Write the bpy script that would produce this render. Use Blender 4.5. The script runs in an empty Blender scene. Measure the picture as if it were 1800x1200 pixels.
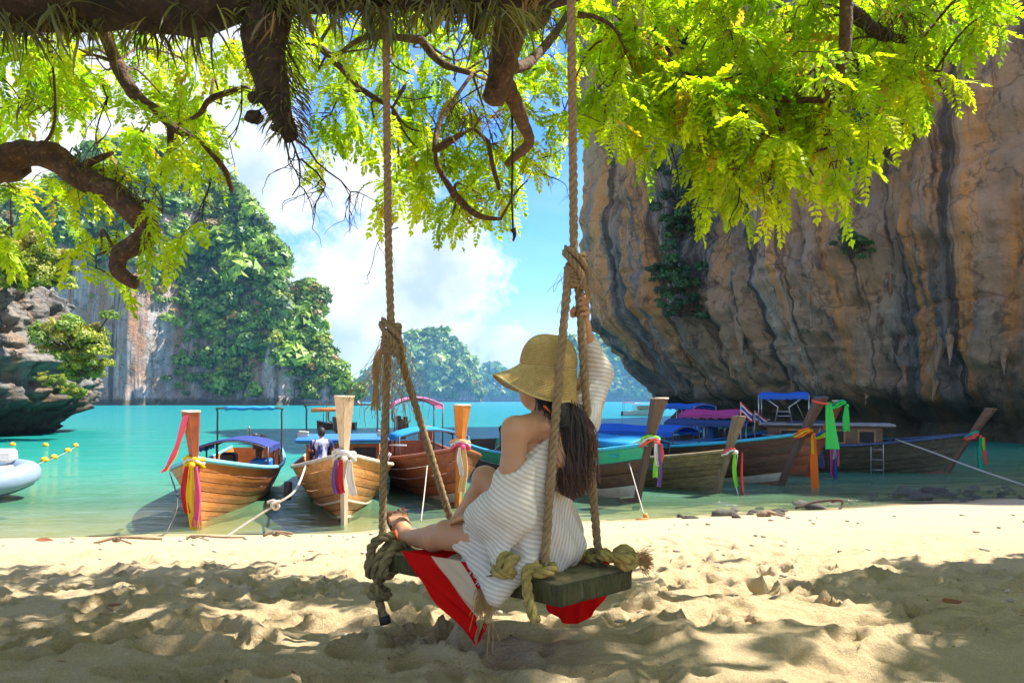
import bpy, math, random
import numpy as np
from mathutils import Vector, Matrix

random.seed(7); RNG = np.random.default_rng(11)
S = bpy.context.scene
COL = S.collection
F = 1300.0            # focal length in pixels of the 1800 px wide photograph
CZ = 0.95             # eye height over the sand under the camera
WZ = -1.40            # sea level

# ------------------------------------------------------------ camera
cam = bpy.data.objects.new('camera', bpy.data.cameras.new('camera')); COL.objects.link(cam)
cam.location = (0, 0, CZ); cam.rotation_euler = (math.radians(90), 0, 0)
cam.data.sensor_width = 36; cam.data.lens = F*36/1800; cam.data.shift_y = 105/1800
cam.data.clip_start = 0.05; cam.data.clip_end = 20000
S.camera = cam

# ------------------------------------------------------------ light
SUN_AZ, SUN_EL = math.radians(75), math.radians(55)      # azimuth measured from +Y towards +X
SUN_DIR = Vector((math.sin(SUN_AZ)*math.cos(SUN_EL), math.cos(SUN_AZ)*math.cos(SUN_EL), math.sin(SUN_EL)))
W = bpy.data.worlds.new('World'); S.world = W; W.use_nodes = True
def build_world():
    nt = W.node_tree; N = nt.nodes; K = nt.links; N.clear()
    out = N.new('ShaderNodeOutputWorld'); bg = N.new('ShaderNodeBackground'); bg.inputs[1].default_value = 0.12
    sky = N.new('ShaderNodeTexSky'); sky.sky_type = 'NISHITA'; sky.sun_disc = False
    sky.sun_elevation = SUN_EL; sky.sun_rotation = SUN_AZ; sky.ozone_density = 2.5; sky.dust_density = 0.2; sky.air_density = 0.9
    hs = N.new('ShaderNodeHueSaturation'); hs.inputs['Saturation'].default_value = 1.3; hs.inputs['Value'].default_value = 1.0
    K.new(sky.outputs[0], hs.inputs['Color'])
    tn = N.new('ShaderNodeMixRGB'); tn.blend_type = 'MULTIPLY'; tn.inputs[0].default_value = 1; tn.inputs[2].default_value = (.66, .70, .92, 1); K.new(hs.outputs[0], tn.inputs[1])
    tc = N.new('ShaderNodeTexCoord')
    n1 = N.new('ShaderNodeTexNoise'); n1.inputs['Scale'].default_value = 9; n1.inputs['Detail'].default_value = 9; n1.inputs['Roughness'].default_value = 0.62
    K.new(tc.outputs['Generated'], n1.inputs['Vector'])
    sub = N.new('ShaderNodeVectorMath'); sub.operation = 'SUBTRACT'; sub.inputs[1].default_value = (.5, .5, .5)
    K.new(n1.outputs['Color'], sub.inputs[0])
    scl = N.new('ShaderNodeVectorMath'); scl.operation = 'SCALE'; scl.inputs['Scale'].default_value = 0.30
    K.new(sub.outputs[0], scl.inputs[0])
    add = N.new('ShaderNodeVectorMath'); K.new(tc.outputs['Generated'], add.inputs[0]); K.new(scl.outputs[0], add.inputs[1])
    nrm = N.new('ShaderNodeVectorMath'); nrm.operation = 'NORMALIZE'; K.new(add.outputs[0], nrm.inputs[0])
    last = None
    # cumulus heads: direction (degrees right of north, degrees up), radius in degrees
    for az, el, r in [(-11.5, 16.5, 3.6), (-8.0, 12.8, 4.2), (-13.5, 7.0, 4.6), (-8, 6.0, 3.6), (-3.6, 9.8, 3.0), (-1.5, 2.6, 2.6), (-27, 24, 8), (-38, 16, 9), (-19, 15.5, 3.6),
                      (48, 20, 12), (90, 14, 14), (135, 24, 16), (180, 15, 14), (225, 26, 16), (270, 17, 13), (310, 40, 14), (30, 55, 16), (160, 60, 15)]:
        a, e = math.radians(az), math.radians(el)
        d = N.new('ShaderNodeVectorMath'); d.operation = 'DOT_PRODUCT'; d.inputs[1].default_value = (math.sin(a)*math.cos(e), math.cos(a)*math.cos(e), math.sin(e))
        K.new(nrm.outputs[0], d.inputs[0])
        mr = N.new('ShaderNodeMapRange'); mr.inputs[1].default_value = math.cos(math.radians(r*1.35)); mr.inputs[2].default_value = math.cos(math.radians(r*0.9))
        K.new(d.outputs['Value'], mr.inputs[0])
        if last is None: last = mr.outputs[0]
        else:
            m = N.new('ShaderNodeMath'); m.operation = 'MAXIMUM'; K.new(last, m.inputs[0]); K.new(mr.outputs[0], m.inputs[1]); last = m.outputs[0]
    # thin veils
    mp = N.new('ShaderNodeMapping'); mp.inputs['Scale'].default_value = (2.2, 2.2, 9); K.new(tc.outputs['Generated'], mp.inputs[0])
    n2 = N.new('ShaderNodeTexNoise'); n2.inputs['Scale'].default_value = 1.6; n2.inputs['Detail'].default_value = 6; K.new(mp.outputs[0], n2.inputs['Vector'])
    veil = N.new('ShaderNodeMapRange'); veil.inputs[1].default_value = 0.45; veil.inputs[2].default_value = 0.85; veil.inputs[4].default_value = 0.32
    K.new(n2.outputs[0], veil.inputs[0])
    m = N.new('ShaderNodeMath'); m.operation = 'MAXIMUM'; K.new(last, m.inputs[0]); K.new(veil.outputs[0], m.inputs[1])
    # soft grey modelling inside the clouds
    n3 = N.new('ShaderNodeTexNoise'); n3.inputs['Scale'].default_value = 14; n3.inputs['Detail'].default_value = 6; K.new(tc.outputs['Generated'], n3.inputs['Vector'])
    cr = N.new('ShaderNodeValToRGB'); cr.color_ramp.elements[0].position = .3; cr.color_ramp.elements[0].color = (1.7, 2.1, 2.6, 1)
    cr.color_ramp.elements[1].position = .6; cr.color_ramp.elements[1].color = (2.9, 3.0, 3.1, 1)
    K.new(n3.outputs[0], cr.inputs[0])
    mix = N.new('ShaderNodeMixRGB'); K.new(m.outputs[0], mix.inputs[0]); K.new(tn.outputs[0], mix.inputs[1]); K.new(cr.outputs[0], mix.inputs[2])
    K.new(mix.outputs[0], bg.inputs[0]); K.new(bg.outputs[0], out.inputs[0])
build_world()
sun = bpy.data.objects.new('sun', bpy.data.lights.new('sun', 'SUN')); COL.objects.link(sun)
sun.data.energy = 3.7; sun.data.angle = math.radians(0.53); sun.data.color = (1, .95, .86)
sun.rotation_euler = (-SUN_DIR).to_track_quat('-Z', 'Y').to_euler()
VS = S.view_settings; VS.view_transform = 'Standard'; VS.look = 'None'; VS.gamma = 1; VS.exposure = 1.8; VS.use_curve_mapping = False
S.render.engine = 'CYCLES'; C = S.cycles
C.use_denoising = True; C.max_bounces = 6; C.diffuse_bounces = 3; C.glossy_bounces = 2; C.transmission_bounces = 4
C.transparent_max_bounces = 12; C.volume_bounces = 0; C.caustics_reflective = False; C.caustics_refractive = False; C.sample_clamp_indirect = 4

# ------------------------------------------------------------ helpers
def P(px, py, Y): return Vector(((px-900)/F*Y, Y, CZ-(py-705)/F*Y))
def PX(px, Y): return (px-900)/F*Y
def PZ(py, Y): return CZ-(py-705)/F*Y

def hash3(ix, iy, iz, seed=0):
    h = (ix.astype(np.int64)*374761393 + iy.astype(np.int64)*668265263 + iz.astype(np.int64)*2147483647 + seed*974634777) & 0xFFFFFFFF
    h = ((h ^ (h >> 13))*1274126177) & 0xFFFFFFFF
    h = ((h ^ (h >> 15))*2246822519) & 0xFFFFFFFF
    return ((h ^ (h >> 16)) & 0xFFFFFF)/float(0xFFFFFF)
def noise(p, seed=0):
    p = np.asarray(p, float); i = np.floor(p); f = p-i; u = f*f*f*(f*(f*6-15)+10); i = i.astype(np.int64); r = 0
    for dx in (0, 1):
        wx = u[..., 0] if dx else 1-u[..., 0]
        for dy in (0, 1):
            wy = u[..., 1] if dy else 1-u[..., 1]
            for dz in (0, 1):
                wz = u[..., 2] if dz else 1-u[..., 2]
                r = r+wx*wy*wz*hash3(i[..., 0]+dx, i[..., 1]+dy, i[..., 2]+dz, seed)
    return r*2-1
def fbm(p, oct=4, seed=0, gain=.5, lac=2.03):
    p = np.asarray(p, float); a = 1; s = 0; t = 0
    for k in range(oct): s = s+a*noise(p, seed+k); t += a; a *= gain; p = p*lac+17.3
    return s/t
def ridged(p, oct=4, seed=0):
    p = np.asarray(p, float); a = 1; s = 0; t = 0
    for k in range(oct): s = s+a*(1-np.abs(noise(p, seed+k))); t += a; a *= .5; p = p*2.03+9.1
    return s/t
def xyz(x, y, z=0): return np.stack(np.broadcast_arrays(x, y, z), -1).astype(float)

def tag(o, label=None, cat=None, group=None, kind=None):
    if label: o['label'] = label
    if cat: o['category'] = cat
    if group: o['group'] = group
    if kind: o['kind'] = kind
    return o
def thing(name, label, cat, loc=(0, 0, 0), rz=0, group=None):
    o = bpy.data.objects.new(name, None); COL.objects.link(o); o.empty_display_size = .1
    o.location = loc; o.rotation_euler = (0, 0, rz); return tag(o, label, cat, group)
def mesh_np(name, V, Fc, mat, parent=None, smooth=True, attrs=None, loc=None):
    me = bpy.data.meshes.new(name); V = np.asarray(V, np.float32)
    if isinstance(Fc, np.ndarray):
        n, k = Fc.shape; me.vertices.add(len(V)); me.vertices.foreach_set('co', V.ravel())
        me.loops.add(n*k); me.loops.foreach_set('vertex_index', Fc.astype(np.int32).ravel())
        me.polygons.add(n); me.polygons.foreach_set('loop_start', np.arange(0, n*k, k, dtype=np.int32))
        me.update(calc_edges=True)
    else: me.from_pydata([tuple(v) for v in V], [], Fc); me.update()
    if smooth: me.polygons.foreach_set('use_smooth', [True]*len(me.polygons))
    for k, a in (attrs or {}).items():
        a = np.asarray(a, np.float32)
        if a.ndim == 2:
            at = me.attributes.new(k, 'FLOAT_COLOR', 'POINT'); at.data.foreach_set('color', np.concatenate([a, np.ones((len(a), 1), np.float32)], 1).ravel())
        else: at = me.attributes.new(k, 'FLOAT', 'POINT'); at.data.foreach_set('value', a)
    if mat:
        for m in (mat if isinstance(mat, (list, tuple)) else [mat]): me.materials.append(m)
    o = bpy.data.objects.new(name, me); COL.objects.link(o)
    if parent: o.parent = parent
    if loc is not None: o.location = loc
    return o
def grid_faces(nu, nv, wrap=False):
    i = np.arange(nu-1 if not wrap else nu)[:, None]; j = np.arange(nv-1)[None]
    a = i*nv+j; b = ((i+1) % nu)*nv+j
    return np.stack([a, b, b+1, a+1], -1).reshape(-1, 4)

class MB:
    def __init__(s): s.v = []; s.f = []; s.n = 0
    def add(s, V, Fs):
        b = s.n; s.v.extend(tuple(map(float, q)) for q in V); s.f.extend(tuple(b+i for i in f) for f in Fs); s.n += len(V); return s
    def box(s, c, d, M=None, bev=0.0):
        x, y, z = d[0]/2, d[1]/2, d[2]/2; c = Vector(c)
        e = min(bev, x*.9, y*.9, z*.9); V = []
        if e <= 0:
            V = [Vector((a, b, g)) for a in (-x, x) for b in (-y, y) for g in (-z, z)]
            Fs = [(0, 1, 3, 2), (4, 6, 7, 5), (0, 4, 5, 1), (2, 3, 7, 6), (0, 2, 6, 4), (1, 5, 7, 3)]
        else:   # chamfered box
            idx = {}; Fs = []
            for a in (-1, 1):
                for b in (-1, 1):
                    for g in (-1, 1):
                        for k in range(3):
                            q = [a*(x-e), b*(y-e), g*(z-e)]; q[k] = (a*x, b*y, g*z)[k]; idx[(a, b, g, k)] = len(V); V.append(Vector(q))
            def ori(f):
                n = (V[f[1]]-V[f[0]]).cross(V[f[2]]-V[f[0]]); m = sum((V[i] for i in f), Vector())/len(f); return f if n.dot(m) > 0 else f[::-1]
            for k in range(3):
                u, w = (k+1) % 3, (k+2) % 3
                for sg in (-1, 1):
                    f = []
                    for p, q in ((-1, -1), (1, -1), (1, 1), (-1, 1)):
                        t = [0, 0, 0]; t[k] = sg; t[u] = p; t[w] = q; f.append(idx[(*t, k)])
                    Fs.append(ori(tuple(f)))
                for p in (-1, 1):
                    for q in (-1, 1):
                        f = []
                        for r, kk in ((-1, u), (1, u), (1, w), (-1, w)):
                            t = [0, 0, 0]; t[k] = r; t[u] = p; t[w] = q; f.append(idx[(*t, kk)])
                        Fs.append(ori(tuple(f)))
            for a in (-1, 1):
                for b in (-1, 1):
                    for g in (-1, 1): Fs.append(ori(tuple(idx[(a, b, g, k)] for k in range(3))))
        return s.add([(M @ v if M else v)+c for v in V], Fs)
    def tube(s, pts, r, n=8, cap=True, flat=None):
        pts = [Vector(p) for p in pts]; m = len(pts); rr = r if hasattr(r, '__len__') else [r]*m
        fr = frames(pts); V = []
        for p, (t, a, b), q in zip(pts, fr, rr):
            for k in range(n):
                th = 2*math.pi*k/n; V.append(p+a*(q*math.cos(th))+b*(q*math.sin(th)*(flat or 1)))
        Fs = [(i*n+k, i*n+(k+1) % n, (i+1)*n+(k+1) % n, (i+1)*n+k) for i in range(m-1) for k in range(n)]
        if cap: Fs += [tuple(range(n))[::-1], tuple((m-1)*n+k for k in range(n))]
        return s.add(V, Fs)
    def lathe(s, prof, c=(0, 0, 0), n=24, M=None):
        c = Vector(c); V = []; m = len(prof)
        for k in range(n):
            th = 2*math.pi*k/n
            for r, z in prof:
                v = Vector((r*math.cos(th), r*math.sin(th), z)); V.append((M @ v if M else v)+c)
        Fs = [(k*m+i, ((k+1) % n)*m+i, ((k+1) % n)*m+i+1, k*m+i+1) for k in range(n) for i in range(m-1)]
        return s.add(V, Fs)
    def ball(s, c, r, n=10, sq=(1, 1, 1)):
        pr = [(max(1e-4, math.sin(math.pi*i/n)), -math.cos(math.pi*i/n)) for i in range(n+1)]
        return s.lathe([(r*a, r*b) for a, b in pr], c, n+2, Matrix.Diagonal(sq))
    def ribbon(s, pts, w, nrm, th=.004):
        pts = [Vector(p) for p in pts]; V = []
        ww = w if hasattr(w, '__len__') else [w]*len(pts)
        nn = nrm if isinstance(nrm, list) else [nrm]*len(pts)
        for p, q, d in zip(pts, ww, nn):
            d = Vector(d).normalized(); V += [p-d*q/2, p+d*q/2]
        Fs = [(2*i, 2*i+1, 2*i+3, 2*i+2) for i in range(len(pts)-1)]
        return s.add(V, Fs)
    def build(s, name, mat, parent=None, smooth=False, **kw):
        return mesh_np(name, np.array(s.v), s.f, mat, parent, smooth, **kw)
def frames(pts):
    out = []; m = len(pts); a = None
    for i, p in enumerate(pts):
        t = (pts[min(i+1, m-1)]-pts[max(i-1, 0)]).normalized()
        if a is None: a = t.orthogonal().normalized()
        a = (a-t*a.dot(t)); a = a.normalized() if a.length > 1e-6 else t.orthogonal().normalized()
        out.append((t, a, t.cross(a)))
    return out
def spline(pts, n=8):
    pts = [Vector(p) for p in pts]; q = [pts[0]*2-pts[1]]+pts+[pts[-1]*2-pts[-2]]; out = []
    for i in range(1, len(q)-2):
        for k in range(n):
            t = k/n; a, b, c, d = q[i-1:i+3]
            out.append(.5*((2*b)+(c-a)*t+(2*a-5*b+4*c-d)*t*t+(3*b-a-3*c+d)*t*t*t))
    out.append(pts[-1]); return out
def resample(pts, step):
    L = [0]
    for a, b in zip(pts, pts[1:]): L.append(L[-1]+(b-a).length)
    n = max(2, int(L[-1]/step)+1); out = []; j = 0
    for i in range(n):
        d = L[-1]*i/(n-1)
        while j < len(L)-2 and L[j+1] < d: j += 1
        t = (d-L[j])/max(1e-9, L[j+1]-L[j]); out.append(pts[j].lerp(pts[j+1], min(1, t)))
    return out
def rope(mb, pts, R, pitch=None, sides=6, sub=10, step=None):
    """three laid strands along a path"""
    pitch = pitch or R*5.6; path = resample(spline(pts, sub), step or pitch/9); fr = frames(path); d = 0
    for s in range(3):
        q = []; d = 0
        for i, (p, (t, a, b)) in enumerate(zip(path, fr)):
            if i: d += (p-path[i-1]).length
            th = 2*math.pi*(d/pitch+s/3); q.append(p+a*(R*.52*math.cos(th))+b*(R*.52*math.sin(th)))
        mb.tube(q, R*.54, sides)
    return mb

# ------------------------------------------------------------ materials
def nmat(name):
    m = bpy.data.materials.new(name); m.use_nodes = True; nt = m.node_tree; nt.nodes.clear()
    return m, nt.nodes, nt.links
def pmat(name, col, col2=None, rough=.65, scale=6, stretch=(1, 1, 1), bump=.25, bscale=None, metal=0, rand=0.0, lo=.35, hi=.65, spec=.4, detail=6, coord='Object', sheen=0, wear=None):
    m, N, K = nmat(name)
    out = N.new('ShaderNodeOutputMaterial'); b = N.new('ShaderNodeBsdfPrincipled'); K.new(b.outputs[0], out.inputs[0])
    b.inputs['Roughness'].default_value = rough; b.inputs['Metallic'].default_value = metal; b.inputs['Specular IOR Level'].default_value = spec
    tc = N.new('ShaderNodeTexCoord'); mp = N.new('ShaderNodeMapping'); mp.inputs['Scale'].default_value = stretch
    K.new(tc.outputs[coord], mp.inputs[0])
    col2 = col2 or tuple(c*.72 for c in col)
    nz = N.new('ShaderNodeTexNoise'); nz.inputs['Scale'].default_value = scale; nz.inputs['Detail'].default_value = detail; nz.inputs['Roughness'].default_value = .6
    K.new(mp.outputs[0], nz.inputs['Vector'])
    if rand:
        oi = N.new('ShaderNodeObjectInfo'); ad = N.new('ShaderNodeVectorMath'); sc = N.new('ShaderNodeVectorMath'); sc.operation = 'SCALE'; sc.inputs[0].default_value = (31, 17, 23)
        K.new(oi.outputs['Random'], sc.inputs['Scale']); K.new(mp.outputs[0], ad.inputs[0]); K.new(sc.outputs[0], ad.inputs[1]); K.new(ad.outputs[0], nz.inputs['Vector'])
    mr = N.new('ShaderNodeMapRange'); mr.inputs[1].default_value = lo; mr.inputs[2].default_value = hi; K.new(nz.outputs[0], mr.inputs[0])
    mx = N.new('ShaderNodeMixRGB'); mx.inputs[1].default_value = (*col, 1); mx.inputs[2].default_value = (*col2, 1); K.new(mr.outputs[0], mx.inputs[0])
    cur = mx.outputs[0]
    if wear:
        wn = N.new('ShaderNodeTexNoise'); wn.inputs['Scale'].default_value = scale*2.7; wn.inputs['Detail'].default_value = 8; K.new(mp.outputs[0], wn.inputs['Vector'])
        wr = N.new('ShaderNodeMapRange'); wr.inputs[1].default_value = .56; wr.inputs[2].default_value = .68; wr.inputs[4].default_value = .8; K.new(wn.outputs[0], wr.inputs[0])
        wm = N.new('ShaderNodeMixRGB'); wm.inputs[2].default_value = (*wear, 1); K.new(wr.outputs[0], wm.inputs[0]); K.new(cur, wm.inputs[1]); cur = wm.outputs[0]
    if rand:
        hv = N.new('ShaderNodeHueSaturation'); vr = N.new('ShaderNodeMapRange'); vr.inputs[3].default_value = 1-rand; vr.inputs[4].default_value = 1+rand
        K.new(oi.outputs['Random'], vr.inputs[0]); K.new(vr.outputs[0], hv.inputs['Value']); K.new(cur, hv.inputs['Color']); cur = hv.outputs[0]
    K.new(cur, b.inputs['Base Color'])
    if bump:
        bn = N.new('ShaderNodeTexNoise'); bn.inputs['Scale'].default_value = bscale or scale*4; bn.inputs['Detail'].default_value = 5; K.new(mp.outputs[0], bn.inputs['Vector'])
        bp = N.new('ShaderNodeBump'); bp.inputs['Strength'].default_value = bump; bp.inputs['Distance'].default_value = .02; K.new(bn.outputs[0], bp.inputs['Height']); K.new(bp.outputs[0], b.inputs['Normal'])
    return m
def leafmat(name, tr=.5, trcol=(1.5, 1.35, .5), attr='col', col=None, rough=.55, gloss=.06):
    """diffuse leaf with light passing through; colour from a vertex attribute or fixed"""
    m, N, K = nmat(name)
    out = N.new('ShaderNodeOutputMaterial'); d = N.new('ShaderNodeBsdfDiffuse'); t = N.new('ShaderNodeBsdfTranslucent'); mx = N.new('ShaderNodeMixShader'); mx.inputs[0].default_value = tr
    if col: a = N.new('ShaderNodeRGB'); a.outputs[0].default_value = (*col, 1); src = a.outputs[0]
    else: a = N.new('ShaderNodeAttribute'); a.attribute_name = attr; src = a.outputs['Color']
    ml = N.new('ShaderNodeMixRGB'); ml.blend_type = 'MULTIPLY'; ml.inputs[0].default_value = 1; ml.inputs[2].default_value = (*trcol, 1)
    K.new(src, ml.inputs[1]); K.new(src, d.inputs[0]); K.new(ml.outputs[0], t.inputs[0])
    K.new(d.outputs[0], mx.inputs[1]); K.new(t.outputs[0], mx.inputs[2])
    g = N.new('ShaderNodeBsdfGlossy'); g.inputs['Roughness'].default_value = rough; m2 = N.new('ShaderNodeMixShader'); m2.inputs[0].default_value = gloss
    K.new(mx.outputs[0], m2.inputs[1]); K.new(g.outputs[0], m2.inputs[2]); K.new(m2.outputs[0], out.inputs[0])
    return m
# ============================================================ beach, sea
def shore_y(x): return np.interp(x, [-40, -9, -3, 2.85, 8, 12.8, 20, 40], [11.5, 12.7, 13.2, 14.8, 16.6, 18.3, 23, 36])
def sand_base(x, y):
    ys = shore_y(x); t = (y-2.2)/(ys-2.2)
    dry = np.where(t < 0, -t*.25, WZ*(np.clip(t, 0, 1)*.75+.25*np.clip(t, 0, 1)**1.6))
    wet = WZ-.085*(y-ys)
    z = np.where(t <= 1, dry, np.maximum(wet, WZ-4.5))
    return z
def build_beach():
    def axis(lo, hi, c0, c1, d, g):
        a = [c0]
        while a[-1] < c1: a.append(a[-1]+d)
        s = d
        while a[-1] < hi: s *= g; a.append(a[-1]+s)
        s = d; b = [c0]
        while b[-1] > lo: s *= g; b.append(b[-1]-s)
        return np.array(b[:0:-1]+a)
    xs = axis(-420, 420, -2.3, 2.3, .021, 1.045); ys = axis(-30, 420, 2.3, 4.4, .019, 1.036)
    X, Y = np.meshgrid(xs, ys, indexing='ij'); z = sand_base(X, Y)
    p = xyz(X, Y); D = np.clip((shore_y(X)-.6-Y)/3.0, 0, 1)              # dry, trodden part
    wx = X+.10*fbm(p*1.7, 3, 5); wy = Y+.10*fbm(p*1.7, 3, 9)
    q = xyz(wx*2.2, wy*4.0)
    h = .055*(ridged(q, 3, 20)-.62)+.06*fbm(q*.55, 3, 40)+.024*(ridged(q*2.7, 4, 60)-.6)
    # foot prints: pits with a raised rim
    r = np.random.default_rng(3); pit = np.zeros_like(z)
    for k in range(1500):
        cx, cy = r.uniform(-6, 6.5), r.uniform(1.8, 9.5)
        if abs(cx) > .9*cy+1: continue
        a = r.uniform(0, 3.14); rl, rw = r.uniform(.10, .17), r.uniform(.055, .09); dp = r.uniform(.025, .06)
        i0, i1 = np.searchsorted(xs, [cx-.42, cx+.42]); j0, j1 = np.searchsorted(ys, [cy-.42, cy+.42])
        if i1-i0 < 2 or j1-j0 < 2: continue
        dx = wx[i0:i1, j0:j1]-cx; dy = wy[i0:i1, j0:j1]-cy
        u = (dx*math.cos(a)+dy*math.sin(a))/rl; v = (-dx*math.sin(a)+dy*math.cos(a))/rw; d2 = u*u+v*v
        pit[i0:i1, j0:j1] += dp*(-1/(1+np.exp(np.clip((np.sqrt(d2)-1)/.11, -30, 30)))+.5*np.exp(-((np.sqrt(d2)-1.3)/.26)**2))
    calm = np.clip((Y-7.2)/2.5, 0, 1)
    h = (h+pit)*(1-.72*calm)+.016*fbm(p*1.1, 3, 90)
    z = z+h*D+.010*fbm(xyz(X*6, Y*9), 3, 77)*D*(1-.6*calm)
    z = z+np.where(Y > shore_y(X), .05*fbm(p*.5, 3, 33), 0)
    m, N, K = nmat('sand')
    out = N.new('ShaderNodeOutputMaterial'); b = N.new('ShaderNodeBsdfPrincipled'); K.new(b.outputs[0], out.inputs[0]); b.inputs['Roughness'].default_value = .9; b.inputs['Specular IOR Level'].default_value = .15
    tc = N.new('ShaderNodeTexCoord')
    def nz(s, d=5, w=.5):
        n = N.new('ShaderNodeTexNoise'); n.inputs['Scale'].default_value = s; n.inputs['Detail'].default_value = d; n.inputs['Roughness'].default_value = w; K.new(tc.outputs['Object'], n.inputs['Vector']); return n
    big = nz(.9, 5); mx = N.new('ShaderNodeMixRGB'); mx.inputs[1].default_value = (.74, .565, .335, 1); mx.inputs[2].default_value = (.64, .475, .265, 1); K.new(big.outputs[0], mx.inputs[0])
    gr = nz(110, 6, .85); gm = N.new('ShaderNodeMapRange'); gm.inputs[1].default_value = .3; gm.inputs[2].default_value = .7; gm.inputs[3].default_value = .66; gm.inputs[4].default_value = 1.18; K.new(gr.outputs[0], gm.inputs[0])
    ml = N.new('ShaderNodeMixRGB'); ml.blend_type = 'MULTIPLY'; ml.inputs[0].default_value = 1; K.new(mx.outputs[0], ml.inputs[1]); K.new(gm.outputs[0], ml.inputs[2])
    # dark crumbs of dry leaf and shell
    vo = N.new('ShaderNodeTexVoronoi'); vo.inputs['Scale'].default_value = 13; K.new(tc.outputs['Object'], vo.inputs['Vector'])
    sel = N.new('ShaderNodeSeparateColor'); K.new(vo.outputs['Color'], sel.inputs[0])
    c1 = N.new('ShaderNodeMath'); c1.operation = 'LESS_THAN'; c1.inputs[1].default_value = .085; K.new(vo.outputs['Distance'], c1.inputs[0])
    c2 = N.new('ShaderNodeMath'); c2.operation = 'GREATER_THAN'; c2.inputs[1].default_value = .9; K.new(sel.outputs[0], c2.inputs[0])
    c3 = N.new('ShaderNodeMath'); c3.operation = 'MULTIPLY'; K.new(c1.outputs[0], c3.inputs[0]); K.new(c2.outputs[0], c3.inputs[1])
    sp = N.new('ShaderNodeMixRGB'); sp.inputs[2].default_value = (.16, .10, .05, 1); K.new(c3.outputs[0], sp.inputs[0]); K.new(ml.outputs[0], sp.inputs[1])
    # wet band by the water and the grey-green stones under the shallow water on the right
    wa = N.new('ShaderNodeAttribute'); wa.attribute_name = 'wet'
    wm = N.new('ShaderNodeMixRGB'); wm.blend_type = 'MULTIPLY'; wm.inputs[2].default_value = (.74, .70, .62, 1); K.new(wa.outputs['Fac'], wm.inputs[0]); K.new(sp.outputs[0], wm.inputs[1])
    st = N.new('ShaderNodeAttribute'); st.attribute_name = 'weed'
    sm = N.new('ShaderNodeMixRGB'); sm.inputs[2].default_value = (.07, .075, .045, 1); K.new(st.outputs['Fac'], sm.inputs[0]); K.new(wm.outputs[0], sm.inputs[1])
    K.new(sm.outputs[0], b.inputs['Base Color'])
    bn = nz(26, 10, .74); bp = N.new('ShaderNodeBump'); bp.inputs['Strength'].default_value = 1.0; bp.inputs['Distance'].default_value = .045; K.new(bn.outputs[0], bp.inputs['Height']); K.new(bp.outputs[0], b.inputs['Normal'])
    wet = np.clip((Y-(shore_y(X)-.8-.3*fbm(p*.8, 3, 8)))/.5, 0, 1)
    weed = np.clip((fbm(xyz(X*.9, Y*1.6), 4, 55)-.05)*5, 0, 1)*np.clip((X-1.5)/3, 0, 1)*np.clip((Y-shore_y(X)+1.2)/1.0, 0, 1)*.85
    V = xyz(X, Y, z).reshape(-1, 3)
    o = mesh_np('sand_beach', V, grid_faces(len(xs), len(ys))[:, ::-1], m, attrs={'wet': wet.ravel(), 'weed': weed.ravel()})
    # normals up
    tag(o, 'trodden pale sand beach sloping down to the water', kind='structure')
build_beach()

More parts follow.
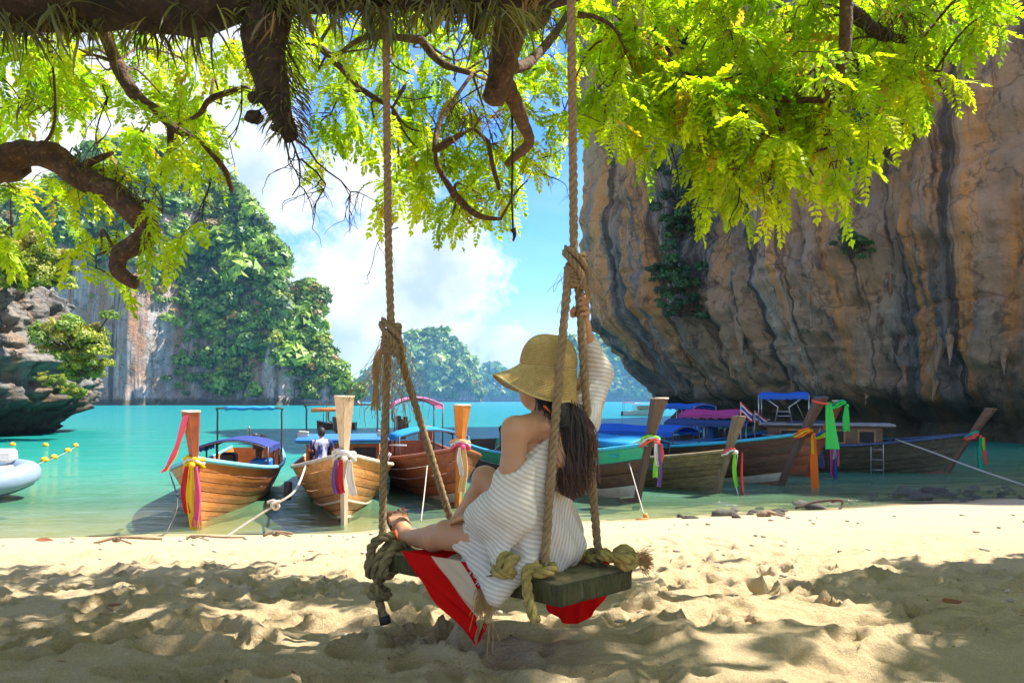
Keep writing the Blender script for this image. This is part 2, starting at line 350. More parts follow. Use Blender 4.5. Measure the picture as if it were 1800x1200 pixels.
def build_sea():
    m, N, K = nmat('sea_water')
    out = N.new('ShaderNodeOutputMaterial'); tc = N.new('ShaderNodeTexCoord')
    at = N.new('ShaderNodeAttribute'); at.attribute_name = 'depth'
    nz = N.new('ShaderNodeTexNoise'); nz.inputs['Scale'].default_value = .05; nz.inputs['Detail'].default_value = 4; K.new(tc.outputs['Object'], nz.inputs['Vector'])
    ma = N.new('ShaderNodeMath'); ma.operation = 'MULTIPLY_ADD'; ma.inputs[1].default_value = .16; K.new(nz.outputs[0], ma.inputs[0]); K.new(at.outputs['Fac'], ma.inputs[2])
    cr = N.new('ShaderNodeValToRGB'); e = cr.color_ramp.elements
    e[0].position = .08; e[0].color = (.30, .46, .22, 1); e[1].position = 1; e[1].color = (.035, .23, .30, 1)
    for pos, c in [(.22, (.12, .36, .20)), (.42, (.015, .26, .195)), (.68, (.010, .20, .215))]:
        q = e.new(pos); q.color = (*c, 1)
    K.new(ma.outputs[0], cr.inputs[0])
    dif = N.new('ShaderNodeBsdfDiffuse'); K.new(cr.outputs[0], dif.inputs[0])
    tr = N.new('ShaderNodeBsdfTransparent'); tr.inputs[0].default_value = (.80, .95, .82, 1)
    op = N.new('ShaderNodeMapRange'); op.inputs[1].default_value = 0.0; op.inputs[2].default_value = .30; op.inputs[3].default_value = .10; op.inputs[4].default_value = 1; K.new(at.outputs['Fac'], op.inputs[0])
    body = N.new('ShaderNodeMixShader'); K.new(op.outputs[0], body.inputs[0]); K.new(tr.outputs[0], body.inputs[1]); K.new(dif.outputs[0], body.inputs[2])
    gl = N.new('ShaderNodeBsdfGlossy'); gl.inputs['Roughness'].default_value = .07
    # ripples
    mp = N.new('ShaderNodeMapping'); mp.inputs['Scale'].default_value = (.8, 2.2, 1); K.new(tc.outputs['Object'], mp.inputs[0])
    r1 = N.new('ShaderNodeTexNoise'); r1.inputs['Scale'].default_value = 1.5; r1.inputs['Detail'].default_value = 6; r1.inputs['Roughness'].default_value = .55; r1.inputs['Distortion'].default_value = .6; K.new(mp.outputs[0], r1.inputs['Vector'])
    r2 = N.new('ShaderNodeTexNoise'); r2.inputs['Scale'].default_value = .22; r2.inputs['Detail'].default_value = 5; K.new(mp.outputs[0], r2.inputs['Vector'])
    b1 = N.new('ShaderNodeBump'); b1.inputs['Strength'].default_value = .7; b1.inputs['Distance'].default_value = .2; K.new(r1.outputs[0], b1.inputs['Height'])
    b2 = N.new('ShaderNodeBump'); b2.inputs['Strength'].default_value = .6; b2.inputs['Distance'].default_value = .9; K.new(r2.outputs[0], b2.inputs['Height']); K.new(b1.outputs[0], b2.inputs['Normal'])
    K.new(b2.outputs[0], gl.inputs['Normal']); K.new(b2.outputs[0], dif.inputs['Normal'])
    fr = N.new('ShaderNodeFresnel'); fr.inputs[0].default_value = 1.33; K.new(b2.outputs[0], fr.inputs['Normal'])
    fm = N.new('ShaderNodeMapRange'); fm.inputs[2].default_value = 1.0; fm.inputs[4].default_value = .36; K.new(fr.outputs[0], fm.inputs[0])
    mx = N.new('ShaderNodeMixShader'); K.new(fm.outputs[0], mx.inputs[0]); K.new(body.outputs[0], mx.inputs[1]); K.new(gl.outputs[0], mx.inputs[2]); K.new(mx.outputs[0], out.inputs[0])
    xs = np.concatenate([-np.geomspace(60, 7000, 30)[::-1], np.linspace(-58, 58, 120), np.geomspace(60, 7000, 30)])
    ys = np.concatenate([np.linspace(10, 60, 110), np.geomspace(60.5, 7500, 50)])
    X, Y = np.meshgrid(xs, ys, indexing='ij')
    dist = np.clip(Y-shore_y(X), 0, None)
    dep = np.interp(dist, [0, 1, 4, 9, 16, 30, 90, 400, 3000], [0, .03, .13, .25, .36, .46, .6, .75, 1.0])
    dep = dep+.06*np.clip(X/40, -1, 1)*(dist > 20)
    Z = WZ+.012*fbm(xyz(X*.5, Y*1.1), 3, 2)*np.clip(dist/3, 0, 1)
    tag(mesh_np('sea_water', xyz(X, Y, Z).reshape(-1, 3), grid_faces(len(xs), len(ys))[:, ::-1], m, attrs={'depth': dep.ravel()}), 'calm turquoise bay water, clear green over the shallows', kind='structure')
build_sea()

# ============================================================ rock materials
def rockmat(name, tones, tide=3.0, tide_shade_col=(.035, .035, .022), tide_shade_col2=(.12, .115, .06), sx=.55, sz=.07, bump=.8, warm=None, bend=0.0):
    """limestone: streaks that run down the face; coordinates in metres from attribute 'uvm' (u along, v up)"""
    m, N, K = nmat(name)
    out = N.new('ShaderNodeOutputMaterial'); b = N.new('ShaderNodeBsdfPrincipled'); K.new(b.outputs[0], out.inputs[0]); b.inputs['Roughness'].default_value = .85; b.inputs['Specular IOR Level'].default_value = .2
    at = N.new('ShaderNodeAttribute'); at.attribute_name = 'uvm'
    def tex(scale, st, d=6, rg=.6, dist=0.0, off=(0, 0, 0)):
        mp = N.new('ShaderNodeMapping'); mp.inputs['Scale'].default_value = st; mp.inputs['Location'].default_value = off; K.new(at.outputs['Vector'], mp.inputs[0])
        n = N.new('ShaderNodeTexNoise'); n.inputs['Scale'].default_value = scale; n.inputs['Detail'].default_value = d; n.inputs['Roughness'].default_value = rg; n.inputs['Distortion'].default_value = dist; K.new(mp.outputs[0], n.inputs['Vector']); return n.outputs[0]
    s1 = tex(1, (sx, sz, sz), 8, .64, .15)
    cr = N.new('ShaderNodeValToRGB'); el = cr.color_ramp.elements; el[0].position = tones[0][0]; el[0].color = (*tones[0][1], 1); el[1].position = tones[-1][0]; el[1].color = (*tones[-1][1], 1)
    for p_, c_ in tones[1:-1]: q = el.new(p_); q.color = (*c_, 1)
    K.new(s1, cr.inputs[0]); cur = cr.outputs[0]
    def over(fac, lo, hi, col, amt=.9):
        nonlocal cur
        mr = N.new('ShaderNodeMapRange'); mr.inputs[1].default_value = lo; mr.inputs[2].default_value = hi; mr.inputs[4].default_value = amt; K.new(fac, mr.inputs[0])
        mx = N.new('ShaderNodeMixRGB'); mx.inputs[2].default_value = (*col, 1); K.new(mr.outputs[0], mx.inputs[0]); K.new(cur, mx.inputs[1]); cur = mx.outputs[0]
    if warm:
        over(tex(1, (.10, .05, .05), 4, .55, 0, (7, 3, 0)), .44, .56, warm[0], .8); over(tex(1, (sx*1.4, sz*.8, sz), 6, .62, .1, (3, 9, 0)), .53, .61, warm[1], .85)
    over(tex(1, (sx*1.9, sz*.7, sz), 7, .66, .08, (13, 1, 0)), .545, .61, (.045, .044, .044), .8)
    over(tex(1, (sx*2.8, sz*1.1, sz), 7, .66, .08, (23, 5, 0)), .60, .66, (.56, .54, .50), .8)
    over(tex(1, (.35, .22, .22), 7, .7, 0, (5, 41, 0)), .56, .70, (.09, .09, .085), .55)
    over(tex(1, (sx*3.4, sz*12, 1), 8, .75, 0, (2, 71, 0)), .55, .66, (.045, .043, .042), .75); over(tex(1, (sx*6, sz*26, 1), 7, .75, 0, (31, 11, 0)), .57, .68, (.50, .42, .33), .55); over(tex(1, (sx*.8, sz*3.2, 1), 7, .7, 0, (51, 3, 0)), .58, .66, (.035, .036, .042), .7)
    vo = N.new('ShaderNodeTexVoronoi'); vo.feature = 'DISTANCE_TO_EDGE'; vo.inputs['Scale'].default_value = 1; vm = N.new('ShaderNodeMapping'); vm.inputs['Scale'].default_value = (sx*1.1, sz*4.5, 1); wv = N.new('ShaderNodeTexNoise'); wv.inputs['Scale'].default_value = sx*2.5; wv.inputs['Detail'].default_value = 6; K.new(at.outputs['Vector'], wv.inputs['Vector'])
    wm_ = N.new('ShaderNodeVectorMath'); wm_.operation = 'MULTIPLY_ADD'; wm_.inputs[1].default_value = (2.2/sx*.42, 4.0/sx*.42, 0); K.new(wv.outputs['Color'], wm_.inputs[0]); K.new(at.outputs['Vector'], wm_.inputs[2]); K.new(wm_.outputs[0], vm.inputs[0]); K.new(vm.outputs[0], vo.inputs['Vector'])
    over(vo.outputs['Distance'], .03, .0, (.05, .046, .042), .5)
    # tide band: mottled weedy stain, with the dark of an undercut foot painted in
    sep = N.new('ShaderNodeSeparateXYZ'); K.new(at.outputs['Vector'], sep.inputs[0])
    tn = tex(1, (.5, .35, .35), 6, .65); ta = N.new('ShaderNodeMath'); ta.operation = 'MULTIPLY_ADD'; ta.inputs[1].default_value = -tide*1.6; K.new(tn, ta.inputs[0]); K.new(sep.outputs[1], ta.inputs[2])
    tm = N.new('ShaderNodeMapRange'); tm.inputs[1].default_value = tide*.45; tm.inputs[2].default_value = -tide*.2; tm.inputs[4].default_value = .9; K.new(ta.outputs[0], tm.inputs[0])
    tc2 = N.new('ShaderNodeMixRGB'); tc2.inputs[1].default_value = (*tide_shade_col, 1); tc2.inputs[2].default_value = (*tide_shade_col2, 1); K.new(tex(2.2, (1, .6, .6), 8, .75), tc2.inputs[0])
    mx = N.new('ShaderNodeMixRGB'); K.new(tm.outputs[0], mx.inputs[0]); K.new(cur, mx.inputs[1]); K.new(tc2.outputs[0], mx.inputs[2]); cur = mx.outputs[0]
    K.new(cur, b.inputs['Base Color'])
    bp = N.new('ShaderNodeBump'); bp.inputs['Strength'].default_value = 1.0; bp.inputs['Distance'].default_value = bump*.75*(.62/sx); K.new(tex(1, (sx*3.2, sz*15, .8), 10, .72), bp.inputs['Height'])
    K.new(bp.outputs[0], b.inputs['Normal'])
    return m

def crown_mesh(r, n, size, seed):
    """leaf-clump quads over a lumpy ball (unit-ish crown), returns verts (n,4,3)"""
    g = np.random.default_rng(seed)
    d = g.normal(size=(n, 3)); d /= np.linalg.norm(d, axis=1)[:, None]; d[:, 2] = np.where(d[:, 2] < -.35, -d[:, 2], d[:, 2])
    rad = r*(.72+.42*fbm(d*1.6+seed, 3, seed))[:, None]*g.uniform(.72, 1.05, (n, 1)); c = d*rad*np.array([1, 1, .85])
    nn = d+g.normal(size=(n, 3))*.45; nn /= np.linalg.norm(nn, axis=1)[:, None]
    t = np.cross(nn, g.normal(size=(n, 3))); t /= np.linalg.norm(t, axis=1)[:, None]; b = np.cross(nn, t)
    s = (size*g.uniform(.6, 1.25, (n, 1)))
    return np.stack([c-t*s-b*s*.55, c+t*s*.9-b*s*.6, c+t*s*.1+b*s*1.1], 1)
def scatter_crowns(pts, rad, cols, variants, jitter=.10, seed=1):
    """joins many crowns into one vertex/face/colour set"""
    g = np.random.default_rng(seed); V = []; Cc = []
    a = g.uniform(0, 6.28, len(pts)); k = g.integers(0, len(variants), len(pts)); sz = g.uniform(.75, 1.15, len(pts))
    for vi, T in enumerate(variants):
        I = np.nonzero(k == vi)[0]
        if not len(I): continue
        ca, sa = np.cos(a[I]), np.sin(a[I]); t = T.reshape(-1, 3)
        x = t[None, :, 0]*ca[:, None]-t[None, :, 1]*sa[:, None]; y = t[None, :, 0]*sa[:, None]+t[None, :, 1]*ca[:, None]; z = t[None, :, 2]*sz[I][:, None]
        q = np.stack([x, y, np.broadcast_to(z, x.shape)], -1)*rad[I][:, None, None]+pts[I][:, None, :]
        V.append(q.reshape(-1, 3)); nq = len(T)
        cc = np.repeat(cols[I], nq, 0)*g.uniform(1-jitter*2, 1+jitter*2, (len(I)*nq, 1)); Cc.append(np.repeat(cc, 3, 0))
    V = np.concatenate(V); Cc = np.concatenate(Cc); return V, np.arange(len(V)).reshape(-1, 3), Cc
GREENS = np.array([(.095, .22, .030), (.14, .28, .030), (.20, .34, .034), (.065, .17, .038), (.30, .38, .042), (.10, .24, .05), (.045, .13, .034)])
FOREST = leafmat('forest_leaf', .28, (1.3, 1.3, .6))
CROWNS = [crown_mesh(1, 108, .20, s) for s in range(5)]; FARCROWNS = [crown_mesh(1, 45, .32, s+9) for s in range(4)]
BIGCROWNS = [crown_mesh(1, 420, .105, s+20) for s in range(4)]

def island(name, label, outline, Yr, base_y, cliff, depthk, tones, step, forest_label, tree_r, ntree, seed, noise_amp=.05, gold=.03, warm=None, shade=1.0):
    """limestone island: silhouette outline in photo pixels at ridge distance Yr, steep shore at base_y"""
    ox = [PX(a, Yr) for a, b in outline]; oz = [PZ(b, Yr) for a, b in outline]
    xs = np.arange(min(ox)-step*2, max(ox)+step*2, step); H = np.interp(xs, ox, oz, left=WZ-2, right=WZ-2)-WZ; H = np.maximum(H, 0)
    Hm = H.max(); ys = np.arange(base_y-Hm*.08, Yr+Hm*1.1, step)
    X, Y = np.meshgrid(xs, ys, indexing='ij'); p = xyz(X, Y)
    pxs = 900+xs/base_y*F; cf = np.interp(pxs, [c[0] for c in cliff], [c[1] for c in cliff])[:, None]+.10*fbm(p/(Hm*.11), 3, seed)
    cf = np.clip(cf, .02, .8)
    Hn = H[:, None]*(1+noise_amp*fbm(p/(Hm*.16), 4, seed+3))
    y0 = base_y+Hm*.10*fbm(xyz(X/(Hm*.28), 0*Y), 3, seed+5)+Hm*.03*fbm(xyz(X/(Hm*.05), 0*Y), 3, seed+6)
    Wd = np.maximum((Yr-base_y)*np.clip(H[:, None]/Hm, .15, 1), step*3); t = (Y-y0)/Wd
    front = np.where(t < 0, -.02, np.where(t < .09, cf*np.clip(t/.09, 0, 1)**.7, cf+(1-cf)*np.clip((t-.09)/.91, 0, 1)**.8))
    back = np.clip(1-((t-1)/1.6), 0, 1)**.7; f = np.where(t <= 1, front, np.minimum(front, back))
    Z = WZ+Hn*f+Hm*.012*fbm(p/(Hm*.04), 3, seed+8)*(f > .02); Z = np.where(f <= 0, WZ-1.5, Z)
    Yd = Y+np.where((t > -.05) & (t < .35), Hm*.018*ridged(xyz(X/(Hm*.035), Z/(Hm*.25)), 3, seed+9), 0)
    uv = np.stack([X.ravel(), (Z-WZ).ravel(), 0*X.ravel()], 1)
    rock = mesh_np(name, xyz(X, Yd, Z).reshape(-1, 3), grid_faces(len(xs), len(ys))[:, ::-1], rockmat(name+'_rock', tones, tide=Hm*.025, sx=18/Hm, sz=2.5/Hm, bump=.6, warm=warm), attrs={'uvm': uv})  # dark foot band: tidal stain plus the shade of an unbuilt notch, as colour
    tag(rock, label, kind='structure')
    # forest on everything but the bare faces
    g = np.random.default_rng(seed); i = g.integers(1, len(xs)-1, ntree*8); j = g.integers(1, len(ys)-1, ntree*8)
    bare = (t[i, j] < .11) & ((Z[i, j]-WZ) > Hm*.03) & (fbm(xyz(X[i, j]/(Hm*.05), Z[i, j]/(Hm*.12)), 3, seed+12) > -.42) & (cf[i, j] > .10)
    bare |= (cf[i, j] > .10) & (t[i, j] < .11)& ((Z[i, j]-WZ) < Hm*.03)
    bare |= (fbm(xyz(X[i, j]/(Hm*.06), Z[i, j]/(Hm*.20)), 3, seed+14) > .50) & (t[i, j] > .2)
    ok = (f[i, j] > .03) & (~bare) & (t[i, j] < 1.25); i, j = i[ok][:ntree], j[ok][:ntree]
    pos = np.stack([X[i, j]+g.uniform(-.5, .5, len(i))*step, Yd[i, j]+g.uniform(-.5, .5, len(i))*step, Z[i, j]], 1)
    rad = tree_r*.9*g.lognormal(0, .45, len(i)); pos[:, 2] += rad*.35; pos[:, 1] -= rad*.3
    pos[:, 2] = np.maximum(pos[:, 2], WZ+rad*.9+Hm*.02)
    w = np.clip((fbm(pos/(Hm*.10), 3, seed+20)+g.normal(0, .22, len(i)))*2.6+2.2, 0, len(GREENS)-1.01); k = w.astype(int); fr = (w-k)[:, None]
    cols = GREENS[k]*(1-fr)+GREENS[k+1]*fr; cols *= g.uniform(.6, 1.45, (len(i), 1))*shade*np.array([1.2, 1.05, .85])
    gd = g.random(len(i)) < gold; cols[gd] = np.array([.30, .20, .035])*g.uniform(.7, 1.2, (gd.sum(), 1))
    V, Fc, Cc = scatter_crowns(pos, rad, cols, CROWNS if Yr < 900 else FARCROWNS, seed=seed)
    fo = mesh_np(forest_label[0], V, Fc, FOREST, smooth=False, attrs={'col': Cc}); tag(fo, forest_label[1], 'forest', kind='stuff')
    return X, Yd, Z
GREY = [(.30, (.10, .10, .10)), (.45, (.22, .205, .19)), (.58, (.36, .34, .31)), (.72, (.48, .45, .40))]
PINK = [(.28, (.12, .12, .13)), (.42, (.36, .32, .30)), (.55, (.58, .50, .44)), (.70, (.70, .63, .56))]
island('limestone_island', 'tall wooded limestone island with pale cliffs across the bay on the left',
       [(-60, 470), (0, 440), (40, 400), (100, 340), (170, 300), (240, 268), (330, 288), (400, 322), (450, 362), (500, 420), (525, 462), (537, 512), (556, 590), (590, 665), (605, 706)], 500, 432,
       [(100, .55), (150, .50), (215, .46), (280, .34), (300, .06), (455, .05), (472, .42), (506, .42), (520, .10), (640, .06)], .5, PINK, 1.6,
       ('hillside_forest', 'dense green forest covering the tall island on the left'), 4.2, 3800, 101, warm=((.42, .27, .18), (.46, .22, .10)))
island('limestone_island_spur', 'lower wooded spur with a pale cliff at the right end of the tall island',
       [(505, 560), (528, 520), (545, 502), (562, 512), (572, 545), (578, 590), (598, 632), (622, 668), (638, 690), (645, 706)], 470, 436,
       [(500, .10), (560, .10), (575, .55), (590, .12), (645, .08)], .5, PINK, 1.6,
       ('spur_forest', 'green trees down to the water on the right end of the tall island'), 3.4, 900, 131, gold=.08)
island('far_island', 'rounded wooded island with a pale cliff far out in the bay',
       [(636, 700), (652, 668), (676, 652), (700, 622), (722, 600), (748, 589), (772, 590), (795, 606), (815, 634), (836, 652), (845, 676), (848, 704)], 2700, 2520,
       [(640, .05), (800, .06), (825, .40), (850, .55)], .5, PINK, 7.0,
       ('far_forest', 'blue-green forest on the rounded island far out in the bay'), 14, 2200, 151)
island('distant_ridge', 'low blue wooded ridge on the horizon behind the woman',
       [(800, 690), (850, 668), (880, 656), (905, 668), (960, 640), (1000, 612), (1040, 590), (1075, 600), (1110, 640), (1150, 664), (1200, 690), (1220, 704)], 3900, 3700,
       [(800, .08), (1200, .08)], .5, GREY, 11.0,
       ('distant_forest', 'blue forest on the distant ridge behind the woman'), 20, 2200, 171)

# ============================================================ near cliffs
def cliff_wall():
    path = [(62, 150), (36, 112), (22, 84), (16.4, 72.5), (18.0, 64), (20.2, 58), (22.5, 51), (26.0, 45), (29.5, 39.5), (37, 33), (50, 28), (75, 24)]
    pts = resample(spline([(a, b, 0) for a, b in path], 12), .21); n = len(pts); pts = np.array([(q.x, q.y) for q in pts])
    tg = np.gradient(pts, axis=0); tg /= np.linalg.norm(tg, axis=1)[:, None]; nr = np.stack([tg[:, 1], -tg[:, 0]], 1)     # candidate normal
    nr = np.where((nr*(-pts)).sum(1)[:, None] > 0, nr, -nr)
    for _ in range(60): nr = (np.roll(nr, 1, 0)+nr+np.roll(nr, -1, 0))/3
    u = np.arange(n)*.21; vz = np.concatenate([np.linspace(-2.5, 16, 130), np.linspace(16.2, 43.5, 90)])
    U, Vh = np.meshgrid(u, vz, indexing='ij'); p = xyz(U, Vh)
    # undercut at the sea, belly flaring out above, then near vertical with flutes
    notch = 1.6*np.exp(-((Vh-1.0)/1.5)**2)
    tip = np.exp(-(((U-np.interp(14.4, [14.4], [92.0]))/13)**2)); reach = 4.6+2.0*fbm(xyz(U/6, 0), 3, 3)*(1-.7*tip)+3.4*tip; top = 10.5+4.0*fbm(xyz(U/7, 0), 3, 5)
    bell = reach*np.clip(Vh/top, 0, 1)**1.35
    # bend: flutes slant along the belly
    sl = U+2.2*np.clip(1-Vh/top, 0, 1)**1.3*np.sign(.4)
    fl = 1.5*ridged(xyz(sl/3.4, Vh/26), 3, 11)+.75*ridged(xyz(sl/1.2, Vh/10), 3, 15)+.9*fbm(xyz(sl/6, Vh/8), 4, 19)
    rough = .55*fbm(xyz(U/.9, Vh/1.5), 4, 25)+.26*fbm(p/.42, 4, 29)-.5*np.clip(ridged(xyz(U/7, Vh/1.7), 3, 103)-.84, 0, 1)*6-.9*np.clip(ridged(xyz(U/4.5, Vh/5.5), 3, 93)-.86, 0, 1)*6-.7*np.clip(ridged(xyz(U/2.2, Vh/14), 2, 97)-.88, 0, 1)*6
    drip = .9*np.clip(ridged(xyz(U/1.6, 0), 2, 40)-.55, 0, 1)*np.exp(-((Vh-2.6)/1.2)**2)*2
    cave = -4.5*np.clip(fbm(xyz(U/2.6, Vh/3.8), 4, 51)-.16, 0, 1)*np.exp(-((Vh-6)/6.5)**2)
    lean = .05*np.clip(Vh-top, 0, None)+.7*fbm(xyz(U/12, Vh/14), 3, 61)
    off = bell-notch+fl*np.clip(.35+Vh/8, .3, 1)+rough+drip+cave+lean-.05*np.clip(Vh-40, 0, None)**1.7
    XY = pts[:, None, :]+nr[:, None, :]*off[..., None]
    V = np.stack([XY[..., 0], XY[..., 1], WZ+Vh+.25*fbm(p/2.2, 2, 71)], -1)
    sw = sl+.10*fbm(xyz(U/2.5, Vh/4), 3, 81)
    uv = np.stack([sw.ravel(), Vh.ravel(), 0*Vh.ravel()], 1)
    tones = [(.30, (.060, .064, .075)), (.42, (.15, .15, .152)), (.50, (.31, .285, .255)), (.58, (.50, .41, .31)), (.68, (.64, .60, .54))]
    o = mesh_np('sea_cliff', V.reshape(-1, 3), grid_faces(n, len(vz)), rockmat('sea_cliff_rock', tones, tide=3.0, sx=.42, sz=.042, bump=.9, warm=((.62, .39, .225), (.80, .38, .13))), attrs={'uvm': uv})
    tag(o, 'overhanging limestone cliff streaked orange, black and white on the right', kind='structure')
    # stalactites and broken drapery hanging from the belly
    g = np.random.default_rng(8); ms = []
    for k in range(6):
        mb = MB(); L = 1.0; pts = [Vector((.10*math.sin(3*q+k), .10*math.cos(2*q+k), -q)) for q in np.linspace(-.35, L, 9)]; mb.tube(pts, [.30, .34, .33, .30, .25, .19, .13, .07, .02], 9); A = np.array(mb.v); A[:, :2] *= (1+.45*fbm(A*3.1+k*5, 3, k))[:, None]
        ob = mesh_np('stalactite', A, mb.f, o.data.materials[0], attrs={'uvm': np.stack([A[:, 0]*2+k*9, A[:, 2]*3+9, 0*A[:, 0]], 1)}); ms.append(ob.data); bpy.data.objects.remove(ob)
    for k in range(110):
        i = g.integers(60, n-70); j = int(np.searchsorted(vz, g.uniform(2.6, 9.5))); q = V[i, j]-np.append(nr[i], 0)*.15; s_ = g.uniform(.5, 1.5)
        ob = bpy.data.objects.new('stalactite', ms[k % 6]); COL.objects.link(ob); ob.parent = o; ob.location = q; ob.scale = (s_*.8, s_*.8, s_*g.uniform(.9, 2.0)); ob.rotation_euler = (g.normal(0, .06), g.normal(0, .06), g.uniform(0, 6))
    return V
CLV = cliff_wall()

def rock_stack():
    """undercut rock at the left edge of the photograph"""
    cx, cy = -40.0, 52; nt, nv = 260, 130; th = np.linspace(0, 2*np.pi, nt, endpoint=False); v = np.linspace(0, 1, nv)
    T, Vv = np.meshgrid(th, v, indexing='ij'); Hh = 12.2
    prof = np.interp(Vv, [0, .06, .13, .24, .42, .62, .8, .92, .97, 1], [5.6, 5.6, 6.4, 8.2, 8.6, 7.6, 7.4, 6.8, 4.5, 0.1])
    d = np.stack([np.cos(T), np.sin(T), Vv*2.2], -1)
    r = prof*(1+.22*fbm(d*1.6, 4, 5)+.20*ridged(d*3.6, 5, 9)-.13+.10*fbm(d*11, 4, 13)-.10*np.clip(ridged(d*np.array([5, 5, 2.2]), 3, 71)-.8, 0, 1)*5)
    z = WZ-.6+Vv*Hh*(1+.06*fbm(xyz(np.cos(T)*2, np.sin(T)*2), 3, 31))
    z = np.where(Vv > .85, z+.9*fbm(xyz(np.cos(T)*r*.3, np.sin(T)*r*.3), 3, 37), z)
    V = np.stack([cx+r*np.cos(T)*1.02, cy+r*np.sin(T)*1.3, z], -1)
    uv = np.stack([(T*8).ravel(), (z-WZ).ravel(), 0*z.ravel()], 1)
    tones = [(.30, (.055, .055, .055)), (.45, (.20, .195, .19)), (.56, (.38, .365, .34)), (.70, (.56, .53, .49))]
    o = mesh_np('rock_outcrop', V.reshape(-1, 3), grid_faces(nt, nv, True), rockmat('outcrop_rock', tones, tide=2.8, tide_shade_col=(.012, .009, .007), tide_shade_col2=(.06, .045, .032), sx=.8, sz=.28, bump=.9, warm=((.33, .30, .26), (.40, .26, .16))), attrs={'uvm': uv})  # tide-stained foot painted near black to counter light bounced off the water
    tag(o, 'undercut grey limestone outcrop at the left edge of the bay', kind='structure')
rock_stack()

BARK2 = pmat('shrub_bark', (.10, .075, .05), rough=.9, scale=3, bump=.4)
_cv = CLV.reshape(-1, 3); _cpx = 900+_cv[:, 0]/_cv[:, 1]*F; _cpy = 705+(CZ-_cv[:, 2])/_cv[:, 1]*F
def cliff_depth(px, py, default):
    k = (np.abs(_cpx-px) < 9) & (np.abs(_cpy-py) < 9); return float(_cv[k, 1].min()) if k.any() else default
def shrub(px, py, Y, r, label, greens, n=6, seed=0, name='cliff_shrub', group=None, sq=.8):
    if name == 'cliff_shrub': Y = cliff_depth(px, py, Y)-.35*r
    c = P(px, py, Y); g = np.random.default_rng(seed)
    o = thing(name, label, 'shrub', c, 0, group)
    pts = g.normal(size=(n, 3))*np.array([.55, .35, .42*sq])*r; rad = r*g.uniform(.22, .52, n)
    cols = np.array([greens[k] for k in g.integers(0, len(greens), n)])*g.uniform(.8, 1.2, (n, 1))
    V, Fc, Cc = scatter_crowns(pts, rad, cols, BIGCROWNS, .2, seed)
    mesh_np('foliage', V, Fc, FOREST, o, False, {'col': Cc})
    mb = MB()
    for q in pts: mb.tube(spline([(0, .25*r, -.7*r), (q[0]*.4, q[1]*.4, -.3*r+q[2]*.3), tuple(q)], 4), [r*.05*(1-.08*i) for i in range(9)], 5)
    mb.build('stem', BARK2, o, True)
DKG = [(.018, .075, .022), (.03, .11, .03), (.05, .15, .03)]
YLG = [(.26, .34, .022), (.36, .40, .028), (.18, .28, .022), (.42, .37, .035)]
for k, (px, py, Y, r, lab) in enumerate([
    (1192, 482, 64.5, 1.9, 'dark green shrub rooted in the cliff face right of the rope knot'),
    (1200, 535, 64.0, 1.3, 'small drooping shrub just under the dark shrub on the cliff face'),
    (1500, 432, 47.5, .95, 'small round green shrub on the cliff above the flags'),
    (1210, 345, 66.0, 2.0, 'green shrub in a cleft high on the left part of the cliff'),
    (1190, 395, 65.5, 1.2, 'small shrub below the cleft on the left part of the cliff'),
    (1225, 60, 68.0, 4.2, 'big dark bush on the cliff top seen through the leaves'),
    (1540, 230, 45.5, 2.4, 'dark green bush hanging on the cliff behind the right foliage'),
    (1160, 478, 65.5, .9, 'thin sprig beside the dark green shrub on the cliff face')]):
    shrub(px, py, Y, r, lab, DKG, 24, 200+k)
for k, (px, py, Y, r, lab) in enumerate([
    (15, 452, 47, 2.6, 'yellow-green bush on top of the left outcrop at the photo edge'),
    (78, 468, 47, 1.9, 'yellow-green bush on the right shoulder of the left outcrop'),
    (140, 600, 46, 2.0, 'loose yellow-green bush hanging on the right side of the left outcrop'),
    (150, 640, 46, 1.3, 'lowest bright green bush on the right side of the left outcrop'),
    (92, 668, 43.5, .6, 'small tuft of leaves low on the face of the left outcrop'),
    (130, 690, 44.5, .6, 'yellow tuft near the undercut edge of the left outcrop')]):
    shrub(px, py, Y, r, lab, YLG, 38, 300+k, 'outcrop_shrub')
# ============================================================ long-tail boats
WOODS = {
 'orange': pmat('hull_wood_orange', (.60, .22, .05), (.42, .14, .035), .45, 2.2, (.5, 2, 2), .25, 14, rand=.16, wear=(.50, .27, .12)),
 'honey': pmat('hull_wood_honey', (.62, .30, .09), (.46, .20, .06), .55, 2.5, (.5, 3, 3), .3, 16, rand=.30, wear=(.20, .10, .045)),
 'red': pmat('hull_wood_red', (.40, .12, .045), (.26, .08, .03), .5, 2.5, (.5, 3, 3), .25, 14, rand=.15, wear=(.36, .16, .08)),
 'brown': pmat('hull_wood_brown', (.105, .055, .032), (.065, .036, .024), .5, 2.5, (.5, 3, 3), .3, 14, rand=.18, wear=(.15, .085, .05)),
 'grey': pmat('hull_wood_weathered', (.21, .155, .075), (.11, .085, .045), .8, 3.5, (.6, 3, 3), .5, 16, rand=.28, wear=(.06, .05, .03)),
 'olive': pmat('hull_wood_olive', (.115, .095, .055), (.065, .058, .040), .75, 2.6, (.5, 3, 3), .4, 14, rand=.15, wear=(.20, .17, .11)),
}
PALEWOOD = pmat('pale_bare_wood', (.60, .48, .34), (.46, .34, .22), .7, 5, (3, 3, .4), .3, 25)
PROWOR = pmat('varnished_orange_wood', (.62, .22, .035), (.48, .15, .03), .35, 5, (3, 3, .4), .2, 20)
PROWRED = pmat('varnished_red_wood', (.34, .085, .035), (.22, .06, .03), .4, 5, (3, 3, .4), .2, 20)
PROWDK = pmat('dark_prow_wood', (.105, .062, .045), (.07, .045, .035), .5, 5, (3, 3, .4), .3, 20)
PROWGREY = pmat('weathered_prow_wood', (.22, .155, .095), (.13, .095, .06), .8, 5, (3, 3, .4), .4, 20)
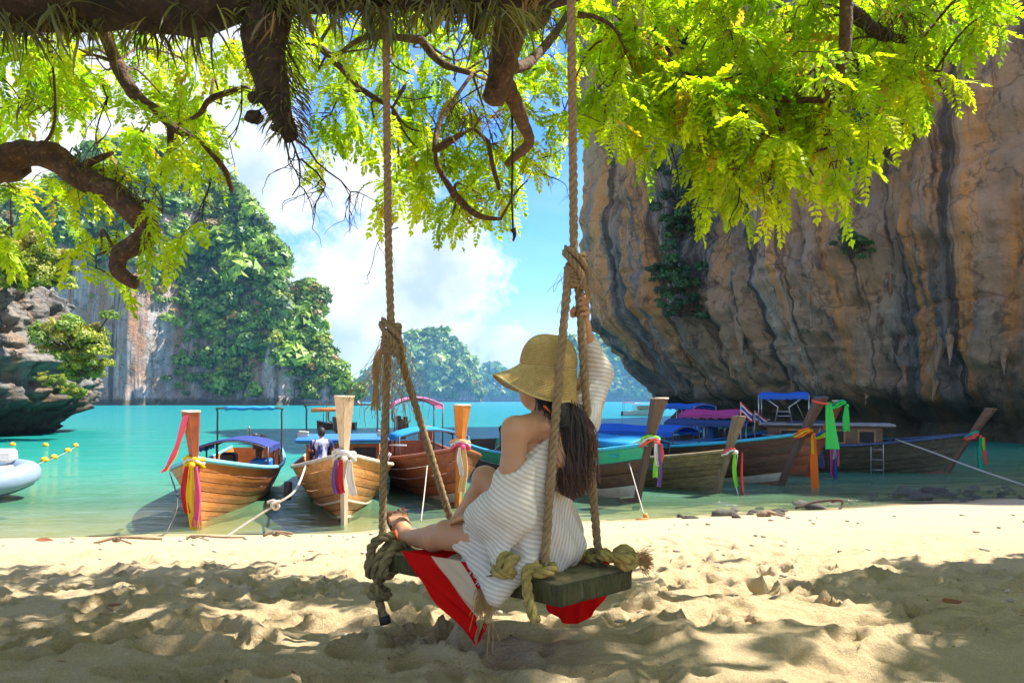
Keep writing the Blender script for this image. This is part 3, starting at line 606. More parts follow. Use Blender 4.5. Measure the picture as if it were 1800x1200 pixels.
PAINT = {k: pmat('paint_'+k, c, tuple(v*.8 for v in c), .5, 5, (1, 1, 1), .12, 30, wear=tuple(.5*v+.1 for v in c)) for k, c in dict(
    skyblue=(.20, .52, .66), blue=(.02, .17, .50), cyan=(.03, .42, .55), green=(.03, .42, .24), navy=(.03, .06, .13), white=(.75, .74, .70), cream=(.55, .47, .34), bottom=(.20, .075, .05), pale=(.42, .40, .33)).items()}
CLOTH = {k: leafmat('cloth_'+k, .35, (1, 1, 1), col=c, gloss=.02) for k, c in dict(
    red=(.62, .02, .03), yellow=(.80, .58, .02), orange=(.85, .20, .012), green=(.06, .72, .12), lime=(.30, .75, .06), pink=(.78, .12, .30), white=(.78, .76, .72), peach=(.80, .50, .22), purple=(.22, .12, .40),
    blue=(.03, .16, .62), navy=(.06, .09, .30), darkblue=(.045, .09, .24), palepink=(.78, .30, .52), magenta=(.55, .07, .26), cyan=(.05, .38, .70), coral=(.85, .13, .10), teal=(.02, .45, .28), black=(.025, .035, .045), tarp=(.05, .16, .50)).items()}
STEEL = pmat('dull_steel', (.45, .45, .44), (.30, .29, .28), .35, 12, bump=.1, metal=.8)
PIPE = pmat('dark_pipe', (.055, .06, .065), (.10, .085, .07), .5, 12, bump=.1, metal=.3)
ENGINE = pmat('oily_engine_iron', (.05, .05, .05), (.13, .10, .08), .4, 20, bump=.3, metal=.6)
INTERIOR = pmat('boat_interior', (.17, .11, .07), (.10, .07, .05), .8, 4, bump=.3)
DARK = pmat('dark_opening', (.012, .011, .010), (.02, .018, .016), .7, bump=0)
BROPE = pmat('mooring_rope', (.55, .50, .42), (.40, .35, .28), .9, 40, bump=.4)
BRONZE = pmat('yellow_paint_old', (.62, .45, .05), rough=.6)

class Boat:
    def __init__(s, label, bow, ang, L, B, H0=.72, rise=.55, top=2.25, wood='orange', rail='skyblue', prow=None, sheer=None, lean=.40, nst=7, name='longtail_boat', pw=.30, bottom='bottom', stripe=None, topmat=None, wale=False):
        s.L, s.B, s.H0, s.rise, s.top, s.lean = L, B, H0, rise, top, lean
        s.ang = math.radians(ang)
        s.root = thing(name, label, 'boat', (bow[0], bow[1], WZ), math.pi/2-s.ang)
        s.M = Matrix.Translation((bow[0], bow[1], WZ)) @ Matrix.Rotation(math.pi/2-s.ang, 4, 'Z')
        r = s.root
        ts = [0, .16]+[.16+.84*(i+1)/(nst-1) for i in range(nst-1)]; NS = 26
        for side in (-1, 1):
            for k in range(nst):
                a, b = ts[k], ts[k+1]; off = random.uniform(0, .010)
                V = []
                for i in range(NS+1):
                    q = (i/NS)**1.35
                    pa, pb = Vector(s.pt(q, a+.006, side)), Vector(s.pt(q, b-.006, side)); pb_in = pb.copy(); pa_in = pa.copy()
                    pa.y += side*off; pb.y += side*(off+.004)
                    pa_in.y -= side*.03; pb_in.y -= side*.03
                    pm = (pa+pb)/2; pm.y += side*.012*(b-a)*4
                    V += [pa, pm, pb, pb_in, pa_in]
                Fs = []
                for i in range(NS):
                    for j in range(5):
                        f = (i*5+j, i*5+(j+1) % 5, (i+1)*5+(j+1) % 5, (i+1)*5+j); Fs.append(f if side > 0 else f[::-1])
                Fs += [tuple(range(5)), tuple(NS*5+j for j in range(5))[::-1]]
                m = WOODS[wood]
                if k == nst-1 and sheer: m = PAINT[sheer]
                if k == 0 and bottom: m = PAINT[bottom]
                if k == 1 and stripe: m = PAINT[stripe]
                MB().add(V, Fs).build('plank', m, r)
            rp = [Vector(s.pt((i/30)**1.2, 1.0, side))+Vector((0, side*.01, .025)) for i in range(31)]
            MB().tube(rp, .045, 6, flat=1.2).build('gunwale', PAINT[rail] if rail in PAINT else (PALEWOOD if rail == 'wood' else WOODS[wood]), r, True)
            if wale:
                for tt, rr in ((.40, .03), (.17, .035)):
                    rp = [Vector(s.pt((i/30)**1.2*.9, tt, side))+Vector((0, side*.02, 0)) for i in range(31)]
                    MB().tube(rp, rr, 6).build('rubbing_strake', PALEWOOD, r, True)
        V = []; Fs = []
        for i in range(21):
            q = .02+.97*i/20; a = s.pt(q, .62, 1); V += [(a[0], a[1]*.97, a[2]), (a[0], -a[1]*.97, a[2])]
            if i: Fs.append((2*i-2, 2*i-1, 2*i+1, 2*i))
        MB().add(V, Fs).build('deck', INTERIOR, r)
        sec = [s.pt(1, t/8, 1) for t in range(9)]+[s.pt(1, t/8, -1) for t in range(8, -1, -1)]
        MB().add(sec, [tuple(range(len(sec)))]).build('transom', WOODS[wood], r)
        # stem post and tall prow
        mb = MB(); V = []; zs = np.linspace(-.22, top, 22)
        for z in zs:
            x = s.stem(z); u = max(0, (z-s.zs0)/(top-s.zs0)); w = pw*(.36+.10*min(1, max(0, z/s.zs0))) if z < s.zs0 else pw*(.46+.54*u**1.1); d = .16+.10*u
            V += [(x-.05-.03*u, 0, z), (x+.05, w/2, z), (x+d, w/2*.9, z), (x+d, -w/2*.9, z), (x+.05, -w/2, z)]
        Fs = [(i*5+j, (i+1)*5+j, (i+1)*5+(j+1) % 5, i*5+(j+1) % 5) for i in range(len(zs)-1) for j in range(5)]; Fs += [tuple(range(5))]
        mb.add(V, Fs).build('prow', prow or WOODS[wood], r)
        e = len(V)-5; T = [Vector(q) for q in V[e:]]; c = sum(T, Vector())/5
        T2 = [c+(q-c)*1.05+Vector((0, 0, .002)) for q in T]; T3 = [q+Vector((0, 0, .035)) for q in T2]; T3[0].z -= .03
        MB().add(T2+T3, [tuple(range(5)), tuple(range(9, 4, -1))]+[(j, j+5, (j+1) % 5+5, (j+1) % 5) for j in range(5)]).build('prow_cap', topmat or PALEWOOD, r)
        s.wood = wood
    def stem(s, z): return -(s.lean*.8*z+s.lean*.09*z*z)
    @property
    def zs0(s): return s.H0+s.rise
    def pt(s, q, t, side):
        b = s.B/2*((1-(1-min(q/.45, 1))**2.1) if q < .45 else 1-.38*((q-.45)/.55)**2); b = max(b, .05)
        zs = s.H0+s.rise*max(0, 1-q/.55)**2.0+.22*max(0, (q-.6)/.4)**2
        zk = -.10-.25*min(1, q/.25)+.25*max(0, (q-.75)/.25)
        bow = max(0, 1-q/.45); p = .55+.50*bow; k = 1.45-.45*bow
        z = zk+(zs-zk)*t**k; y = b*t**p
        x = q*s.L+s.stem(z)*(1-q)**2+.05
        return (x, side*y, z)
    def w(s, p): return s.M @ Vector(p)
    def box(s, name, c, d, mat, bev=.02, rot=None):
        return MB().box(c, d, rot, bev).build(name, mat, s.root)
    def tube(s, name, pts, r, mat, n=6): return MB().tube(pts, r, n).build(name, mat, s.root, True)
    def canopy(s, x0, x1, w, z, mat, posts=PIPE, arch=.16, slope=0.0, zpost=.55, name='canopy', npost=3, frame=True):
        V = []; nu, nv = 14, 13
        for i in range(nu+1):
            for j in range(nv):
                u, v = i/nu, j/(nv-1)*2-1
                sag = .025*math.sin(u*math.pi*3)*math.cos(v*2)
                V.append((x0+(x1-x0)*u, v*w/2, z+slope*u+arch*(1-v*v)+sag))
        nb = len(V); V += [(a, b, c-.03) for a, b, c in V]
        Fs = [tuple(reversed(f)) for f in grid_faces(nu+1, nv).tolist()]+[tuple(nb+k for k in f) for f in grid_faces(nu+1, nv).tolist()]
        rim = [(i*nv, (i+1)*nv) for i in range(nu)]+[((i+1)*nv+nv-1, i*nv+nv-1) for i in range(nu)]+[(j+1, j) for j in range(nv-1)]+[(nu*nv+j, nu*nv+j+1) for j in range(nv-1)]
        Fs += [(a, b, b+nb, a+nb) for a, b in rim]
        cp = MB().add(V, Fs).build(name, mat, s.root, True)
        # hanging hem
        for sd in (-1, 1):
            hv = []
            for i in range(25): u = i/24; hv += [(x0+(x1-x0)*u, sd*(w/2+.01), z+slope*u-.02), (x0+(x1-x0)*u, sd*(w/2+.015), z+slope*u-.13-.025*math.sin(u*40))]
            MB().add(hv, [(2*i, 2*i+1, 2*i+3, 2*i+2) for i in range(24)]).build('valance', mat, cp)
        for k in range(npost):
            u = k/(npost-1) if npost > 1 else .5
            for sd in (-1, 1): s.tube('post', [(x0+(x1-x0)*u, sd*w*.48, zpost), (x0+(x1-x0)*u, sd*w*.48, z+slope*u+.01)], .022, posts)
            if frame: s.tube('roof_bow', [(x0+(x1-x0)*u, sd*w*.48, z+slope*u+arch*(1-(sd)**2)-.045) for sd in [q/6 for q in range(-6, 7)]], .018, posts)
    def arch(s, x, w, z0, z1, mat=PIPE, roll=None, r=.026):
        s.tube('arch_frame', spline([(x, -w/2, z0), (x, -w/2, z1-.15), (x, -w/2+.10, z1), (x, w/2-.10, z1), (x, w/2, z1-.15), (x, w/2, z0)], 4), r, mat)
        if roll: s.tube('rolled_awning', [(x-.02, -w/2+.2+(w-.4)*i/10, z1+.01*math.sin(i*1.7)) for i in range(11)], [.055+.012*math.sin(i*2.1) for i in range(11)], roll, 8)
    def engine(s, x, y=0, z=1.0):
        mb = MB(); mb.box((x, y, z), (.55, .34, .30), None, .03)
        for k in range(4): mb.tube([(x-.2+.13*k, y-.1, z+.14), (x-.2+.13*k, y-.1, z+.27)], .05, 8)
        mb.box((x-.05, y+.12, z+.22), (.45, .14, .16), None, .03)
        mb.lathe([(.001, -.05), (.15, -.05), (.16, 0), (.15, .05), (.001, .05)], (x-.33, y, z+.05), 16, Matrix.Rotation(math.pi/2, 3, 'Y'))
        eb = mb.build('engine', ENGINE, s.root)
        MB().tube(spline([(x+.1, y+.2, z+.1), (x+.1, y+.3, z+.2), (x+.0, y+.3, z+.5)], 5), .035, 8).build('exhaust_pipe', STEEL, eb, True)
        MB().tube([(x-.2, y, z), (x-1.2, y-.1, z+.18)], .022, 6).build('tiller', STEEL, eb, True)
        MB().tube([(x+.25, y, z), (x+2.8, y, z-1.25)], .03, 6).build('propeller_shaft', STEEL, eb, True)
        MB().box((x, y, z-.28), (.3, .2, .3), None, .02).build('engine_mount', WOODS['brown'], eb)
    def seat_rows(s, xs, w, mat):
        for x in xs: s.box('thwart', (x, 0, s.H0-.12), (.24, w, .04), mat)

def ladder(boat, x, side, z1, z0, w=.36, mat=STEEL, n=4, lean=.12, brace=False):
    y = side*(abs(boat.pt(max(.02, x/boat.L), 1, 1)[1])+.07); mb = MB()
    for d in (-w/2, w/2): mb.tube([(x+d, y-side*.05, z1+.08), (x+d, y, z1), (x+d, y+side*lean, z0)], .016, 6)
    for k in range(n):
        u = (k+.5)/n; mb.tube([(x-w/2, y+side*lean*u, z1+(z0-z1)*u), (x+w/2, y+side*lean*u, z1+(z0-z1)*u)], .014, 6)
    if brace:
        mb.tube([(x-w/2, y+side*lean*.55, z1+(z0-z1)*.55), (x-w/2-.75, y+side*.1, z1+(z0-z1)*.62), (x-w/2, y+side*lean, z0+.05)], .014, 6)
    return mb.build('boarding_ladder', mat, boat.root, True)

def scarf(boat, label, z, tails, wraps, side=0.0, wide=.20, group=None):
    """cloth tied round a prow: knotted coils and hanging tails (material, length, lateral offset, width)"""
    x = boat.stem(z); o = thing('prow_scarf', label, 'scarf', boat.w((x, 0, z)), math.pi/2-boat.ang, group); mbs = {}
    for i, m in enumerate(wraps):
        pts = []
        for k in range(25):
            a = 2*math.pi*k/24; pts.append((.09+(wide*.62)*math.cos(a)+.01*math.sin(3*a+i), (wide*.62)*math.sin(a), .05*i-.03+.03*math.cos(a*2+i)-.22*wide*math.cos(a)))
        MB().tube(pts, [.030+.010*math.sin(k*1.9+i) for k in range(25)], 7, flat=1.5).build('coil', CLOTH[m], o, True)
    for i, (m, ln, dy, w) in enumerate(tails):
        V = []; n = 16; c = 6; ph = random.uniform(0, 6)
        for k in range(n+1):
            u = k/n; ww = w*(.45+.55*min(1, u*2.2)); sway = .05*math.sin(u*3+ph)*u
            for j in range(c):
                v = j/(c-1)-.5; fold = .035*math.sin(v*12+ph+u*1.5)*(.6+.4*u)
                c_, s_ = math.cos(boat.ang-math.pi/2+.35), math.sin(boat.ang-math.pi/2+.35); ex = -(v*ww+sway+dy)*1.25; ey = -fold-.02*i
                V.append((-wide*.55-.04+ex*c_-ey*s_, ex*s_+ey*c_, -.02-ln*u-.02*math.sin(v*7+ph)*u))
        Fs = [tuple(f) for f in grid_faces(n+1, c).tolist()]; nb = len(V); V2 = [(a+.006, b, cc) for a, b, cc in V]
        MB().add(V+V2, Fs+[tuple(nb+q for q in f[::-1]) for f in Fs]).build('tail', CLOTH[m], o, True)
    MB().ball((-wide*.55-.02, 0, -.01), .055, 8, (1, 1.1, 1.1)).build('knot', CLOTH[wraps[0]], o, True)
    return o
def wrope(name, label, pts, r, mat, cat='rope', group=None, laid=False):
    mb = MB()
    if laid: rope(mb, pts, r, sides=5)
    else: mb.tube(spline(pts, 8), r, 6)
    return tag(mb.build(name, mat, None, True), label, cat, group)
def at_y(px, Y): return (PX(px, Y), Y)

# --- boat 1: orange hull, light blue gunwale, left
b1 = Boat('varnished orange long-tail boat with light blue gunwale, leftmost of the three on the left', at_y(347, 13.9), -12.5, 9.0, 2.25, wood='orange', rail='skyblue', prow=PROWRED, top=2.15, lean=.33, nst=7, bottom=None)
b1.canopy(4.2, 7.2, 1.75, 1.22, CLOTH['navy'], arch=.20, slope=-.05)
b1.arch(7.6, 1.75, .7, 2.15, roll=CLOTH['cyan']); b1.engine(8.2, -.2, 1.1); b1.box('cool_box', (4.9, -.62, .72), (.6, .5, .34), PAINT['blue'], .04); b1.seat_rows([3.0, 3.8, 5.5, 6.3], 1.7, WOODS['red'])
b1.box('engine_cover', (5.8, .3, .85), (.5, .4, .3), PIPE, .06)
scarf(b1, 'yellow and pink scarf tied round the prow of the leftmost boat', 1.20, [('red', .85, .06, .13), ('yellow', 1.15, .0, .13), ('pink', 1.1, -.06, .09)], ['yellow', 'white', 'yellow'], wide=.24)
def loose_scarf():
    o = thing('hanging_scarf', 'long yellow and pink scarf slung from the prow top of the leftmost boat', 'scarf')
    a, b = b1.w((b1.stem(2.1)-.05, .04, 2.10)), b1.w((.15, .62, 1.02))
    for m, d in (('yellow', 0), ('pink', .035)):
        pts = [a.lerp(b, k/14)+Vector((0, -d, -.16*math.sin(math.pi*k/14))) for k in range(15)]
        V = []; mb = MB(); mb.ribbon(pts, [.10+.02*math.sin(k) for k in range(15)], (1, .2, .25)); mb.build('ribbon', CLOTH[m], o, True)
    return o
loose_scarf()
# --- boat 2: planked honey hull, bow on
b2 = Boat('planked honey-brown long-tail boat facing the beach, middle of the three on the left', at_y(605, 14.1), -13.2, 9.6, 2.35, H0=.74, rise=.60, wood='honey', rail='wood', prow=PALEWOOD, top=2.42, lean=.26, nst=8, pw=.36, wale=True)
b2.box('cabin_wall', (5.4, 0, 1.02), (2.6, 1.75, .62), WOODS['red'], .03); b2.box('cabin_roof', (5.4, 0, 1.40), (3.0, 2.25, .09), PAINT['blue'], .03); b2.box('cabin_roof_edge', (5.4, 0, 1.335), (2.9, 2.12, .035), PAINT['cyan'], .01)
for sd in (-1, 1): b2.box('cabin_window', (4.09, sd*.52, 1.06), (.03, .55, .32), DARK, .005)
b2.arch(7.0, 1.95, 1.3, 2.25); b2.tube('stowed_oar', [(6.9, -.1, 2.13), (6.9, .85, 2.10)], .06, PROWOR); b2.engine(8.4, .1, 1.6)
for sd in (-1, 1): b2.tube('rope_coil', spline([(4.3, sd*.95+.12*math.cos(a), 1.49+.01*a) for a in np.linspace(0, 12, 24)], 2), .03, BROPE)
b2.tube('fender', [(2.8, 1.2, .55), (2.8, 1.22, .15)], .09, PIPE, 10)
scarf(b2, 'red and white ribbons tied round the pale prow of the middle boat', 1.30, [('purple', .62, .12, .09), ('red', .62, .05, .10), ('white', .66, -.08, .12)], ['white', 'white', 'white'], wide=.30)
# --- boat 3: bright orange prow
b3 = Boat('red-brown long-tail boat with bright orange prow behind the woman\'s knee', at_y(806, 16.3), -15.5, 9.6, 2.5, H0=.78, rise=.52, wood='red', rail='red', prow=PROWOR, top=2.25, lean=.22, nst=6, pw=.36, stripe='cream')
b3.canopy(3.2, 5.4, 1.9, 1.42, CLOTH['cyan'], arch=.2); b3.canopy(6.0, 7.6, 1.5, 2.25, CLOTH['palepink'], arch=.22, npost=2, zpost=.8); b3.engine(7.2, .35, 1.6)
b3.box('seat_box', (7.3, -.4, 1.35), (.5, .4, .45), PROWRED, .03)
b3.tube('side_rail', [(1.6, .95, 1.3), (2.6, 1.1, 1.25), (3.4, 1.15, 1.2)], .02, PAINT['white']); b3.seat_rows([2.4, 4.5, 5.8], 1.8, WOODS['brown'])
ladder(b3, 3.0, 1, .95, -.35, .34, PAINT['white'], 5, .25, True)
scarf(b3, 'white and peach scarf tied round the bright orange prow', 1.38, [('peach', .95, -.02, .13), ('white', .6, .07, .09)], ['pink', 'white', 'peach'], wide=.30)
# --- boat 4: green gunwale, right of the woman
b4 = Boat('dark brown long-tail boat with bright green gunwale, nearest on the right of the ropes', at_y(1124, 17.2), -27, 9.0, 2.3, H0=.85, rise=.50, wood='brown', rail='cyan', sheer='green', prow=PROWDK, top=2.40, lean=.36, nst=5, pw=.36, stripe='pale')
b4.canopy(3.2, 5.8, 1.6, 1.60, CLOTH['black'], arch=.22); b4.engine(6.4, 0, 1.3); b4.tube('bollard', [(1.9, .1, .9), (1.9, .1, 1.5)], .07, PROWRED, 10); b4.box('foredeck', (1.15, 0, 1.06), (1.6, .9, .04), PAINT['cyan'], .01)
scarf(b4, 'white, lime and red ribbons on the prow of the green-edged boat', 1.42, [('lime', .75, .02, .09), ('white', .5, .06, .09), ('coral', .45, -.05, .08), ('purple', .95, 0, .06)], ['coral', 'white', 'lime'], wide=.32)
# --- boat 5: small weathered boat
b5 = Boat('small weathered yellow-grey wooden boat with bare hull beside the green-edged boat', at_y(1263, 18.9), -40, 8.2, 1.9, H0=.66, rise=.42, wood='grey', rail='grey', prow=PROWGREY, top=1.95, lean=.38, nst=8, pw=.24, bottom=None, topmat=PROWGREY)
b5.canopy(2.2, 5.4, 1.7, 1.18, CLOTH['cyan'], arch=.15, slope=.1); b5.box('awning_side', (4.0, .82, .88), (2.6, .03, .26), PAINT['blue'], .01); b5.seat_rows([1.6, 2.6, 3.6], 1.3, PAINT['blue'])
scarf(b5, 'lime ribbon tied round the stubby prow of the weathered boat', 1.08, [('lime', .85, .05, .09), ('coral', 1.05, -.12, .03)], ['white', 'coral'], wide=.22)
# --- boat 6: brown hull, cyan gunwale
b6 = Boat('dark brown long-tail boat with cyan gunwale and tall dark prow on the right', at_y(1377, 20.6), -48, 9.2, 2.2, H0=.92, rise=.52, wood='brown', rail='cyan', prow=PROWDK, top=2.45, lean=.46, nst=6, pw=.36, stripe='pale', topmat=PAINT['navy'])
b6.canopy(3.0, 6.2, 1.7, 1.42, CLOTH['blue'], arch=.18); b6.seat_rows([2.0, 3.0, 4.0], 1.4, PAINT['blue'])
scarf(b6, 'long orange scarf hanging from the dark prow of the cyan-edged boat', 1.45, [('orange', 1.55, .02, .22), ('yellow', .5, .08, .08)], ['orange', 'yellow', 'orange'], wide=.34)
def cap_scarf():
    o = thing('prow_top_scarf', 'orange band and green cloth at the top of the tall dark prow', 'scarf')
    z = 2.32; x = b6.stem(z); pts = [b6.w((x+.08+.17*math.cos(a), .20*math.sin(a), z+.04*math.cos(a))) for a in np.linspace(0, 2*math.pi, 20)]
    mb = MB(); mb.tube(pts, .035, 6, flat=1.6); mb.build('band', CLOTH['coral'], o, True)
    a = b6.w((x-.10, 0, z)); pts = [a+Vector((.12*k/12+.04, 0, -1.25*k/12)) for k in range(13)]
    V = []; c = 6
    for k, q in enumerate(pts):
        for j in range(c): v = j/(c-1)-.5; V.append((q.x+v*(.12+.30*k/12), q.y+.04*math.sin(v*9+k*.3), q.z))
    mesh_np('tail', V, [tuple(f) for f in grid_faces(13, c).tolist()], CLOTH['green'], o, True)
cap_scarf()
# --- boat 6b: red prow behind
b7 = Boat('long-tail boat with reddish prow mostly hidden behind the tall dark prow', at_y(1424, 23.0), -52, 8.5, 2.0, H0=.85, rise=.5, wood='red', rail='navy', prow=PROWRED, top=2.35, lean=.40, nst=5, pw=.30)
scarf(b7, 'bright green cloth wrapped over the top of the reddish prow', 2.22, [('green', .75, .05, .20)], ['green', 'green', 'teal'], wide=.32)
scarf(b7, 'cluster of red, purple and white garlands on the reddish prow', 1.30, [('magenta', 1.2, .08, .10), ('coral', .9, -.10, .08), ('white', .7, .0, .07), ('navy', 1.35, -.04, .10)], ['yellow', 'lime', 'navy'], wide=.32)
# --- boat 8: cabin boat, rightmost
b8 = Boat('long dark wooden cabin boat with a steep prow, rightmost of the moored boats', at_y(1667, 24.0), -68, 10.5, 2.4, H0=.78, rise=.50, wood='olive', rail='navy', prow=WOODS['brown'], top=2.10, lean=.62, nst=7, pw=.34, bottom='bottom', topmat=PROWGREY, name='cabin_boat')
def cabin():
    CAB = pmat('cabin_wood', (.17, .10, .05), (.10, .06, .035), .6, 3, (1, 1, 3), .3, 16); TRIM = pmat('cabin_trim_wood', (.33, .19, .085), (.22, .12, .055), .6, 4, bump=.2); ROOF = pmat('cabin_roof', (.26, .25, .25), (.16, .155, .16), .7, 3, bump=.2)
    for sd in (-1, 1):
        w = b8.box('cabin_wall', (3.75, sd*.82, 1.10), (3.5, .05, .80), CAB, .01)
        for x, ww in ((2.45, .55), (3.5, .85), (4.7, .85)):
            f = b8.box('window_frame', (x, sd*.855, 1.18), (ww, .04, .48), TRIM, .01); MB().box((x, sd*.872, 1.18), (ww-.12, .02, .36), None, .004).build('pane', DARK, f)
    b8.box('cabin_front', (2.0, 0, 1.10), (.05, 1.6, .80), CAB, .01); b8.box('cabin_back', (5.5, 0, 1.1), (.05, 1.6, .8), CAB, .01)
    r = b8.box('cabin_roof', (3.7, 0, 1.56), (4.2, 1.95, .09), ROOF, .03)
    for y in (-.4, .3): MB().box((4.2, y, 1.635), (1.4, .3, .05), None, .02).build('roof_plank', PAINT['navy'], r)
    # blue bimini with steel frame and steps on the roof
    b8.canopy(4.2, 5.8, 1.7, 2.55, CLOTH['blue'], STEEL, arch=.10, zpost=1.6, npost=2, frame=False, name='bimini')
    for x in (4.3, 5.7): b8.tube('bimini_strut', [(x, .80, 2.55), (5.0+(x-5.0)*.25, .82, 2.15), (5.0+(x-5.0)*.4, .85, 1.6)], .022, STEEL)
    for z in (1.85, 2.0): b8.tube('step', [(4.8, .84, z), (5.2, .84, z)], .018, STEEL)
    f = b8.box('fender_board', (3.9, 1.16, .62), (.26, .08, .95), PAINT['navy'], .02, Matrix.Rotation(math.radians(8), 3, 'Y'))
    MB().tube([(3.9, 1.14, 1.05), (3.85, .9, 1.5)], .012, 5).build('fender_line', BROPE, f, True)
    b8.tube('aerial', [(4.3, -.3, 1.6), (4.75, -.3, 2.6)], .010, STEEL)
    ladder(b8, 2.15, 1, .95, -.35, .36, STEEL, 4, .12)
cabin()
scarf(b8, 'coral and green scarf on the prow of the rightmost cabin boat', 1.22, [('teal', 1.0, .04, .12), ('coral', .85, -.08, .11), ('lime', .4, -.02, .08)], ['coral', 'coral', 'teal'], wide=.34)
# --- boats at the back, under the cliff
b9 = Boat('long-tail boat with pink canopy moored behind the weathered boat', at_y(1352, 27.0), -50, 8.0, 2.0, wood='brown', rail='blue', prow=PROWDK, top=1.5, lean=.3, nst=4)
b9.canopy(.9, 3.2, 1.6, 1.85, CLOTH['magenta'], STEEL, arch=.18); b9.engine(1.2, 0, 1.5); b9.box('blue_drum', (2.2, .2, 1.1), (.5, .5, .8), PAINT['blue'], .08)
b10 = Boat('long-tail boat with flat blue canopy moored at the back behind the dark prow', at_y(1268, 30.0), -38, 8.0, 2.0, wood='brown', rail='cyan', prow=PROWDK, top=1.4, lean=.3, nst=4)
b10.canopy(.8, 2.6, 1.5, 2.15, CLOTH['blue'], STEEL, arch=.10); b10.box('stowed_gear', (1.8, 0, 1.0), (1.0, 1.0, .6), CLOTH['tarp'], .1)
b11 = Boat('long-tail boat with wide blue tarpaulin behind the cyan-edged boat', at_y(1400, 26.5), -62, 8.5, 2.1, wood='brown', rail='blue', prow=PROWDK, top=1.3, lean=.3, nst=4)
b11.canopy(1.6, 4.6, 1.7, 1.55, CLOTH['darkblue'], STEEL, arch=.14, npost=3)
def outboard():
    o = thing('outboard_motor', 'dark outboard engine with pale cowl standing behind the cyan-edged boat', 'engine', P(1372, 792, 25.2), .5)
    MB().lathe([(.001, .62), (.16, .60), (.24, .48), (.25, .30), (.20, .18), (.10, .14), (.001, .13)], (0, 0, 0), 16, Matrix.Diagonal((1.4, .8, 1))).build('cowl', ENGINE, o, True)
    MB().ball((-.1, -.2, .38), .13, 10, (1.3, .5, 1)).build('cover', PAINT['cream'], o, True)
    MB().box((0, 0, -.25), (.16, .12, .8), None, .03).build('leg', ENGINE, o)
    mb = MB()
    for x in (-.55, .45): mb.tube([(x, -.3, -.6), (x, -.3, .55), (x, .3, .55)], .02, 6)
    for z in (.2, .52): mb.tube([(-.55, -.3, z), (.45, -.3, z+.12)], .018, 6)
    mb.build('guard_rail', STEEL, o, True)
outboard()
def flag(px, py, Y, h, label, tilt):
    o = thing('flag', label, 'flag', P(px, py, Y)); MB().tube([(0, 0, -h), (0, 0, .02)], .018, 6).build('pole', PALEWOOD, o, True)
    bands = [('red', 0, 1/6), ('white', 1/6, 1/3), ('navy', 1/3, 2/3), ('white', 2/3, 5/6), ('red', 5/6, 1)]
    for m, a, b in bands:
        V = []
        for k in range(9):
            u = k/8
            for q in (a, b): V.append((.02+.52*u*math.cos(tilt), .04*math.sin(u*6+q*2), -.36*q-.52*u*math.sin(tilt)+.02*math.sin(u*7)))
        MB().add(V, [(2*i, 2*i+1, 2*i+3, 2*i+2) for i in range(8)]).build('stripe', CLOTH[m], o, True)
flag(1302, 707, 25.5, 1.9, 'red, white and blue striped flag on the taller pole behind the stubby prow', .75)
flag(1327, 722, 26.5, 1.2, 'red, white and blue striped flag on the shorter pole beside the outboard engine', .65)

# --- mooring lines
wrope('mooring_rope', 'pale mooring rope from the middle boat to the sand', [b2.w((1.5, .75, 1.05)), P(520, 860, 13.4), P(488, 884, 12.9), P(440, 915, 12.6), P(392, 947, 12.2)], .022, BROPE, laid=True)
wrope('rope_knot', 'knot with a loose end in the pale mooring rope', [P(470, 883, 12.85), P(482, 880, 12.85), P(490, 889, 12.85), P(484, 894, 12.85), P(478, 886, 12.8), P(492, 880, 12.85)], .03, BROPE, 'rope')
wrope('mooring_line', 'thin dark line from the leftmost boat running down into the shallows', [b1.w((.3, .55, 1.0)), P(312, 880, 13.2), P(300, 920, 12.9), P(280, 942, 12.6), P(200, 950, 12.3)], .014, PIPE)
wrope('stern_line', 'taut pale line from the red-brown boat down to the sand', [P(751, 818, 15.6), P(746, 866, 14.7), P(740, 916, 13.9)], .012, BROPE)
wrope('bow_line', 'taut cream line from the green-edged boat to a peg in the sand', [P(1106, 814, 16.5), P(1120, 863, 15.6), P(1134, 911, 14.7)], .013, BROPE)
wrope('long_bow_rope', 'white rope from the cabin boat running off to the right', [b8.w((1.6, .65, 1.12)), P(1640, 795, 22), P(1700, 818, 20.5), P(1800, 852, 18.6), P(1900, 880, 17)], .024, BROPE)
wrope('hanging_line', 'thin line hanging from the weathered boat prow into the water', [b5.w((b5.stem(1.05)-.1, -.15, 1.0)), P(1292, 840, 18.7), P(1298, 872, 18.5)], .012, BROPE)
tag(MB().tube([P(1138, 920, 14.7), P(1134, 903, 14.6)], .05, 8).tube([P(1118, 913, 14.5), P(1140, 912, 14.5)], .025, 6).build('mooring_peg', WOODS['orange'], None, True), 'short wooden peg in the sand holding the cream bow line', 'peg')
def anchor():
    o = thing('anchor', 'rusty anchor lying on the waterline stones on the right', 'anchor', P(1440, 893, 15.6))
    RUST = pmat('rusty_iron', (.06, .045, .035), (.12, .06, .03), .8, 12)
    MB().tube(spline([(-.5, 0, .0), (-.1, .05, .12), (.35, 0, .18), (.5, 0, .16)], 4), .03, 6).build('shank', RUST, o, True)
    MB().tube(spline([(.35, -.1, -.05), (.48, 0, .05), (.5, .05, .17), (.3, .1, .12)], 4), .025, 6).build('fluke', RUST, o, True)
anchor()

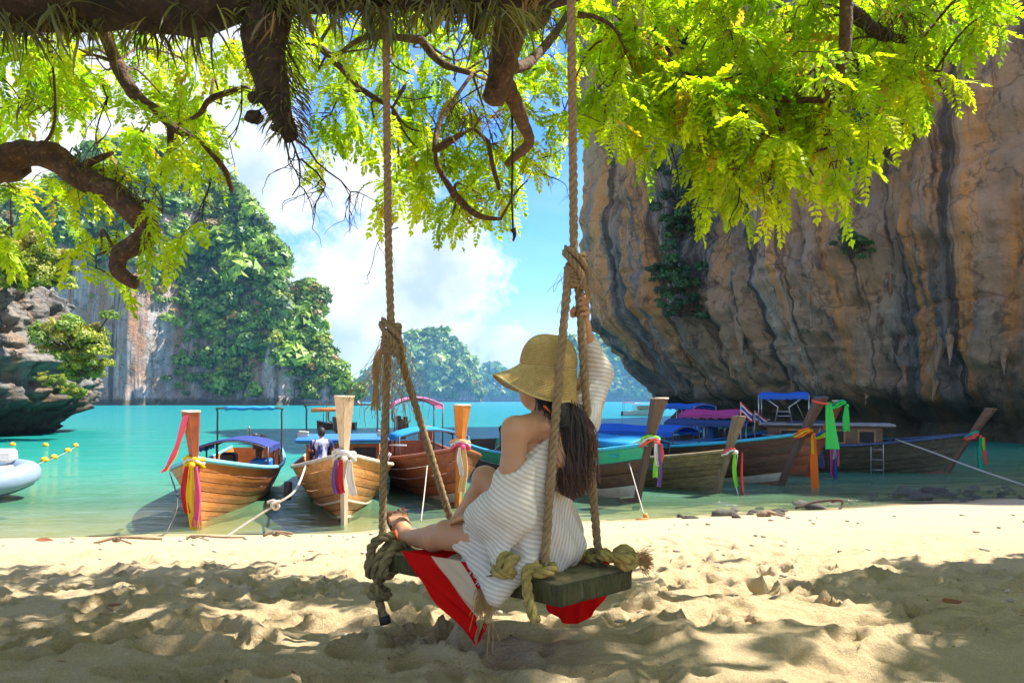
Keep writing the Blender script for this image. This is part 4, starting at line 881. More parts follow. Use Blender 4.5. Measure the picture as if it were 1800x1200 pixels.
# --- inflatable boat at the left edge
def inflatable():
    o = thing('inflatable_boat', 'grey and white inflatable boat cut off by the left edge of the photo', 'boat', (PX(58, 17.6), 17.6, WZ+.02), 0); o.rotation_euler = (.16, 0, 0)
    GREYT = pmat('inflatable_grey', (.25, .33, .42), (.20, .27, .36), .5, 3, bump=.05); WH = PAINT['white']
    pts = spline([(-4.5, -1.05, .42), (-2.6, -1.05, .42), (-1.2, -.95, .46), (-.45, -.5, .52), (-.25, .05, .55), (-.45, .6, .52), (-1.2, 1.05, .46), (-2.6, 1.15, .42), (-4.5, 1.15, .42)], 8)
    MB().tube(pts, .27, 14).build('tube', GREYT, o, True)
    MB().tube([p+Vector((0, -.02 if p.y < 0 else .02, .0))*1+Vector((0, 0, -.20)) for p in pts], .12, 8).build('rubbing_strake', PAINT['navy'], o, True)
    MB().box((-2.6, .05, .30), (3.6, 1.7, .06), None, .02).build('floor', WH, o)
    MB().box((-1.25, .05, .62), (.9, 1.3, .12), None, .05).build('bow_locker', WH, o)
    MB().box((-1.9, .72, .90), (2.2, .30, .30), None, .06).build('seat', WH, o)
    mb = MB(); mb.tube(spline([(-3.5, -.8, .6), (-2.0, -.75, 1.5), (-1.6, -.6, 1.62), (-1.6, .6, 1.62), (-2.0, .75, 1.5), (-3.5, .8, .6)], 5), .04, 8); mb.build('arch_frame', WH, o, True)
    MB().box((-2.4, 0, 1.66), (1.6, 1.5, .10), None, .04).build('sunshade', WH, o)
    for k in range(7):
        x = -.5-.42*k; y = -.55-.42*min(1, k*.5); MB().tube(spline([(x, y-.22, .60), (x-.1, y-.30, .50), (x-.3, y-.30, .50), (x-.4, y-.22, .60)], 4), .016, 6).build('grab_line', WH, o, True)
inflatable()

# --- yellow floats
YEL = pmat('yellow_float', (.80, .48, .01), (.70, .38, .01), .45, 8, bump=.05)
for px, py, lab in [(22, 780, 'yellow float in front of the left outcrop, closest to the photo edge'), (80, 781, 'yellow float under the middle of the left outcrop'), (133, 782, 'smallest yellow float at the far end of the float line'),
                    (119, 791, 'large yellow float second from the far end of the float line'), (95, 803, 'yellow float in the middle of the diagonal line'), (78, 808, 'yellow float second from the inflatable boat'), (58, 819, 'yellow float nearest to the inflatable boat')]:
    Y = 2.35*F/(py+3-705); o = thing('float', lab, 'float', (PX(px, Y), Y, WZ), random.uniform(0, 3), 'yellow floats on the water at left')
    MB().ball((0, 0, .06), .135, 10, (1.15, 1, .95)).build('shell', YEL, o, True); MB().lathe([(.13, -.01), (.155, 0), (.13, .01)], (0, 0, .05), 14).build('seam', YEL, o, True)
wrope('float_line', 'thin line joining the yellow floats', [Vector((PX(a, 2.35*F/(b+3-705)), 2.35*F/(b+3-705), WZ+.02)) for a, b in [(58, 819), (78, 808), (95, 803), (119, 791), (133, 782)]], .012, BROPE)

# --- motor boat far out, and the small boat behind the middle one
def motorboat():
    Y = 120.0; o = thing('motor_boat', 'white motor boat with red and white awnings far out by the cliff foot', 'boat', (PX(1096, Y), Y, WZ), 0)
    V = []; st = [(0, .55, .75), (.4, .75, .78), (1.5, .95, .82), (3, 1.0, .95), (4.5, .8, 1.1), (5.6, .1, 1.25)]
    for x, hb, z in st: V += [(x, -hb, z), (x, -hb*.8, .05), (x, 0, -.15), (x, hb*.8, .05), (x, hb, z)]
    Fs = [(i*5+j, i*5+j+1, (i+1)*5+j+1, (i+1)*5+j) for i in range(5) for j in range(4)]+[(0, 1, 2, 3, 4)]+[(i*5, (i+1)*5, (i+1)*5+4, i*5+4) for i in range(5)]
    MB().add(V, Fs).build('hull', PAINT['white'], o)
    MB().box((3.2, 0, 1.3), (2.0, 1.5, .7), None, .15).build('cabin', PAINT['cream'], o); MB().box((3.2, 0, 1.95), (2.8, 1.8, .1), None, .03).build('awning', PAINT['white'], o); MB().box((.8, 0, 2.15), (1.8, 1.7, .1), None, .03).build('stern_awning', CLOTH['pink'], o)
    for x in (0, 1.6, 2.0, 4.4):
        for y in (-.75, .75): MB().tube([(x, y, .8), (x, y, 2.1)], .03, 5).build('post', STEEL, o, True)
    MB().box((-.25, 0, .35), (.3, .5, .8), None, .1).build('outboard', PIPE, o)
motorboat()
def small_far():
    Y = 62.0; o = thing('small_boat', 'little boat with an open frame far behind the middle boat', 'boat', (PX(592, Y), Y, WZ), 0)
    V = []; st = [(-1.6, .35, .75), (-.8, .75, .55), (.4, .8, .5), (1.6, .6, .6)]
    for x, hb, z in st: V += [(x, -hb, z), (x, -hb*.6, .0), (x, hb*.6, 0), (x, hb, z)]
    MB().add(V, [(i*4+j, i*4+j+1, (i+1)*4+j+1, (i+1)*4+j) for i in range(3) for j in range(3)]+[(0, 1, 2, 3), (12, 15, 14, 13)]+[(i*4, (i+1)*4, (i+1)*4+3, i*4+3) for i in range(3)]).build('hull', WOODS['brown'], o)
    mb = MB()
    for x in (-1.0, .9): mb.tube([(x, -.5, .5), (x, -.5, 2.4), (x, .5, 2.4), (x, .5, .5)], .035, 5)
    for y in (-.5, .5): mb.tube([(-1.0, y, 2.4), (.9, y, 2.4)], .035, 5)
    mb.build('open_frame', STEEL, o, True); MB().box((.9, 0, .8), (.4, .4, .5), None, .05).build('engine', ENGINE, o)
    return o
small_far()
# ============================================================ the rain tree over the beach
BARK = pmat('tree_bark', (.045, .028, .019), (.018, .013, .010), .9, 9, (1, 1, 1), .9, 30, wear=(.09, .058, .036))
BARKL = pmat('branch_bark', (.13, .066, .032), (.04, .024, .016), .85, 14, (1, 1, 1), .8, 45, wear=(.22, .125, .065))
LEAF = leafmat('tree_leaf', .64, (1.3, 1.42, .35), gloss=.02)
MOSS = leafmat('epiphyte_leaf', .45, (1.4, 1.3, .6))
g_ = np.random.default_rng(5)
TREE = thing('rain_tree', 'big leaning tree overhanging the beach, its limb carrying the swing', 'tree', (-4.7, 2.2, float(sand_base(np.array(-4.7), np.array(2.2)))))
TO = Vector(TREE.location)
LIMB_PTS = []
def limb(pts, r0, r1, mat=BARK, name='limb', n=12, lump=.12, sub=8, parent=TREE, keep=True):
    path = spline(pts, sub); m = len(path); path = [q-TO for q in path]
    rr = [(r0+(r1-r0)*i/(m-1)) for i in range(m)]
    mb = MB(); mb.tube(path, rr, n); V = np.array(mb.v); c = np.repeat(np.array([tuple(q) for q in path]), n, 0); d = V-c; L = np.linalg.norm(d, axis=1, keepdims=True)
    s = 1+lump*1.6*fbm(V/(r0*1.6+.01), 3, int(r0*997))+lump*.7*(ridged(V/(r0*.7+.01), 2, 7)-.6)
    s[-n:] *= .45
    o = mesh_np(name, c+d*s[:, None], mb.f, mat, parent)
    if name == 'branch' and LIMB_PTS:      # carry the branch back to the limb it grows from
        a = path[0]+TO; h = min((q for q in LIMB_PTS if q[0].z > a.z-.15), key=lambda q: (q[0]-a).length)[0]
        if (h-a).length > .12:
            t = (path[0]-path[1]).normalized(); mid = a.lerp(h, .5)+t*min(.12, (h-a).length*.2)
            q = spline([h, mid, a], 6); MB().tube([v-TO for v in q], [rr[0]*(.5+.45*(i/(len(q)-1))**2) for i in range(len(q))], 8).build(name, mat, parent, True)
    if keep:
        for q, r in zip(path, rr): LIMB_PTS.append((q+TO, r))
    return o
gz = TO.z
limb([(-4.7, 2.2, gz-.3), (-4.6, 2.25, gz+.5), (-4.2, 2.4, 1.2), (-3.5, 2.7, 2.1), (-2.9, 2.95, 2.6)], .48, .26, name='trunk', n=18)
limb([(-3.3, 2.8, 2.35), P(-250, -55, 3.1), P(0, -42, 3.15), P(200, -28, 3.15), P(330, -22, 3.15), P(480, -38, 3.2), P(640, -52, 3.2), P(800, -32, 3.2), P(930, -40, 3.25), P(1040, -70, 3.3), P(1300, -150, 3.5)], .20, .12, n=18, lump=.16)
limb([P(560, -60, 3.2), P(800, -200, 3.0), P(1010, -330, 2.75), P(1300, -520, 2.6)], .14, .08)               # carries the right rope
limb([(-3.4, 2.75, 2.3), (-3.2, 3.4, 3.3), (-2.2, 4.4, 4.6), (0, 5.2, 5.6), (2.6, 5.6, 6.0)], .24, .08)
limb([(-3.6, 2.6, 2.2), (-3.0, 1.6, 3.4), (-1.2, .6, 4.8), (1.2, .4, 5.6), (3.8, 1.0, 5.9)], .22, .08)
limb([(-2.4, 4.2, 4.4), (-2.6, 6.0, 5.0), (-1.8, 8.0, 5.3)], .11, .05)
limb([(0, 5.2, 5.6), (1.4, 6.8, 5.7), (2.4, 8.2, 5.4)], .09, .04); limb([(2.2, 5.5, 5.9), (4.2, 6.4, 5.6), (5.8, 7.2, 5.0)], .08, .03)
# branches seen in the picture (photo pixel, distance)
limb([P(-160, 330, 4.2), P(-40, 312, 4.2), P(30, 272, 4.2), P(85, 272, 4.2), P(135, 308, 4.2), P(190, 332, 4.15), P(232, 372, 4.1), P(262, 405, 4.1), P(243, 428, 4.1), P(215, 445, 4.1), P(207, 472, 4.1), P(222, 490, 4.1), P(243, 500, 4.1)], .082, .036, BARKL, 'branch', 12, .22)
limb([P(-60, 260, 4.6), P(5, 300, 4.3), P(40, 285, 4.25)], .05, .07, BARKL, 'branch')
limb([P(130, 305, 4.2), P(160, 285, 4.2), P(200, 268, 4.2)], .03, .012, BARKL, 'branch')
limb([P(480, -30, 3.2), P(462, 60, 3.2), P(472, 130, 3.2), P(488, 190, 3.2), P(505, 228, 3.2), P(515, 246, 3.2)], .105, .030, BARK, 'branch', 14, .25)
limb([P(515, 230, 3.2), P(490, 226, 3.2), P(476, 224, 3.2)], .025, .012, BARK, 'branch')
limb([P(945, -60, 4.0), P(915, 10, 4.0), P(893, 70, 4.0), P(880, 130, 4.0), P(864, 184, 4.0)], .105, .058, BARKL, 'branch', 12, .2)
limb([P(905, -40, 3.6), P(930, 10, 3.6), P(957, 42, 3.6)], .085, .055, BARKL, 'branch', 12, .25)
limb([P(835, -10, 3.3), P(838, 40, 3.3), P(845, 68, 3.3)], .04, .028, BARK, 'branch', 10, .3)
limb([P(880, 130, 4.0), P(905, 180, 4.2), P(918, 215, 4.4), P(930, 250, 4.6), P(905, 275, 4.8), P(890, 290, 4.9)], .05, .022, BARKL, 'branch')
limb([P(895, 120, 4.3), P(930, 110, 4.5), P(975, 60, 4.8), P(1000, 20, 5)], .04, .02, BARKL, 'branch')
limb([P(1485, -60, 4.8), P(1487, 20, 4.8), P(1485, 80, 4.8), P(1475, 130, 4.8), P(1450, 168, 4.8), P(1440, 176, 4.8)], .046, .030, BARKL, 'branch')
limb([P(1476, 128, 4.8), P(1478, 150, 4.8), P(1477, 158, 4.8)], .02, .012, BARKL, 'branch'); limb([P(1485, 125, 4.8), P(1510, 124, 4.9), P(1528, 126, 4.9)], .012, .006, BARKL, 'branch')
limb([P(1510, 30, 5), P(1540, 55, 5), P(1585, 70, 5.1), P(1620, 70, 5.2)], .05, .02, BARK, 'branch', 10, .4)
limb([P(205, 110, 5), P(235, 165, 5), P(275, 195, 5), P(305, 225, 5), P(335, 240, 5)], .05, .022, BARKL, 'branch'); limb([P(300, 225, 5), P(297, 270, 5), P(283, 310, 5)], .024, .012, BARKL, 'branch')
limb([P(352, 200, 5.2), P(370, 175, 5.2), P(410, 160, 5.2), P(440, 155, 5.2)], .018, .025, BARKL, 'branch'); limb([P(385, 285, 4.8), P(398, 305, 4.8), P(408, 338, 4.8)], .02, .014, BARKL, 'branch')
limb([P(560, 80, 5.5), P(600, 120, 5.5), P(640, 160, 5.5), P(690, 190, 5.6)], .03, .016, BARKL, 'branch'); limb([P(740, 70, 5.5), P(775, 110, 5.5), P(830, 130, 5.4)], .035, .02, BARKL, 'branch')
limb([P(765, 265, 5.2), P(790, 248, 5.2), P(815, 235, 5.2)], .028, .02, BARKL, 'branch', 8, .3); limb([P(800, 345, 5.4), P(830, 372, 5.4), P(850, 382, 5.4), P(880, 385, 5.4)], .03, .014, BARKL, 'branch')
limb([P(858, 250, 5), P(866, 290, 5), P(878, 335, 5)], .018, .014, BARKL, 'branch')
limb([P(1015, 25, 5), P(1050, 32, 5), P(1080, 50, 5), P(1100, 90, 5)], .02, .008, BARKL, 'branch'); limb([P(1440, 176, 4.8), P(1370, 175, 5), P(1320, 165, 5), P(1270, 150, 5.1)], .022, .012, BARKL, 'branch')
limb([P(1325, 165, 5), P(1310, 200, 5), P(1265, 200, 5), P(1225, 265, 5)], .016, .007, BARKL, 'branch'); limb([P(1365, 190, 5), P(1385, 250, 5), P(1415, 285, 5), P(1430, 310, 5)], .014, .006, BARKL, 'branch')
limb([P(1270, 150, 5.1), P(1210, 130, 5.2), P(1150, 90, 5.3), P(1100, 60, 5.3)], .012, .006, BARKL, 'branch'); limb([P(1600, 75, 5.2), P(1640, 130, 5.3), P(1670, 175, 5.3)], .016, .006, BARKL, 'branch')
# hanging vine
limb([P(899, 150, 4.3), P(901, 260, 4.3), P(900, 340, 4.3), P(902, 408, 4.3)], .007, .007, BARK, 'vine', 6, .1, keep=False)
limb([P(901, 402, 4.3), P(904, 412, 4.3), P(902, 424, 4.3)], .018, .008, BARK, 'vine', 6, .3, keep=False)

# ---- compound leaves
def frond_verts(npair, L, ll, lw, curl, seed):
    g = np.random.default_rng(seed); Q = []
    for k in range(npair):
        u = (k+.7)/npair; x = L*u; z = -curl*L*u*u
        sz = ll*(.65+.5*math.sin(math.pi*min(1, .25+u*.75)))
        for s in (-1, 1):
            a = math.radians(62-22*u)+g.normal(0, .10); dz = g.normal(-.18, .22)
            d = np.array([math.cos(a), s*math.sin(a), dz]); d /= np.linalg.norm(d); w = np.array([-s*math.sin(a), math.cos(a)*1.0, g.normal(0, .25)])*lw
            b = np.array([x, 0, z]); Q.append([b, b+d*sz*.45+w, b+d*sz, b+d*sz*.45-w])
    b = np.array([L*.93, 0, -curl*L*.86]); d = np.array([1, 0, -curl]); w = np.array([0, lw, 0]); Q.append([b, b+d*ll*.5+w, b+d*ll, b+d*ll*.5-w])
    # rachis
    t = .0016
    Q.append([np.array([0, -t, 0]), np.array([0, t, 0]), np.array([L, t*.5, -curl*L]), np.array([L, -t*.5, -curl*L])])
    return np.array(Q)
FRONDS = [frond_verts(8, .165, .048, .0125, .25+.1*k, k) for k in range(6)]
BIGF = [frond_verts(5, .165, .075, .024, .25+.1*k, k+40) for k in range(3)]
FR_POS, FR_ROT, FR_SC, FR_COL = [], [], [], []
TWIG = MB()
LEAFC = np.array([(.34, .48, .020), (.42, .54, .022), (.50, .57, .024), (.22, .38, .022), (.56, .56, .03)])
def add_frond(p, d, up, sc, col):
    d = d.normalized(); s = d.cross(up)
    s = s.normalized() if s.length > 1e-3 else d.orthogonal().normalized(); n = s.cross(d)
    FR_POS.append(tuple(p)); FR_ROT.append([tuple(d), tuple(s), tuple(n)]); FR_SC.append(sc); FR_COL.append(col)
def spray(p0, d, length, nf, sc, col, droop=.5, twig=.004):
    """a twig with alternate compound leaves"""
    pts = [p0]; dd = d.normalized(); n = 6
    for k in range(n):
        dd = (dd+Vector((random.gauss(0, .13), random.gauss(0, .13), -droop*.16+random.gauss(0, .08)))).normalized(); pts.append(pts[-1]+dd*(length/n))
    TWIG.tube([q-TO for q in pts], [twig*(1-.7*i/n) for i in range(n+1)], 4, cap=False)
    for k in range(nf):
        u = (k+.5)/nf*n; i = min(n-1, int(u)); q = pts[i].lerp(pts[i+1], u-i); t = (pts[i+1]-pts[i]).normalized()
        s = t.cross(Vector((0, 0, 1))); s = s.normalized() if s.length > .05 else Vector((1, 0, 0))
        sd = 1 if k % 2 else -1
        fd = t*.55+s*sd*.8+Vector((random.gauss(0, .25), random.gauss(0, .25), random.gauss(-.25, .28)))
        add_frond(q, fd, Vector((random.gauss(0, .35), random.gauss(0, .35), 1)), sc*random.uniform(.6, 1.35), (col if random.random() > .05 else np.array([.50, .33, .05]))*random.uniform(.7, 1.25))
    add_frond(pts[-1], dd, Vector((0, 0, 1)), sc, col)
def near_limb(c):
    return min(LIMB_PTS, key=lambda q: (q[0]-c).length)[0]
def cluster(px, py, rx, ry, Y, n, sc=1.0, dY=.5, shade=0, link=True, nf=(6, 10)):
    c = P(px, py, Y); ax, az = rx/F*Y, ry/F*Y
    hub = near_limb(c)
    if link and (hub-c).length > .15:
        mid = hub.lerp(c, .5)+Vector((random.gauss(0, .08), random.gauss(0, .08), random.gauss(.05, .08)))
        TWIG.tube([q-TO for q in spline([hub, mid, c], 5)], [.011*(1-.05*i) for i in range(11)], 5, cap=False)
    for k in range(n):
        a = random.uniform(0, 6.283); r = math.sqrt(random.random())
        e = c+Vector((ax*r*math.cos(a), random.uniform(-dY, dY), az*r*math.sin(a)))
        b = c.lerp(e, random.uniform(.35, .75))+Vector((random.gauss(0, .04), random.gauss(0, .05), random.gauss(.05, .05)))
        if random.random() < .5: TWIG.tube([q-TO for q in spline([c.lerp(hub, .1), c.lerp(b, .5)+Vector((random.gauss(0, .04), 0, random.gauss(.03, .04))), b], 3)], [.006-.0005*i for i in range(7)], 4, cap=False)
        d = (e-b)+Vector((random.gauss(0, .08), random.gauss(0, .12), random.gauss(-.03, .08)))
        col = LEAFC[min(4, max(0, int(random.gauss(1.6-shade, 1.0))))]
        spray(b, d, random.uniform(.18, .38), random.randint(*nf), sc, col, random.uniform(.3, 1.0))
CL = [  # px, py, rx, ry, distance, sprays
 # left
 (40, 130, 80, 80, 5.2, 30), (60, 215, 80, 60, 5.0, 26), (25, 360, 50, 60, 5.4, 18), (110, 170, 70, 60, 6, 20), (170, 130, 70, 60, 6, 20), (250, 120, 80, 60, 6.2, 22), (330, 130, 80, 60, 5.8, 24), (300, 210, 70, 45, 5.6, 14),
 (420, 130, 60, 60, 6, 20), (390, 210, 60, 45, 5.6, 14), (300, 275, 55, 40, 5.2, 9), (350, 270, 50, 40, 5, 8), (60, 90, 90, 50, 4.8, 20), (240, 70, 120, 40, 6, 24), (560, 150, 60, 50, 5.6, 18), (580, 230, 60, 40, 5.4, 12), (560, 100, 60, 40, 6, 14),
 (290, 400, 30, 20, 4.3, 5), (190, 360, 40, 30, 4.6, 5), (20, 440, 40, 30, 6.0, 10), (250, 260, 50, 30, 5, 6), (610, 190, 40, 50, 5.2, 10), (180, 470, 30, 22, 4.4, 4), (130, 330, 40, 30, 4.7, 6), (90, 100, 60, 50, 4.2, 10), (520, 60, 80, 30, 6.5, 14),
 # middle
 (660, 110, 60, 60, 6, 18), (700, 190, 70, 60, 6.2, 20), (740, 110, 60, 50, 6.4, 18), (800, 170, 60, 60, 6, 20), (760, 260, 70, 50, 6, 20), (720, 330, 60, 45, 5.9, 16), (690, 375, 45, 30, 5.8, 10), (790, 330, 70, 50, 6, 20), (850, 370, 60, 40, 6, 18), (810, 400, 50, 28, 5.8, 12),
 (870, 290, 55, 50, 6.1, 16), (920, 240, 55, 50, 6.2, 16), (950, 150, 55, 60, 6.3, 18), (930, 340, 35, 40, 6, 8), (960, 80, 60, 60, 6, 18), (880, 90, 50, 60, 6.6, 14), (840, 60, 70, 50, 6.6, 16), (700, 60, 80, 40, 6.8, 18), (900, 210, 40, 40, 5.4, 8), (985, 240, 40, 60, 6, 10), (660, 250, 40, 30, 5.6, 6),
 # right
 (1060, 60, 60, 60, 5.6, 24), (1090, 140, 60, 55, 5.4, 24), (1060, 200, 40, 40, 5.3, 12), (1130, 60, 60, 60, 5.8, 20), (1150, 190, 55, 45, 5.4, 20), (1060, 300, 22, 30, 5.2, 5), (1180, 255, 60, 40, 5.2, 20), (1140, 240, 40, 35, 5.3, 10), (1230, 190, 60, 50, 5.3, 26), (1250, 110, 55, 50, 5.8, 18), (1310, 60, 60, 60, 5.6, 26),
 (1300, 150, 70, 55, 5.3, 30), (1290, 240, 70, 45, 5.1, 30), (1240, 285, 55, 30, 5.1, 16), (1330, 300, 60, 40, 5.0, 24), (1290, 350, 45, 25, 4.9, 12), (1350, 372, 25, 14, 4.9, 5), (1380, 220, 65, 55, 5.1, 30), (1380, 110, 65, 60, 5.4, 30), (1440, 60, 60, 60, 5.6, 26), (1430, 230, 55, 45, 5.1, 20), (1440, 290, 50, 35, 5.0, 16),
 (1460, 350, 30, 25, 4.9, 7), (1490, 290, 25, 25, 5, 6), (1510, 170, 55, 40, 5.2, 20), (1550, 120, 60, 50, 5.3, 24), (1560, 50, 60, 50, 5.6, 24), (1630, 70, 50, 55, 5.4, 18), (1590, 170, 40, 30, 5.2, 10), (1660, 130, 35, 30, 5.3, 8), (1700, 60, 40, 35, 5.4, 9), (1740, 70, 28, 18, 5.4, 4), (1620, 215, 25, 20, 5.2, 5), (1640, 20, 70, 30, 5.6, 16), (1770, 15, 30, 20, 5.5, 4), (1200, 30, 70, 40, 6, 18), (1650, 178, 20, 14, 5.3, 3)]
for c in CL: cluster(c[0], c[1]-(26 if c[0] < 1000 else 52), *c[2:5], max(3, int(c[5]*(.30 if c[0] < 470 else .38 if c[0] < 1000 else .50))))
N_VIEW = len(FR_POS)
# crown above and around the frame: it shades the sand, with gaps for the sun
for k in range(370):
    a, r = random.uniform(0, 6.283), math.sqrt(random.random()); x, y = .8+6.4*r*math.cos(a), 1.9+3.8*r*math.sin(a)
    z = 4.9+1.3*random.random()-.10*(r*4)**2*.3
    if y > 2 and z < CZ+(705+40)/F*y: z = CZ+(705+60)/F*y+random.uniform(0, .9)
    if z > 7.5 or y > 5.4 or (y > 4.1 and random.random() < .45): continue
    d = Vector((random.gauss(0, 1), random.gauss(0, 1), random.gauss(-.1, .25))); p = Vector((x, y, z)); col = LEAFC[random.randint(0, 3)]
    for q in range(3): spray(p+Vector((random.gauss(0, .12), random.gauss(0, .12), random.gauss(0, .1))), d+Vector((random.gauss(0, .5), random.gauss(0, .5), 0)), random.uniform(.5, .8), 8, 1.35, col, .3, .008)
limb([(2.6, 5.6, 6.0), (4.4, 5.3, 5.6), (5.8, 5.0, 4.8), (6.6, 4.8, 4.2)], .08, .03)
for k in range(150):       # unseen crown sprays, added right of the frame to shade the sand
    y = random.uniform(3.2, 6.4); x = random.uniform(.76*y+1.0, 8.4); z = random.uniform(2.7, max(2.9, min(5.2, 2.7+1.4*(x-3.8))))
    p = Vector((x, y, z)); col = LEAFC[random.randint(0, 3)]
    for q in range(3): spray(p+Vector((random.gauss(0, .12), random.gauss(0, .12), random.gauss(0, .1))), Vector((abs(random.gauss(0, 1)), random.gauss(0, .8), random.gauss(-.1, .25))), random.uniform(.5, .8), 8, 1.35, col, .3, .008)
TWIG.build('twig', BARKL, TREE)
TREE.children[-1]['kind'] = 'stuff'
def join_fronds(idx, TPL):
    pos, rot, sc, col = (np.array([a[i] for i in idx]) for a in (FR_POS, FR_ROT, FR_SC, FR_COL)); Vs, Cs = [], []; k = np.array(idx) % len(TPL)
    for f, T in enumerate(TPL):
        I = np.nonzero(k == f)[0]; t = T.reshape(-1, 3); q = np.einsum('vk,nkj->nvj', t, rot[I])*sc[I][:, None, None]+pos[I][:, None, :]-np.array(TO)
        nq = len(T); cc = np.repeat(col[I][:, None, :], nq, 1)*np.random.default_rng(f).uniform(.82, 1.18, (len(I), nq, 1))
        Vs.append(q.reshape(-1, 3)); Cs.append(np.repeat(cc.reshape(-1, 3), 4, 0))
    V = np.concatenate(Vs); return V, np.arange(len(V)).reshape(-1, 4), np.concatenate(Cs)
near = sorted(range(N_VIEW), key=lambda i: FR_POS[i][1])[:260]; nearset = set(near)
Va, Fa, Ca = join_fronds([i for i in range(N_VIEW) if i not in nearset], FRONDS); Vb, Fb, Cb = join_fronds(list(range(N_VIEW, len(FR_POS))), BIGF); V = np.concatenate([Va, Vb]); Fc = np.concatenate([Fa, Fb+len(Va)]); Cc = np.concatenate([Ca, Cb])
tag(mesh_np('foliage', V, Fc, LEAF, TREE, False, {'col': Cc}), kind='stuff')
FM = []
for f, T in enumerate(FRONDS):
    for c in range(3):
        me = bpy.data.meshes.new('leaf_frond'); V = T.reshape(-1, 3); me.from_pydata([tuple(v) for v in V], [], np.arange(len(V)).reshape(-1, 4).tolist()); me.materials.append(LEAF)
        at = me.attributes.new('col', 'FLOAT_COLOR', 'POINT'); cc = np.repeat(LEAFC[c][None]*np.random.default_rng(f).uniform(.8, 1.2, (len(T), 1)), 4, 0); at.data.foreach_set('color', np.concatenate([cc, np.ones((len(cc), 1))], 1).ravel()); FM.append(me)
for n, i in enumerate(near):
    o = bpy.data.objects.new('leaf_frond', FM[n % len(FM)]); COL.objects.link(o); o.parent = TREE
    R3 = Matrix([FR_ROT[i][0], FR_ROT[i][1], FR_ROT[i][2]]).transposed(); o.matrix_local = Matrix.Translation(Vector(FR_POS[i])-TO) @ R3.to_4x4() @ Matrix.Scale(FR_SC[i], 4)

# ---- epiphytes hanging from the limb, moss on the stump, bare twigs
def epiphytes():
    V, Fc, Cc = [], [], []
    def blade(p, d, L, w, col):
        p = Vector(p); d = Vector(d).normalized(); s = Vector((random.gauss(0, 1), random.gauss(0, 1), 0)).normalized(); b = len(V); n = 6
        for k in range(n+1):
            u = k/n; ww = w*math.sin(math.pi*(.12+.85*u)); V.append(tuple(p-s*ww-TO)); V.append(tuple(p+s*ww-TO)); Cc.extend([col*(1-.25*u)]*2)
            d = (d+Vector((random.gauss(0, .12), random.gauss(0, .12), -.28+.10*u))).normalized(); p = p+d*(L/n)
        Fc.extend((b+2*k, b+2*k+1, b+2*k+3, b+2*k+2) for k in range(n))
    EC = [np.array(c) for c in [(.11, .12, .022), (.22, .22, .03), (.05, .06, .018), (.28, .17, .04), (.14, .075, .028)]]
    L = [(q, r) for q, r in LIMB_PTS]
    for k in range(150):
        px = random.uniform(-60, 950); Y0 = 3.18+random.gauss(0, .09); yy = random.uniform(0, 40) if px < 420 else random.uniform(-25, 26); L0 = random.choice([.07, .10, .13, .18, .24]); lean = random.gauss(0, .5); c0 = EC[min(4, int(abs(random.gauss(0, 1.7))))]
        for q in range(random.randint(4, 16)): blade(P(px+random.gauss(0, 9), yy+random.gauss(0, 6), Y0+random.gauss(0, .03)), (lean+random.gauss(0, .45), random.gauss(0, .5), random.gauss(-.3, .45)), L0*random.uniform(.6, 1.25), random.uniform(.0025, .008), c0*random.uniform(.5, 1.3))
    for k in range(520):   # stump
        t = random.random(); c = P(470+38*t, -10+250*t, 3.18); a = random.uniform(0, 6.28); r = .10*(1-.7*t)
        blade(c+Vector((r*math.cos(a), r*math.sin(a)*.8, 0)), (math.cos(a), math.sin(a), .1), random.uniform(.05, .13), random.uniform(.002, .006), EC[min(4, int(abs(random.gauss(0, 1.9))))]*random.uniform(.5, 1.1))
    for cx, cy, Y, rr, n in [(820, 200, 4.2, .10, 120), (1560, 25, 4.9, .12, 120), (930, 30, 3.6, .1, 70), (160, 300, 4.15, .08, 60), (230, 330, 4.1, .06, 70), (845, 50, 3.3, .06, 60), (60, 180, 4.3, .08, 50)]:
        for k in range(n): blade(P(cx, cy, Y)+Vector((random.gauss(0, rr), random.gauss(0, rr*.5), random.gauss(0, rr*.5))), (random.gauss(0, 1), random.gauss(0, .6), random.gauss(.1, .6)), random.uniform(.08, .2), random.uniform(.002, .006), EC[random.randint(0, 4)]*random.uniform(.5, 1.1))
    tag(mesh_np('epiphyte', np.array(V), Fc, MOSS, TREE, False, {'col': np.array(Cc)}), kind='stuff')
epiphytes()
